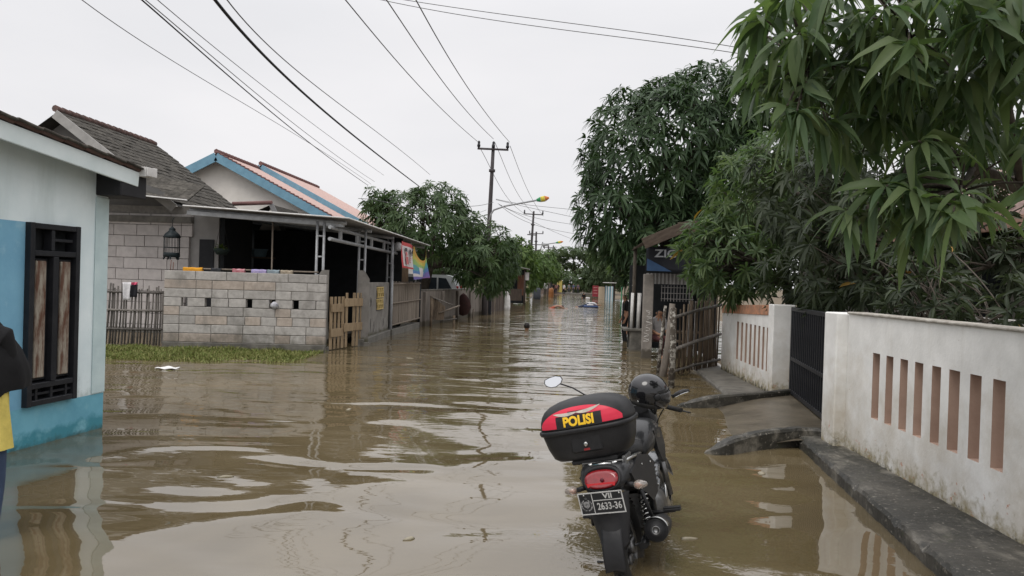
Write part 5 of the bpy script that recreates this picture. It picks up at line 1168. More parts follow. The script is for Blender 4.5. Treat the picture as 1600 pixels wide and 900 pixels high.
# near mango over the right wall: rosettes hung from real branches
nb = Vector((4.7, 4.4, .05)); spots = []
def sp3(px, py, y, n=1, j=.10):
    y *= 1.12
    for k in range(n): v = on_y(px, py, y); spots.append(np.array(v)+rng.normal(0, j, 3)*(k > 0))
for a in ((1195, 30, 3.6), (1235, -10, 3.4), (1215, 70, 3.6), (1250, 60, 3.5), (1190, 110, 3.7), (1225, 120, 3.6), (1180, 140, 3.8), (1230, 165, 3.4), (1260, 110, 3.6), (1290, 190, 3.5),
          (1300, -20, 3.2), (1320, 70, 3.6), (1345, 45, 3.5), (1330, 110, 3.6), (1380, 50, 3.3), (1395, 90, 3.2), (1420, 65, 3.1), (1440, 100, 3.3), (1410, 130, 3.5), (1370, 130, 3.6), (1460, 130, 3.5),
          (1400, 15, 3.4), (1450, -10, 3.2), (1480, 50, 3.4), (1500, 0, 3.1), (1540, 40, 3.1), (1570, 10, 3.2), (1590, 60, 3.2), (1530, 100, 3.3), (1560, 130, 3.4), (1600, 150, 3.4), (1620, 60, 3.0), (1500, 140, 3.6), (1440, 170, 3.7), (1380, 180, 3.7),
          (1340, 180, 3.8), (1520, 180, 3.7), (1575, 200, 3.6), (1610, 230, 3.5), (1640, 120, 3.2), (1350, -40, 3.4), (1560, -50, 3.2), (1480, -60, 3.3), (1650, 0, 3.0),
          (1385, 290, 3.3), (1365, 300, 3.4), (1470, 315, 3.2), (1490, 330, 3.1), (1440, 320, 3.4), (1525, 318, 3.2), (1420, 335, 3.6), (1640, 290, 3.1), (1355, 330, 3.5)):
    sp3(a[0], a[1], a[2])
for px, py, y, n in ((1430, 90, 3.9, 7), (1540, 90, 3.9, 7), (1340, 120, 4.1, 6), (1230, 90, 4.1, 5), (1590, 20, 3.9, 6), (1470, 320, 3.8, 3), (1460, 160, 4.2, 6), (1180, 110, 4.0, 3)): sp3(px, py, y, n, .20)
for v in list(spots):
    for k_ in range(1 if rng.random() < .7 else 2): spots.append(v+rng.normal(0, .15, 3)+np.array([0, .08, 0]))
spots = [v for v in spots if v[2] > 2.16 and v[0] > 1.0+.09*(v[1]-3.6)]
SPT = np.array(spots); ax = nrm(np.stack([rng.normal(-.25, .35, len(SPT)), rng.normal(-.25, .35, len(SPT)), rng.uniform(.3, .9, len(SPT))], -1))
q = thing('mango_tree', 'near mango tree with long drooping leaves over the top right corner', 'tree', nb)
B, d0, sd, Ls, Ws, dr = rosette_leaves(SPT, ax, 15, .168, .042, .85, .6, -.65, .5); near = np.argsort(np.linalg.norm(B-CO, axis=1)/Ls)[:300]
leaf_parts(q, np.array(nb), B[near], d0[near], sd[near], Ls[near], Ws[near], dr[near], mango_near, 6, .10); keep = np.setdiff1d(np.arange(len(B)), near)
V, F = leaf_arrays(B[keep]-np.array(nb), d0[keep], sd[keep], Ls[keep], Ws[keep], dr[keep], 6, .2, .10); np_mesh('foliage', V, F, mango_near, q, tint=np.repeat(np.clip(rng.random(len(keep))**2, 0, 1), 21), kind='stuff')
mb = MB(); fk = Vector((4.45, 4.35, 1.75)); limb_tubes(mb, [(curve((0, 0, -.4), fk-nb, (.06, .05, 0)), .13, .10)]); mb.build('trunk', bark, q)
mb = MB()
def br(pts, r0, r1): P = [Vector(p)-nb for p in pts]; limb_tubes(mb, [(P, r0, r1)]); return P
k0 = on_y(1700, 345, 4.75); k1 = on_y(1600, 296, 4.69); k2 = on_y(1520, 262, 4.63); k3 = on_y(1460, 225, 4.52); k4 = on_y(1400, 165, 4.41); k5 = on_y(1310, 130, 4.29); k6 = on_y(1265, 115, 4.18); k7 = on_y(1240, 20, 3.95)
br([fk, k0, k1, k2, k3, k4, k5, k6], .058, .014); br([k6, on_y(1255, 70, 4.07), k7], .022, .010); br([k3, on_y(1440, 150, 4.29), on_y(1420, 60, 3.95)], .024, .009); br([k1, on_y(1570, 150, 4.29), on_y(1540, 20, 3.84), on_y(1500, -60, 3.73)], .034, .010); br([k0, on_y(1650, 180, 4.07), on_y(1620, 20, 3.62)], .03, .010); br([k2, on_y(1500, 300, 4.07), on_y(1478, 322, 3.73)], .02, .010); br([k3, on_y(1410, 270, 4.07), on_y(1385, 292, 3.84)], .02, .010); br([k5, on_y(1260, 150, 4.29), on_y(1225, 165, 4.07)], .018, .008)
hubs = [np.array(k) for k in (k1, k2, k3, k4, k5, k6)]+[np.array(on_y(a[0], a[1], a[2]*1.13)) for a in ((1420, 60, 3.5), (1540, 20, 3.4), (1570, 150, 3.8), (1620, 20, 3.2), (1500, 300, 3.6))]
for s_ in SPT:
    h_ = min(hubs, key=lambda z: np.linalg.norm(z-s_)); limb_tubes(mb, [([Vector(v)-nb for v in curve(h_, s_, (0, 0, .06), 4)], .008, .004)])
mb.build('branches', bark, q)
# left mango leaning behind the low wall
make_tree('mango_tree', 'broad mango tree on a leaning trunk behind the low brown wall at left', 'tree', (-6.0, 32.5, 0), (-5.1, 32, 2.3),
    [((-5.4, 32, 4.05), (2.3, 2.1, 1.65)), ((-2.85, 32.2, 2.85), (1.5, 1.6, 1.5)), ((-6.9, 31.6, 3.9), (1.1, 1.3, 1.2)), ((-4.9, 32.4, 5.0), (1.3, 1.3, 1.05)), ((-3.9, 32.6, 3.6), (1.3, 1.3, 1.2)), ((-2.4, 32.6, 2.3), (.9, 1, 1.1)), ((-7.4, 31.5, 5.0), (.55, .6, .7)), ((-2.0, 32.8, 3.0), (.5, .6, .6))],
    820, 12, .33, .075, .5, 3, mango_mid, .24, twigs=90)
# trees further away
def far_tree(lab, base, lobes, n, lm_, r, name='tree', nl=9, L=.5, Wd=.2, group='trees along the far street', inner=.2, droop=.4):
    return make_tree(name, lab, 'tree', base, (base[0], base[1], max(1.2, min(l[0][2]-l[1][2]*.7 for l in lobes))), lobes, n, nl, L, Wd, droop, 2, lm_, r, group=group, twigs=24, inner=inner)
far_tree('bright green tree behind the roadside stall on the left bank', (-3.3, 66, 0), [((-2.9, 66, 4.0), (1.7, 2, 1.6)), ((-4.2, 66, 3.6), (1.6, 2, 1.5)), ((-1.75, 67, 2.3), (.75, 1, 1.3))], 330, green_far, .2)
far_tree('light green tree before the far poles on the left bank', (-1.6, 84, 0), [((-1.6, 84, 3.6), (1.7, 2, 1.4)), ((-.6, 85, 3.0), (1.1, 1.6, .9)), ((-2.6, 84, 4.4), (1.3, 1.6, 1.1)), ((-1.3, 86, 2.0), (1.1, 1.5, 1.0))], 330, green_far, .2)
far_tree('round green tree left of the rain tree', (-.6, 112, 0), [((-1.2, 112, 4.4), (2.6, 2.4, 2.2)), ((.6, 113, 3.4), (1.4, 2, 1.5))], 330, green_far, .25, L=.6, Wd=.24)
t = far_tree('wide umbrella shaped rain tree closing the end of the street', (5.2, 150, 0), [((4.4, 150, 8.0), (4.9, 4, 1.0)), ((1.0, 150, 7.0), (2.9, 3, .9)), ((7.5, 150, 7.3), (3.4, 3.5, 1.0)), ((3.5, 151, 5.6), (3.6, 3, .7)), ((6.5, 149, 4.3), (2.2, 2, .7))], 520, rain_leaf, .35, 'rain_tree', L=.55, Wd=.26)
far_tree('green tree at the end of the street right of the rain tree', (8.6, 118, 0), [((8.2, 118, 4.2), (2.6, 2.5, 2.6)), ((6.8, 118, 2.8), (1.6, 1.8, 1.6))], 330, dark_far, .25, L=.6, Wd=.24)
far_tree('dark tree hanging over the pale blue fence on the right bank', (7.4, 88, 0), [((6.8, 88, 4.8), (2.3, 2.3, 2.3)), ((8.4, 88, 4.4), (2.2, 2.3, 2.6)), ((7.2, 87, 3.2), (1.4, 1.4, .8))], 420, dark_far, .25)
far_tree('bright green tree between the big mango and the right bank fence', (6.4, 58, 0), [((6.2, 58, 4.1), (1.8, 1.8, 1.7)), ((5.6, 57, 3.6), (1.0, 1.1, .8)), ((7.0, 58, 4.0), (1.8, 1.8, 2.2))], 380, green_far, .2, L=.4, Wd=.15)
far_tree('low dark bush hanging beside the green pole on the right bank', (4.3, 36, 0), [((4.5, 35.5, 1.9), (1.0, 1.2, .9)), ((5.0, 36, 2.6), (1.3, 1.4, 1.3)), ((5.6, 36, 3.2), (1.8, 1.8, 2.2))], 330, mango, .15, L=.3, Wd=.09)
far_tree('dark tree behind the white van on the left bank', (-8.6, 45, 0), [((-8.0, 45, 2.8), (2.6, 2.2, 2.1)), ((-5.0, 46, 2.4), (1.9, 2, 1.7)), ((-3.9, 48, 2.8), (1.4, 1.5, 1.5))], 420, dark_far, .2, L=.45, Wd=.15)
far_tree('dark tree over the plank fence on the left bank', (-4.1, 52, 0), [((-3.6, 52, 2.8), (1.5, 1.7, 1.6)), ((-4.4, 53, 3.6), (1.5, 1.7, 1.4))], 300, dark_far, .2, L=.4, Wd=.13)
far_tree('low dark hedge of bushes under the rain tree at the street end', (5.5, 141, 0), [((2.2, 142, 1.5), (1.9, 1.5, 1.5)), ((4.9, 141, 1.8), (2.1, 1.5, 1.7)), ((8, 140, 1.7), (2.2, 1.5, 1.6)), ((11, 139, 2.2), (2.4, 1.5, 2.1))], 420, dark_far, .15, 'bushes', L=.5, Wd=.22)
# banana plant by the second pole
t = thing('banana_plant', 'banana plant with torn arching leaves beside the second utility pole', 'plant', (-2.0, 72, 0)); K = 9
az = np.linspace(0, 2*PI, K+1)[:-1]+.3; d0 = nrm(np.stack([np.cos(az)*.6, np.sin(az)*.6, 1+0*az], -1)); sd = nrm(np.cross(d0, np.tile([[0, 0, 1.]], (K, 1))))
for i in range(K):
    V, F = leaf_arrays(np.array([[.05*math.cos(az[i]), .05*math.sin(az[i]), 3.0]]), d0[i:i+1], sd[i:i+1], np.array([rng.uniform(1.7, 2.3)]), np.array([.5]), np.array([rng.uniform(.7, 1.0)]), 8, .3); np_mesh('leaf', V, F, green_far, t, tint=np.full(len(V), rng.random()))
tubeo('stem', [(0, 0, -.2), (.05, 0, 3.1)], [.16, .10], bpy.data.materials['far_leaf'] if False else M_('banana_stem', (.13, .16, .07), (.2, .19, .1), 4, .7), t, 8)
# the mass of trees behind everything
K = 0; pts = []; axs = []
lob = []
for i in range(46):
    a = -150+i*6.6+rng.uniform(-2, 2)
    if -6 < a < 12: yy = 185+rng.uniform(0, 25); hh_ = rng.uniform(5.5, 7.5)
    else: yy = 165+rng.uniform(-20, 30)-abs(a)*.25; hh_ = rng.uniform(6, 9.5)
    lob.append(((a, yy, hh_*.5), (rng.uniform(4, 6.5), 4, hh_*.5)))
P, A = scatter(lob, 3600, .1); B, d0, sd, Ls, Ws, dr = rosette_leaves(P, A, 6, 1.1, .6, .4)
V, F = leaf_arrays(B, d0, sd, Ls, Ws, dr, 2); o = np_mesh('treeline', V, F, dark_far, tint=np.repeat(rng.random(len(B)), 9), kind='stuff'); tag(o, 'distant mass of trees closing the horizon behind the houses', 'trees')
# ================================================================== MOTORCYCLE
bike = thing('motorcycle', 'black police motorcycle with top box parked in the flood water', 'motorcycle', (.615, 4.86, -.17), (math.radians(-12.5), 0, math.radians(72.5)))
RXp = Matrix.Rotation(PI/2, 4, 'X')
def torus(mb, R, r, seg=40, rs=10, sq=1.15, c=(0, 0, 0)):
    vs = []
    for i in range(seg):
        a = 2*PI*i/seg
        for k in range(rs):
            b = 2*PI*k/rs; rr = R+r*math.cos(b)*sq; vs.append((c[0]+rr*math.cos(a), c[1]+r*math.sin(b), c[2]+rr*math.sin(a)))
    fs = [(i*rs+k, i*rs+(k+1) % rs, ((i+1) % seg)*rs+(k+1) % rs, ((i+1) % seg)*rs+k) for i in range(seg) for k in range(rs)]
    mb.add(vs, fs, 0, True)
def wheel(x, R, r):
    w = MB(); torus(w, R-r*1.1, r, 48, 12, 1.1)
    for i in range(40):                                             # tread grooves as raised lugs
        a = 2*PI*i/40
        for s in (-1, 1): w.box((0, 0, 0), (.020, .030, .007), 0, M=Matrix.Rotation(-a, 4, 'Y') @ Matrix.Translation((0, s*.020, R+.0055)) @ Matrix.Rotation(.5*s, 4, 'Z'))
    wo = w.build('wheel', rubber, bike, (x, 0, .30))
    m = MB(); torus(m, R-r*2.25, r*.42, 40, 8, .8); m.build('rim', alloy, wo)
    m = MB(); m.lathe([(0, -.055), (.05, -.055), (.055, -.03), (.04, 0), (.055, .03), (.05, .055), (0, .055)], 16, M=RXp)
    for k in range(5):
        a = 2*PI*k/5
        for da in (-.16, .16): m.tube([(.04*math.cos(a+da*3), 0, .04*math.sin(a+da*3)), ((R-r*2.3)*math.cos(a+da), 0, (R-r*2.3)*math.sin(a+da))], [.018, .012], 6)
    m.build('spokes', alloy, wo); return wo
wr = wheel(0, .305, .052); wf_ = wheel(1.28, .300, .042)
m = MB(); m.lathe([(.06, .045), (.12, .048), (.12, .056), (.06, .06)], 24, M=RXp); m.build('brake_disc', chrome, wf_, (0, -.02, 0))
m = MB(); m.lathe([(0, -.062), (.075, -.062), (.08, -.075), (.05, -.085), (0, -.085)], 20, M=RXp); m.build('hub_drum', alloy, wr)
m = MB()                                                           # swingarm, axle, chain guard
for s in (-1, 1): m.tube([(-.04, s*.115, .30), (.25, s*.11, .32), (.50, s*.08, .36)], .022, 8, flat=1.4)
m.tube([(0, -.15, .30), (0, .15, .30)], .012, 8); m.build('swingarm', body_paint, bike)
m = MB(); m.box((.22, .135, .36), (.52, .02, .05), .008, Matrix.Rotation(-.1, 4, 'Y')); m.build('chain_guard', plastic, bike)
for s in (-1, 1):                                                  # twin shocks with chrome coils
    a, b = Vector((.02, s*.150, .315)), Vector((.13, s*.135, .66)); sh = MB(); sh.tube([a, a.lerp(b, .45)], .017, 10); sh.tube([a.lerp(b, .4), b], .011, 8); sh.tube([a.lerp(b, .80), b], .030, 12); sh.tube([a, a.lerp(b, .10)], .028, 12)
    so_ = sh.build('shock_absorber', plastic, bike); d = (b-a).normalized(); e1 = d.orthogonal().normalized(); e2 = d.cross(e1); N_ = 9*14
    pts = [a.lerp(b, .10+.72*i/N_)+(e1*math.cos(2*PI*i/14)+e2*math.sin(2*PI*i/14))*.027 for i in range(N_+1)]
    c = MB(); c.tube(pts, .0058, 6); c.build('spring', chrome if s < 0 else plastic, so_)
# tail body: side cowls lofted forward
def sect(x, zc, hw, hh, p=2.6, n=24, lean=0):
    out = []
    for k in range(n):
        a = 2*PI*k/n; c, s = math.cos(a), math.sin(a)
        out.append((x+lean*s*hh, hw*math.copysign(abs(c)**(2/p), c), zc+hh*math.copysign(abs(s)**(2/p), s)))
    return out
m = MB(); m.loft([sect(-.285, .805, .115, .075, 2.4, lean=.5), sect(-.25, .81, .150, .090, 2.6, lean=.5), sect(-.12, .80, .165, .095, 2.6, lean=.3), sect(.05, .77, .165, .105, 2.6), sect(.22, .73, .16, .12, 2.6), sect(.40, .68, .15, .13), sect(.52, .64, .13, .12)]); m.build('tail_cowl', body_paint, bike)
for s in (-1, 1):                                                  # sharp side panels
    m = MB(); m.prism([(-.22, .80), (.05, .86), (.35, .80), (.50, .72), (.46, .52), (.28, .50), (.10, .60), (-.10, .68)], .035, 0, Matrix.Translation((0, s*.150+.0175, 0)) @ RXp); m.build('side_panel', plastic_soft, bike)
    m = MB(); m.tube([(.18, s*.165, .42), (.0, s*.20, .45), (-.06, s*.17, .66)], .012, 6); m.build('peg_bracket', plastic, bike)
    m = MB(); m.tube([(.24, s*.10, .43), (.26, s*.30, .43)], .013, 8); m.box((.26, s*.28, .437), (.045, .12, .022), .008); p_ = m.build('foot_peg', plastic, bike)
    m = MB(); m.box((.26, s*.28, .452), (.04, .115, .008), .003); m.build('peg_cap', alloy if s > 0 else plastic, p_)
    m = MB(); m.tube([(-.235, s*.12, .745), (-.26, s*.185, .735)], .016, 8); ar = m.build('indicator_stalk', plastic, bike)
    m = MB(); R = [(0, 0), (.020, .004), (.030, .025), (.027, .050), (.014, .078), (0, .086)]
    m.lathe([(r*1.0, z) for r, z in R], 14, M=Matrix.Translation((-.262, s*.18, .735)) @ Matrix.Rotation(-s*PI/2, 4, 'X') @ Matrix.Diagonal((1.1, .95, 1, 1))); m.build('indicator', clear_lens, ar)
    m = MB(); m.lathe([(0, .0), (.012, .0), (.014, .02), (0, .045)], 10, M=Matrix.Translation((-.270, s*.19, .733)) @ Matrix.Rotation(-s*PI/2, 4, 'X')); m.build('amber_bulb', M_('amber', (.75, .22, .02), None, 4, .2), ar)
m = MB(); m.loft([sect(-.335, .800, .088, .038, 2.2, lean=.55), sect(-.330, .80, .104, .050, 2.4, lean=.55), sect(-.28, .805, .112, .056, 2.5, lean=.5)]); tl = m.build('tail_light', red_lens, bike)
m = MB(); m.loft([sect(-.292, .803, .122, .075, 2.4, lean=.5), sect(-.318, .802, .120, .074, 2.4, lean=.52), sect(-.318, .802, .106, .052, 2.4, lean=.55), sect(-.295, .803, .106, .052, 2.4, lean=.5)], caps=False); m.build('lens_surround', plastic, tl)
m = MB(); m.lathe([(0, 0), (.012, 0), (.012, .004), (0, .004)], 12, M=Matrix.Translation((-.343, -.01, .800)) @ Matrix.Rotation(-PI/2, 4, 'Y')); m.build('bulb_spot', decal_dark, tl)
m = MB(); m.prism([(-.085, -.038), (.085, -.038), (.09, -.015), (-.09, -.015)], .003, 0, Matrix.Translation((-.346, 0, .80)) @ Matrix(((0, 0, -1, 0), (-1, 0, 0, 0), (0, 1, 0, 0), (0, 0, 0, 1)))); m.build('reflector_band', M_('bright_red_lens', (.60, .02, .03), None, 40, .15, coat=1), tl)
# mudguard flap behind the tyre, plate
m = MB()
def flap(u, v):
    z = .70-.40*v; w = .135-.015*math.sin(v*PI)-.045*sst(.35, 1, v); e = abs(u-.5)*2
    zz = z + (.07*e**2.4)*(v > .9) + .05*e**2*v; x = -.285-.075*v+.05*v*v + .05*e**2
    return (x, (u-.5)*2*w, zz)
m.sheet(flap, 14, 18, thick=.006); m.build('mudguard', plastic_soft, bike)
m = MB(); m.sheet(lambda u, v: ((.36)*math.cos(2.2+1.05*v)+.0, (u-.5)*.13, .30+.36*math.sin(2.2+1.05*v)-.03*abs(u-.5)), 8, 14, thick=.006); m.build('inner_fender', plastic, bike)
m = MB(); m.prism([(-.03, 0), (.03, 0), (.02, .15), (-.02, .15)], .02, 0, Matrix.Translation((-.33, .0, .60)) @ Matrix(((0, 0, -1, 0), (-1, 0, 0, 0), (0, 1, 0, 0), (0, 0, 0, 1)))); m.build('plate_bracket', plastic, bike)
PM = Matrix.Translation((-.368, .01, .672)) @ Matrix.Rotation(-.20, 4, 'Y') @ Matrix(((0, 0, -1, 0), (-1, 0, 0, 0), (0, 1, 0, 0), (0, 0, 0, 1)))   # x right as seen from behind, y up, z towards the viewer
m = MB(); m.box((0, 0, 0), (.278, .142, .003), .001, M=PM); pl = m.build('number_plate', plate_m, bike)
m = MB(); bw_ = .007
for c, d in (((0, .0675, .002), (.278, bw_, .002)), ((0, -.0675, .002), (.278, bw_, .002)), ((-.1355, 0, .002), (bw_, .128, .002)), ((.1355, 0, .002), (bw_, .128, .002)), ((-.052, 0, .002), (bw_*.7, .128, .002)), ((.042, .017, .002), (.18, bw_*.7, .002))): m.box(c, d, 0, M=PM)
m.build('plate_border', plate_w, pl)
lettering('lettering', 'VII', .046, plate_w, pl, PM @ Matrix.Translation((.045, .041, .002)), .0008, .0012, 1.15)
lettering('lettering', '2633-36', .062, plate_w, pl, PM @ Matrix.Translation((.045, -.024, .002)), .0008, .001, .74)
m = MB()                                                           # crest: shield, star and wreath, worn
m.prism([(-.020, .018), (0, .024), (.020, .018), (.018, -.008), (0, -.024), (-.018, -.008)], .0032, 0, PM @ Matrix.Translation((-.094, -.008, 0)))
for k in range(5):
    a = PI/2+2*PI*k/5; m.prism([(.010*math.cos(a), .010*math.sin(a)), (.004*math.cos(a+.6), .004*math.sin(a+.6)), (.004*math.cos(a-.6), .004*math.sin(a-.6))], .0030, 0, PM @ Matrix.Translation((-.094, .035, 0)))
for s in (-1, 1):
    for k in range(7):
        a = -1.3+k*.38; m.prism([(0, -.005), (.011, 0), (0, .005), (-.004, 0)], .0030, 0, PM @ Matrix.Translation((-.094+s*.031*math.cos(a), -.010+.033*math.sin(a), 0)) @ Matrix.Rotation(a+1.2 if s > 0 else PI-a-1.2, 4, 'Z'))
m.build('crest', M_('worn_plate_print', (.36, .36, .36), (.06, .06, .06), 60, .6), pl)
# muffler and exhaust pipe on the right
ea, eb = Vector((-.14, -.235, .42)), Vector((.36, -.185, .33)); d = (eb-ea); Ln = d.length
EM = Matrix.Translation(ea) @ d.to_track_quat('Z', 'Y').to_matrix().to_4x4()
m = MB(); m.lathe([(.0, .02), (.022, .02), (.024, -.004), (.036, -.004), (.040, .010), (.058, .012), (.068, .03), (.072, .08), (.070, .30), (.060, Ln-.03), (.03, Ln), (0, Ln)], 24, M=EM); mu = m.build('muffler', plastic_soft, bike)
m = MB(); m.lathe([(.060, .006), (.072, .012), (.076, .035), (.075, .05), (.070, .05)], 24, M=EM); m.build('end_ring', plastic, mu)
m = MB()
for k in range(13):
    a = -.2+k*.13; p0 = (.076*math.cos(a), .076*math.sin(a), .03); 
m.sheet(lambda u, v: (.080*math.cos(1.9-1.9*u-.2), .080*math.sin(1.9-1.9*u-.2), -.004+.09*v), 14, 2, M=EM @ Matrix.Rotation(1.2, 4, 'Z'), thick=.004); m.build('heat_shield', chrome, mu)
m = MB(); m.lathe([(.0, .012), (.020, .012), (.020, -.006), (.027, -.006), (.027, .012)], 18, M=EM); m.build('outlet', alloy, mu)
m = MB(); m.tube([eb, (.50, -.15, .27), (.72, -.12, .24), (.86, -.06, .34), (.84, -.04, .50)], .022, 10); m.build('exhaust_pipe', chrome, bike)
# engine, frame, tank, seat
m = MB(); m.loft([sect(.45, .40, .14, .12), sect(.55, .38, .17, .15), sect(.75, .36, .16, .14), sect(.85, .36, .10, .10)]); m.box((.74, 0, .55), (.17, .17, .22), .02)
for k in range(7): m.box((.74, 0, .46+k*.03), (.21, .21, .008), .002)
m.build('engine', alloy, bike)
m = MB(); m.tube([(1.04, 0, .92), (.93, 0, .62), (.86, 0, .36)], .03, 8)
for s in (-1, 1): m.tube([(1.02, s*.03, .90), (.70, s*.09, .80), (.40, s*.12, .70), (.10, s*.12, .74), (-.20, s*.10, .76)], .018, 8); m.tube([(.48, s*.11, .70), (.44, s*.12, .40)], .022, 8)
m.build('frame', body_paint, bike)
m = MB(); m.loft([sect(.48, .80, .11, .06), sect(.56, .83, .145, .10), sect(.72, .86, .165, .13), sect(.90, .86, .17, .12), sect(1.00, .84, .11, .08)]); m.build('tank', body_paint, bike)
for s in (-1, 1):
    m = MB(); m.prism([(.70, .90), (.98, .88), (1.03, .74), (.95, .62), (.84, .66), (.74, .76)], .03, 0, Matrix.Translation((0, s*.150+.015, 0)) @ RXp); m.build('shroud', body_paint, bike)
m = MB(); m.loft([sect(-.16, .895, .10, .03), sect(-.05, .90, .135, .040), sect(.15, .875, .14, .045), sect(.35, .84, .14, .05), sect(.55, .84, .10, .05)]); m.build('seat', seat_m, bike)
m = MB()
for s in (-1, 1): m.tube([(.18, s*.15, .84), (.0, s*.155, .865), (-.18, s*.135, .872), (-.24, s*.06, .875)], .013, 8)
m.tube([(-.24, .06, .875), (-.24, -.06, .875)], .013, 8); m.build('grab_rail', chrome, bike)
m = MB(); m.box((-.06, 0, .885), (.34, .27, .010), .004); m.box((-.12, -.13, .87), (.16, .03, .07), .008); m.box((-.12, .13, .87), (.16, .03, .07), .008); m.build('rack_plate', alloy, bike)
# forks, front fender, headlight, bars, mirrors
m = MB()
for s in (-1, 1): m.tube([(1.28, s*.085, .30), (1.17, s*.085, .62)], .026, 10); m.tube([(1.17, s*.085, .62), (1.05, s*.085, .98)], .018, 10)
m.build('front_fork', alloy, bike)
m = MB(); m.sheet(lambda u, v: (1.28+.345*math.cos(.35+2.3*v), (u-.5)*.15, .30+.345*math.sin(.35+2.3*v)-.05*(abs(u-.5)*2)**2), 8, 20, thick=.004); m.build('front_fender', M_('silver_grey_paint', (.16, .165, .17), (.13, .135, .14), 5, .25, coat=.7, metal=.4), bike)
m = MB(); m.loft([sect(1.02, .93, .10, .12), sect(1.12, .93, .13, .14), sect(1.22, .91, .10, .10), sect(1.25, .90, .05, .05)]); hl = m.build('headlight_cowl', body_paint, bike)
m = MB(); m.loft([sect(1.235, .90, .085, .075), sect(1.262, .90, .04, .035)]); m.build('headlight', clear_lens, hl)
m = MB(); m.loft([sect(.98, 1.03, .09, .03), sect(1.10, 1.06, .11, .05), sect(1.16, 1.03, .07, .04)]); m.build('instrument', plastic, bike)
m = MB(); m.tube([(.83, .36, 1.005), (.92, .25, 1.03), (1.02, .10, 1.04), (1.03, 0, 1.02), (1.02, -.10, 1.04), (.92, -.25, 1.03), (.83, -.36, 1.005)], .011, 8); hb = m.build('handlebar', chrome, bike)
for s in (-1, 1):
    m = MB(); m.tube([(.82, s*.37, 1.003), (.905, s*.265, 1.027)], .018, 10); m.build('grip', rubber, hb)
    m = MB(); m.tube([(.96, s*.22, 1.02), (.94, s*.34, .99), (.90, s*.42, .965)], .006, 6, flat=1.5); m.build('lever', alloy if s > 0 else plastic, hb)
    m = MB(); m.box((.93, s*.235, 1.04), (.06, .05, .04), .01); m.build('switch_box', plastic, hb)
def mirror(s, stem, c, n, rx_, up):
    m = MB(); m.tube(stem, .006, 6); mo = m.build('mirror_stem', plastic, bike)
    n = Vector(n).normalized(); u_ = Vector(up).normalized(); r_ = u_.cross(n).normalized(); u_ = n.cross(r_); Mx = Matrix((( r_.x, u_.x, n.x, c[0]), (r_.y, u_.y, n.y, c[1]), (r_.z, u_.z, n.z, c[2]), (0, 0, 0, 1)))
    shp = [(-.068, .010), (-.058, .038), (-.02, .046), (.03, .044), (.064, .026), (.070, .0), (.052, -.026), (.010, -.044), (-.03, -.038), (-.058, -.016)]
    m = MB(); m.loft([[(x*.55*rx_, y*.55, -.03) for x, y in shp], [(x*.95*rx_, y*.95, -.018) for x, y in shp], [(x*rx_, y, 0) for x, y in shp], [(x*.95*rx_, y*.94, .003) for x, y in shp]], M=Mx, caps=True); h_ = m.build('mirror', plastic, mo)
    m = MB(); m.prism([(x*.91*rx_, y*.88) for x, y in shp], .0052, 0, Mx); m.build('mirror_glass', mirror_m, h_)
mirror(1, [(.95, .22, 1.05), (.945, .30, 1.15), (.955, .46, 1.27), (.97, .56, 1.315)], (.975, .615, 1.335), (-1, -.15, .12), 1.12, (0, .16, 1))
mirror(-1, [(.95, -.22, 1.05), (.98, -.26, 1.10), (1.0, -.30, 1.10)], (1.02, -.36, 1.095), (-.25, -.3, -1), 1.05, (1, .2, 0))
m = MB(); m.tube([(.40, .13, .34), (.38, .24, .12), (.36, .30, .055)], .013, 8); m.box((.36, .31, .05), (.08, .06, .012), .003); m.build('side_stand', plastic, bike)
m = MB(); m.tube([(.46, .14, .30), (.46, .26, .31)], .011, 6); m.tube([(.62, .15, .28), (.70, .22, .30), (.70, .28, .30)], .009, 6); m.tube([(-.02, .16, .20), (-.05, .20, .22)], .012, 6); m.build('gear_lever', plastic, bike)
for k, (a, b_, cc) in enumerate((((.93, .24, 1.03), (1.12, .12, .98), (1.02, .04, .80)), ((.93, -.24, 1.03), (1.14, -.14, .96), (1.02, -.05, .74)), ((.95, -.20, 1.04), (1.18, -.02, 1.0), (1.24, .08, .55)))):
    P_ = [Vector(a)*(1-t_)**2+Vector(b_)*2*t_*(1-t_)+Vector(cc)*t_*t_ for t_ in [i/8 for i in range(9)]]; m = MB(); m.tube(P_, .0045, 6); m.build('cable', rubber, bike)
for s in (-1, 1):
    for (x, z) in ((.02, .80), (.28, .76), (.40, .58)):
        m = MB(); m.lathe([(0, 0), (.008, 0), (.008, .005), (0, .006)], 8, M=Matrix.Translation((x, s*.186, z)) @ Matrix.Rotation(-s*PI/2, 4, 'X')); m.build('bolt', chrome, bike)
for y_ in (-.10, .12): m = MB(); m.lathe([(0, 0), (.006, 0), (.006, .003), (0, .004)], 8, M=PM @ Matrix.Translation((y_, .055, .002))); m.build('plate_bolt', chrome, pl)
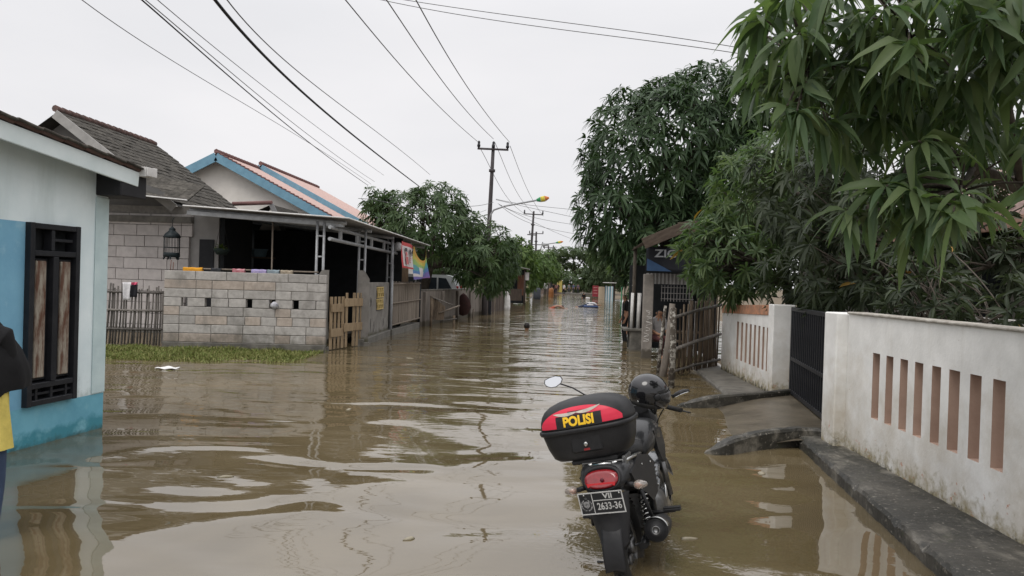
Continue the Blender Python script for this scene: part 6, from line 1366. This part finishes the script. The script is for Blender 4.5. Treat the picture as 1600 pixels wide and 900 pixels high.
# top box
BX, BZ = -.075, .955
def ring(hx, hy, z, n_=3.6, k=40, dx=0):
    out = []
    for i in range(k):
        a = 2*PI*i/k; c, s = math.cos(a), math.sin(a); out.append((BX+dx+hx*math.copysign(abs(c)**(2/n_), c), hy*math.copysign(abs(s)**(2/n_), s), z))
    return out
BOXM = 1
m = MB(); m.loft([ring(.12, .17, BZ-.04), ring(.155, .225, BZ-.034), ring(.172, .252, BZ-.015), ring(.188, .278, BZ+.05), ring(.200, .296, BZ+.135), ring(.200, .296, BZ+.150)]); bxo = m.build('top_box', plastic, bike); bxo.location = (0, .045, -.005); bxo.rotation_euler = (math.radians(-2), 0, math.radians(-1))
m = MB(); m.box((BX-.03, -.03, BZ-.05), (.24, .30, .03), .008); m.build('box_foot', plastic, bxo)
m = MB(); m.loft([ring(.200, .296, BZ+.137), ring(.212, .308, BZ+.141), ring(.216, .313, BZ+.155), ring(.212, .310, BZ+.168), ring(.204, .302, BZ+.170)]); m.build('rim_band', plastic, bxo)
LZ0 = BZ+.168; prof = [(1, 0), (.995, .025), (.975, .055), (.93, .088), (.86, .117), (.74, .142), (.56, .160), (.32, .171), (.08, .175)]
m = MB(); m.loft([ring(.206*s-.0, .304*s, LZ0+z, 3.2+.0*s, dx=.02*(1-s)) for s, z in prof]); m.build('box_lid', plastic_soft, bxo)
ps, pz = [p[0] for p in prof][::-1], [p[1] for p in prof]
def lidx(y, z, off=.0016):
    s = float(np.interp(z, [p[1] for p in prof], [p[0] for p in prof])); q = min(1, abs(y)/(.304*s)); return BX+.02*(1-s)-.206*s*(1-q**3.2)**(1/3.2)-off
def decal(name, f, mat, nu=28, nv=8, off=.0016):
    """print lying on the curved rear face of the lid: f(u,v) -> (right as seen, height)"""
    m = MB(); m.sheet(lambda u, v: (lambda r, z: (lidx(-r, z, off), -r, LZ0+z+off*.5))(*f(u, v)), nu, nv, thick=0); return m.build(name, mat, bxo)
def red(u, v):
    r = -.268+.536*u; top = .020+.112*max(0, 1-(abs(r)/.275)**2.3)**.62; return r, .014+(top-.014)*v
decal('red_decal', red, decal_red, 48, 12, .0016)
decal('emblem_panel', lambda u, v: (-.085+.14*u+.02*v, .078+.030*v), decal_dark, 14, 8, .0024)
def wing(s):
    def f(u, v):
        r = .0+s*.155*u; z = .098+.022*u**1.3*(1 if s > 0 else .15)-.008*math.sin(u*PI); return r-.01, z+(v-.5)*(.004+.016*math.sin(min(1, u*1.05)*PI)**.7)
    return f
decal('wing_emblem', wing(1), decal_silver, 20, 4, .0032); decal('wing_emblem', wing(-1), decal_silver, 20, 4, .0032)
decal('text_panel', lambda u, v: (-.150+.300*u, .008+.076*v), plastic, 16, 8, .0032)
tx = lettering('lettering', 'POLISI', .080, yellow_p, bxo, Matrix.Identity(4), .0006, .0034, .92)
bt_ = bmesh.new(); bt_.from_mesh(tx.data); bmesh.ops.triangulate(bt_, faces=bt_.faces[:]); bmesh.ops.subdivide_edges(bt_, edges=bt_.edges[:], cuts=3, use_grid_fill=True); bt_.to_mesh(tx.data); bt_.free()
for v_ in tx.data.vertices:
    r, z, e = v_.co.x, .046+v_.co.y, v_.co.z; v_.co = (lidx(-r, z, .0052+e), -r, LZ0+z)
m = MB(); m.lathe([(0, 0), (.014, 0), (.015, .006), (.010, .010), (0, .008)], 16, M=Matrix.Translation((BX-.196, -.015, BZ+.065)) @ Matrix.Rotation(-PI/2, 4, 'Y')); m.build('lock', chrome, bxo)
m = MB(); m.box((BX-.190, -.015, BZ+.032), (.012, .045, .020), .004); m.build('red_button', red_lens, bxo)
m = MB(); m.box((BX-.185, -.015, BZ+.075), (.02, .20, .12), .012); m.build('latch_panel', plastic, bxo)

# ------------------------------------------------------------------ helmet hung on the right hand mirror
hp = on_y(1013, 613, 5.42)
t = thing('helmet', 'glossy black open face helmet with dark visor hung on the motorcycle handlebar', 'helmet', hp, (.10, .14, math.radians(8)))
def sph(R, a, e, sx=1.08, sz=1.0): return (R*sx*math.cos(e)*math.cos(a), R*.93*math.cos(e)*math.sin(a), R*sz*math.sin(e))
def shell(R, cut, na=48, ne=24):
    m = MB()
    for i in range(na):
        for j in range(ne):
            a0, a1 = -PI+2*PI*i/na, -PI+2*PI*(i+1)/na; e0, e1 = -1.0+2.5707*j/ne, -1.0+2.5707*(j+1)/ne
            if not cut((a0+a1)/2, (e0+e1)/2): m.add([sph(R, a0, e0), sph(R, a1, e0), sph(R, a1, e1), sph(R, a0, e1)], [(0, 1, 2, 3)], 0, True)
    return m
HR = .135
face = lambda a, e: abs(a) < 1.25 and e < .30-.12*(abs(a)/1.25)**2 or (e < -.80+.35*(1-abs(a)/PI))
m = shell(HR, face); m2 = shell(HR*.90, face); m.add(m2.v, [f for f in m2.f], 0, True); so2 = m.build('shell', gloss_black, t)
m = MB(); m.lathe([(HR*.80, -.095), (HR*.86, -.088), (HR*.90, -.075), (HR*.88, -.05), (HR*.76, -.05)], 32, M=Matrix.Diagonal((1.02, .93, 1, 1))); m.build('neck_trim', rubber, t)
m = shell(HR*.86, lambda a, e: e > .9 or e < -.75, 32, 16); m.build('lining', M_('helmet_lining', (.02, .02, .021), None, 20, .95), t)
vm_ = bpy.data.materials.new('smoked_visor'); vm_.use_nodes = True; b = vm_.node_tree.nodes['Principled BSDF']; b.inputs['Base Color'].default_value = (.06, .06, .065, 1); b.inputs['Roughness'].default_value = .04; b.inputs['Transmission Weight'].default_value = .55; b.inputs['IOR'].default_value = 1.2; b.inputs['Coat Weight'].default_value = 1
m = MB()
def vis(R):
    def f(u, v):
        a = (u-.5)*2*1.42; e0 = -.72+.45*abs(u-.5)**1.5*2.0; e1 = .34-.22*(abs(u-.5)*2)**2; e = e0+(e1-e0)*v
        x, y, z = sph(R, a, e, 1.10); return (x+.022*(1-v)*math.cos(a), y, z)
    return f
m.sheet(vis(HR*1.05), 32, 12, thick=-.0025); m.build('visor', vm_, t)
m = MB()
for s in (-1, 1): m.lathe([(0, 0), (.024, 0), (.026, .008), (.020, .014), (0, .015)], 16, M=Matrix.Translation((.035, s*HR*.93, .0)) @ Matrix.Rotation(-s*PI/2, 4, 'X'))
m.build('pivot', plastic, t)
m = MB(); m.sheet(lambda u, v: (lambda p: (p[0], p[1], p[2]))(sph(HR*1.035, (u-.5)*2.5, .36+.05*v-.20*(abs(u-.5)*2)**2)), 24, 2, thick=.003); m.build('brow_trim', rubber, t)
m = MB(); m.tube([(.04, .11, -.07), (.06, .06, -.13), (.075, 0, -.145), (.06, -.06, -.13), (.04, -.11, -.07)], .007, 6, flat=1.6); m.build('strap', rubber, t)
m = MB(); m.lathe([(0, 0), (.006, 0), (.005, .004), (0, .005)], 10, M=Matrix.Translation((-.09, -.10, -.055)) @ Matrix.Rotation(PI/2, 4, 'X')); m.build('snap_button', chrome, t)

# ================================================================== PEOPLE
def person(name_label, loc_, rz, pose, mats, group=None, scale=1., sub=2, hands=True, extra_z=0):
    """one continuous skinned body; mats = dict skin, shirt, trousers, hair"""
    q = thing('person', name_label, 'person', loc_, rz, group)
    J = dict(pel=(0, 0, .96), sp=(0, 0, 1.12), ch=(0, .01, 1.33), nk=(0, .01, 1.475), hd=(0, .02, 1.565), tp=(0, .015, 1.655), ns=(0, .098, 1.56))
    Rr = dict(pel=(.155, .115), sp=(.14, .10), ch=(.165, .115), nk=(.055, .055), hd=(.082, .092), tp=(.066, .074), ns=(.016, .016))
    E_ = [('pel', 'sp'), ('sp', 'ch'), ('ch', 'nk'), ('nk', 'hd'), ('hd', 'tp'), ('hd', 'ns')]
    for s, n_ in ((-1, 'r'), (1, 'l')):
        sx = -s
        J.update({'sh'+n_: (.175*-sx*1, 0, 1.40), 'el'+n_: (.225*-sx, -.03, 1.12), 'wr'+n_: (.235*-sx, .06, .88), 'pm'+n_: (.235*-sx, .085, .815), 'hp'+n_: (.095*-sx, 0, .90), 'kn'+n_: (.105*-sx, .03, .50), 'an'+n_: (.105*-sx, -.02, .09), 'to'+n_: (.115*-sx, .13, .035)})
        Rr.update({'sh'+n_: (.062,)*2, 'el'+n_: (.042,)*2, 'wr'+n_: (.028, .033), 'pm'+n_: (.034, .022), 'hp'+n_: (.092,)*2, 'kn'+n_: (.060,)*2, 'an'+n_: (.042,)*2, 'to'+n_: (.038, .028)})
        E_ += [('ch', 'sh'+n_), ('sh'+n_, 'el'+n_), ('el'+n_, 'wr'+n_), ('wr'+n_, 'pm'+n_), ('pel', 'hp'+n_), ('hp'+n_, 'kn'+n_), ('kn'+n_, 'an'+n_), ('an'+n_, 'to'+n_)]
    J.update(pose)
    if hands:
        for n_ in 'rl':
            p, w = Vector(J['pm'+n_]), Vector(J['wr'+n_]); d = (p-w).normalized(); s = d.cross(Vector((1, 0, 0))).normalized()
            for k, (o, l) in enumerate(((-.027, .062), (-.009, .075), (.009, .070), (.027, .052))):
                a, b_ = 'f%s%da' % (n_, k), 'f%s%db' % (n_, k); J[a] = tuple(p+s*o+d*(.02+l*.5)+Vector((-.004 if n_ == 'l' else .004, .006, 0))); J[b_] = tuple(p+s*o+d*(.02+l)+Vector((-.016 if n_ == 'l' else .016, .018, 0)))
                Rr[a] = (.0095,)*2; Rr[b_] = (.008,)*2; E_ += [('pm'+n_, a), (a, b_)]
            a = 'f%st' % n_; J[a] = tuple(w.lerp(p, .6)-s*.05+d*.03); Rr[a] = (.010,)*2; E_.append(('pm'+n_, a))
    names = list(J); me = bpy.data.meshes.new('body'); me.from_pydata([Vector(J[k])*scale for k in names], [(names.index(a), names.index(b)) for a, b in E_], [])
    o = bpy.data.objects.new('body_tmp', me); COL.objects.link(o); sk_ = o.modifiers.new('s', 'SKIN'); ss = o.modifiers.new('u', 'SUBSURF'); ss.levels = sub; sk_.use_smooth_shade = True
    for i, k in enumerate(names): sv = me.skin_vertices[0].data[i]; sv.radius = tuple(r*scale for r in Rr[k]); sv.use_root = (k == 'pel')
    bpy.context.view_layer.update(); ev = o.evaluated_get(bpy.context.evaluated_depsgraph_get()); bm = bpy.data.meshes.new_from_object(ev); bpy.data.objects.remove(o)
    bm.materials.clear(); order = ['skin', 'shirt', 'trousers', 'hair', 'shoe']
    for k in order: bm.materials.append(mats.get(k, mats['skin']))
    seg = []
    for a, b in E_:
        r = 'skin'
        if b in ('sp', 'ch') or b.startswith('sh') or a == 'pel' and b == 'sp': r = 'shirt'
        if a.startswith('sh'): r = 'shirt'
        if a == 'ch' and b == 'nk': r = 'neck'
        if a in ('hpl', 'hpr') or a == 'pel' and b.startswith('hp'): r = 'trousers'
        if a in ('knl', 'knr'): r = 'trousers' if mats.get('long', True) else 'skin'
        if a.startswith('an'): r = 'shoe'
        if b == 'tp': r = 'head'
        seg.append((np.array(J[a])*scale, np.array(J[b])*scale, r))
    hd_, ns_ = np.array(J['hd'])*scale, np.array(J['ns'])*scale; fw = nrm(ns_-hd_); upv = nrm(np.array(J['tp'])*scale-hd_)
    for p in bm.polygons:
        c = np.array(p.center); best = None
        for a, b, r in seg:
            ab = b-a; t_ = np.clip(((c-a) @ ab)/max(1e-9, ab @ ab), 0, 1); dd_ = np.linalg.norm(c-a-ab*t_)
            if best is None or dd_ < best[0]: best = (dd_, r, t_)
        r = best[1]
        if r == 'neck': r = 'shirt' if best[2] < .55 else 'skin'
        rel = c-hd_
        if np.linalg.norm(rel) < .15*scale and r in ('head', 'skin'):
            f_, u_ = rel @ fw, rel @ upv; r = 'hair' if (u_ > .045*scale or f_ < .01*scale and u_ > -.05*scale) else 'skin'
        if r == 'head': r = 'hair'
        p.material_index = order.index(r); p.use_smooth = True
    ob = place('body', bm, q)
    rt_ = np.cross(fw, upv)
    for s in (-1, 1):
        m = MB(); m.lathe([(0, -.009), (.008, -.004), (.009, 0), (.008, .004), (0, .009)], 8); e = m.build('eye', hair, ob); e.location = Vector(hd_+fw*.083*scale+rt_*s*.031*scale+upv*.012*scale)
        m = MB(); m.lathe([(0, -.03), (.012, -.022), (.016, 0), (.012, .022), (0, .03)], 8); e = m.build('ear', mats['skin'], ob); e.location = Vector(hd_+rt_*s*.088*scale)
    m = MB(); m.box((0, 0, 0), (.04, .01, .009), .003); e = m.build('mouth', M_('lips', (.22, .08, .07), None, 10, .5) if 'lips' not in bpy.data.materials else bpy.data.materials['lips'], ob); e.location = Vector(hd_+fw*.088*scale-upv*.045*scale); e.rotation_euler = (0, 0, 0)
    return q, ob
def cl(nm, c): return M_(nm, c, tuple(x*.75 for x in c), 10, .95, .002, 60)
jeans = cl('blue_denim', (.05, .075, .13)); blackc = cl('black_cloth', (.014, .014, .015)); dkblue = cl('dark_blue_cloth', (.03, .04, .07))
# near person at the left frame edge: seen from behind, long black head covering, yellow tunic, jeans
np_ = on_y(-38, 600, 4.75)
q, ob = person('person in a long black headscarf and yellow tunic at the left edge', (np_.x, np_.y, -.17), math.radians(6), dict(elr=(-.21, .02, 1.17), wrr=(-.12, .22, 1.16), pmr=(-.075, .255, 1.175), ell=(.21, .02, 1.17), wrl=(.10, .22, 1.12), pml=(.05, .25, 1.13)) if False else
    dict(ell=(-.175, .05, 1.15), wrl=(-.08, .20, 1.20), pml=(-.03, .21, 1.21), shl=(-.165, 0, 1.39), elr=(.175, .05, 1.15), wrr=(.08, .20, 1.16), pmr=(.03, .21, 1.17), shr=(.165, 0, 1.39), hpl=(-.095, 0, .9), knl=(-.105, .03, .5), anl=(-.105, -.02, .09), tol=(-.115, .13, .035), hpr=(.095, 0, .9), knr=(.105, .03, .5), anr=(.105, -.02, .09), tor=(.115, .13, .035)),
    dict(skin=skin, shirt=blackc, trousers=jeans, hair=blackc, shoe=blackc), scale=1.09)
def drape(name, rings, mat, par, hem=0.):
    m = MB(); K_ = 40; R_ = []
    for (z, rx_, ry_, cy, fo) in rings:
        R_.append([((rx_*(1+fo*math.sin(a*9+z*7)))*math.cos(a), cy+(ry_*(1+fo*math.sin(a*7+z*9)))*math.sin(a), z-(hem*max(0, -math.sin(a))**4 if (z, rx_) == (rings[-1][0], rings[-1][1]) else hem*.4*max(0, -math.sin(a))**4 if (z, rx_) == (rings[-2][0], rings[-2][1]) else 0)) for a in np.linspace(0, 2*PI, K_+1)[:-1]])
    m.loft(R_, caps=False); return m.build(name, mat, par)
drape('tunic', [(1.42, .15, .11, 0, 0), (1.30, .19, .14, 0, .01), (1.05, .20, .15, 0, .02), (.90, .215, .16, 0, .03), (.77, .225, .17, 0, .035)], cl('yellow_tunic_cloth', (.66, .54, .14)), q)
drape('headscarf', [(1.825, .005, .005, .02, 0), (1.815, .05, .06, .02, 0), (1.76, .092, .11, .02, 0), (1.68, .105, .125, .015, 0), (1.60, .115, .12, .01, .01), (1.53, .17, .15, .02, .02), (1.42, .225, .20, .05, .025), (1.31, .245, .25, .08, .03), (1.22, .245, .28, .10, .035), (1.15, .235, .28, .10, .045)], blackc, q, .26)
# swimmers
t = thing('person', 'person submerged to the neck mid street, only dark head showing', 'person', on_z(823, 516, -.02)); m = MB()
m.loft([[(r*1.0*math.cos(a), r*1.12*math.sin(a)+dy, z) for a in np.linspace(0, 2*PI, 17)[:-1]] for z, r, dy in ((-.35, .20, 0), (-.12, .17, 0), (-.03, .075, 0), (.03, .065, 0), (.07, .085, .01), (.14, .10, .01), (.20, .098, .005), (.26, .06, 0), (.275, .01, 0))])
b_ = m.build('body', skin, t); m = MB(); m.loft([[(r*1.04*math.cos(a), r*1.14*math.sin(a)-.008, z) for a in np.linspace(0, 2*PI, 17)[:-1]] for z, r in ((.085, .092), (.14, .108), (.21, .103), (.265, .065), (.287, .01))]); m.build('hair', hair, t)
for s in (-1, 1): m = MB(); m.lathe([(0, -.03), (.012, -.02), (.016, 0), (.012, .02), (0, .03)], 8); m.build('ear', skin, t, (s*.102, .01, .125))
lie = lambda dz=0: dict(pel=(0, -.35, -.02), sp=(0, -.18, .10), ch=(0, .05, .13), nk=(0, .22, .10), hd=(0, .33, .10), tp=(0, .43, .14), ns=(0, .40, .02), shl=(-.17, .10, .08), ell=(-.30, .30, -.02), wrl=(-.22, .50, -.05), pml=(-.20, .57, -.05), shr=(.17, .10, .08), elr=(.30, .30, -.02), wrr=(.22, .50, -.05), pmr=(.20, .57, -.05), hpl=(-.09, -.42, -.05), knl=(-.10, -.80, -.15), anl=(-.10, -1.15, -.22), tol=(-.11, -1.30, -.2), hpr=(.09, -.42, -.05), knr=(.10, -.80, -.15), anr=(.10, -1.15, -.22), tor=(.11, -1.30, -.2))
sw = cl('red_shorts', (.30, .07, .04)); skl = M_('warm_skin', (.27, .155, .11), (.22, .125, .09), 10, .5)
p = on_z(872, 481.5); person('person swimming bare backed with dark head down, mid street', (p.x, p.y, .04), math.radians(-70), lie(), dict(skin=skl, shirt=skl, trousers=sw, hair=hair), hands=True)
p = on_z(922, 480); t = thing('raft', 'dark blue float with a white pad in the flooded street', 'raft', (p.x, p.y, .02), .15); m = MB(); m.loft([sect(-.55, .02, .25, .05), sect(-.48, .04, .38, .09), sect(0, .04, .42, .10), sect(.48, .04, .38, .09), sect(.6, .02, .22, .05)]); m.build('float', M_('blue_float', (.04, .07, .16), None, 5, .5), t); boxo('white_pad', (-.05, -.1, .16), (.5, .5, .08), cloth_white, t, .03)
person('person lying on the dark blue float', (p.x+.15, p.y+.05, .22), math.radians(-75), lie(), dict(skin=skin, shirt=cl('pale_shirt', (.5, .5, .52)), trousers=dkblue, hair=hair))
p = on_z(912, 466.5); person('person wading chest deep near the red sign board', (p.x, p.y, -.95), math.radians(20), {}, dict(skin=skin, shirt=blackc, trousers=dkblue, hair=hair)); p2 = on_z(915, 467); o = boxo('float_board', (p2.x+.25, p2.y-.2, .1), (.5, .35, .22), cloth_white, None, .05); tag(o, 'white floating block beside the wading person', 'float')
std = {}
for px, lab, sh, tr, Yd, rz in ((866, 'person in dark clothes at left of the group at the street end', (.02, .02, .022), (.02, .02, .03), 116, 2.8), (864.2, 'person in black partly hidden at the far left of the far group', (.03, .028, .03), (.03, .03, .03), 120, 3.2), (866.5+2.6, 'person in a pale pink shirt among the far group', (.50, .26, .24), (.05, .03, .05), 115, 3.0),
        (872, 'person in dark top beside the yellow pier at the street end', (.02, .02, .022), (.04, .04, .05), 118, 3.3), (881, 'person in a white shirt and dark trousers right of the yellow pier', (.62, .60, .60), (.015, .015, .02), 112, 2.5), (889, 'person in faded grey clothes far off under the rain tree', (.16, .17, .17), (.07, .07, .08), 128, 3.1), (896, 'person in blue far off right of the street end', (.08, .10, .16), (.04, .04, .05), 128, 2.6), (903, 'person in dim purple clothes farthest right at the street end', (.12, .09, .12), (.03, .03, .04), 128, 2.9)):
    p = on_y(px, 452, Yd); person(lab, (p.x, p.y, -.05), rz, {}, dict(skin=skin, shirt=cl('shirt_cloth', sh), trousers=cl('trouser_cloth', tr), hair=hair), 'people at the end of the street', sub=1)
p = on_y(978, 470, 24.2); person('person in black standing behind the dark plinth beside the green pole', (p.x, p.y, -.17), math.radians(100), dict(elr=(.20, .12, 1.15), wrr=(.10, .30, 1.22), pmr=(.07, .35, 1.25), ell=(-.22, .02, 1.12), wrl=(-.2, .12, .9), pml=(-.19, .15, .83)) if False else {}, dict(skin=skin, shirt=blackc, trousers=blackc, hair=hair))
p = on_y(994, 478, 23.2); person('person in an orange shirt behind the two white pipes', (p.x, p.y, -.45), math.radians(150), {}, dict(skin=skin, shirt=cl('orange_cloth', (.32, .13, .04)), trousers=dkblue, hair=hair))
sit = dict(pel=(0, 0, .52), sp=(0, .02, .68), ch=(0, .05, .90), nk=(0, .06, 1.04), hd=(0, .08, 1.13), tp=(0, .075, 1.22), ns=(0, .16, 1.125))
for s, n_ in ((-1, 'r'), (1, 'l')): sit.update({'sh'+n_: (-.17*-s, .04, .97), 'el'+n_: (-.22*-s, .08, .70), 'wr'+n_: (-.12*-s, .28, .62), 'pm'+n_: (-.10*-s, .34, .61), 'hp'+n_: (-.09*-s, .06, .50), 'kn'+n_: (-.11*-s, .44, .50), 'an'+n_: (-.11*-s, .42, .08), 'to'+n_: (-.12*-s, .56, .03)})
person('person in a pale shirt sitting on the stall bench behind the pillar', (2.35+.40, 18.75+.35, -.02), math.radians(-160), sit, dict(skin=skin, shirt=cl('grey_white_shirt', (.30, .29, .29)), trousers=cl('maroon_cloth', (.10, .04, .04)), hair=hair))
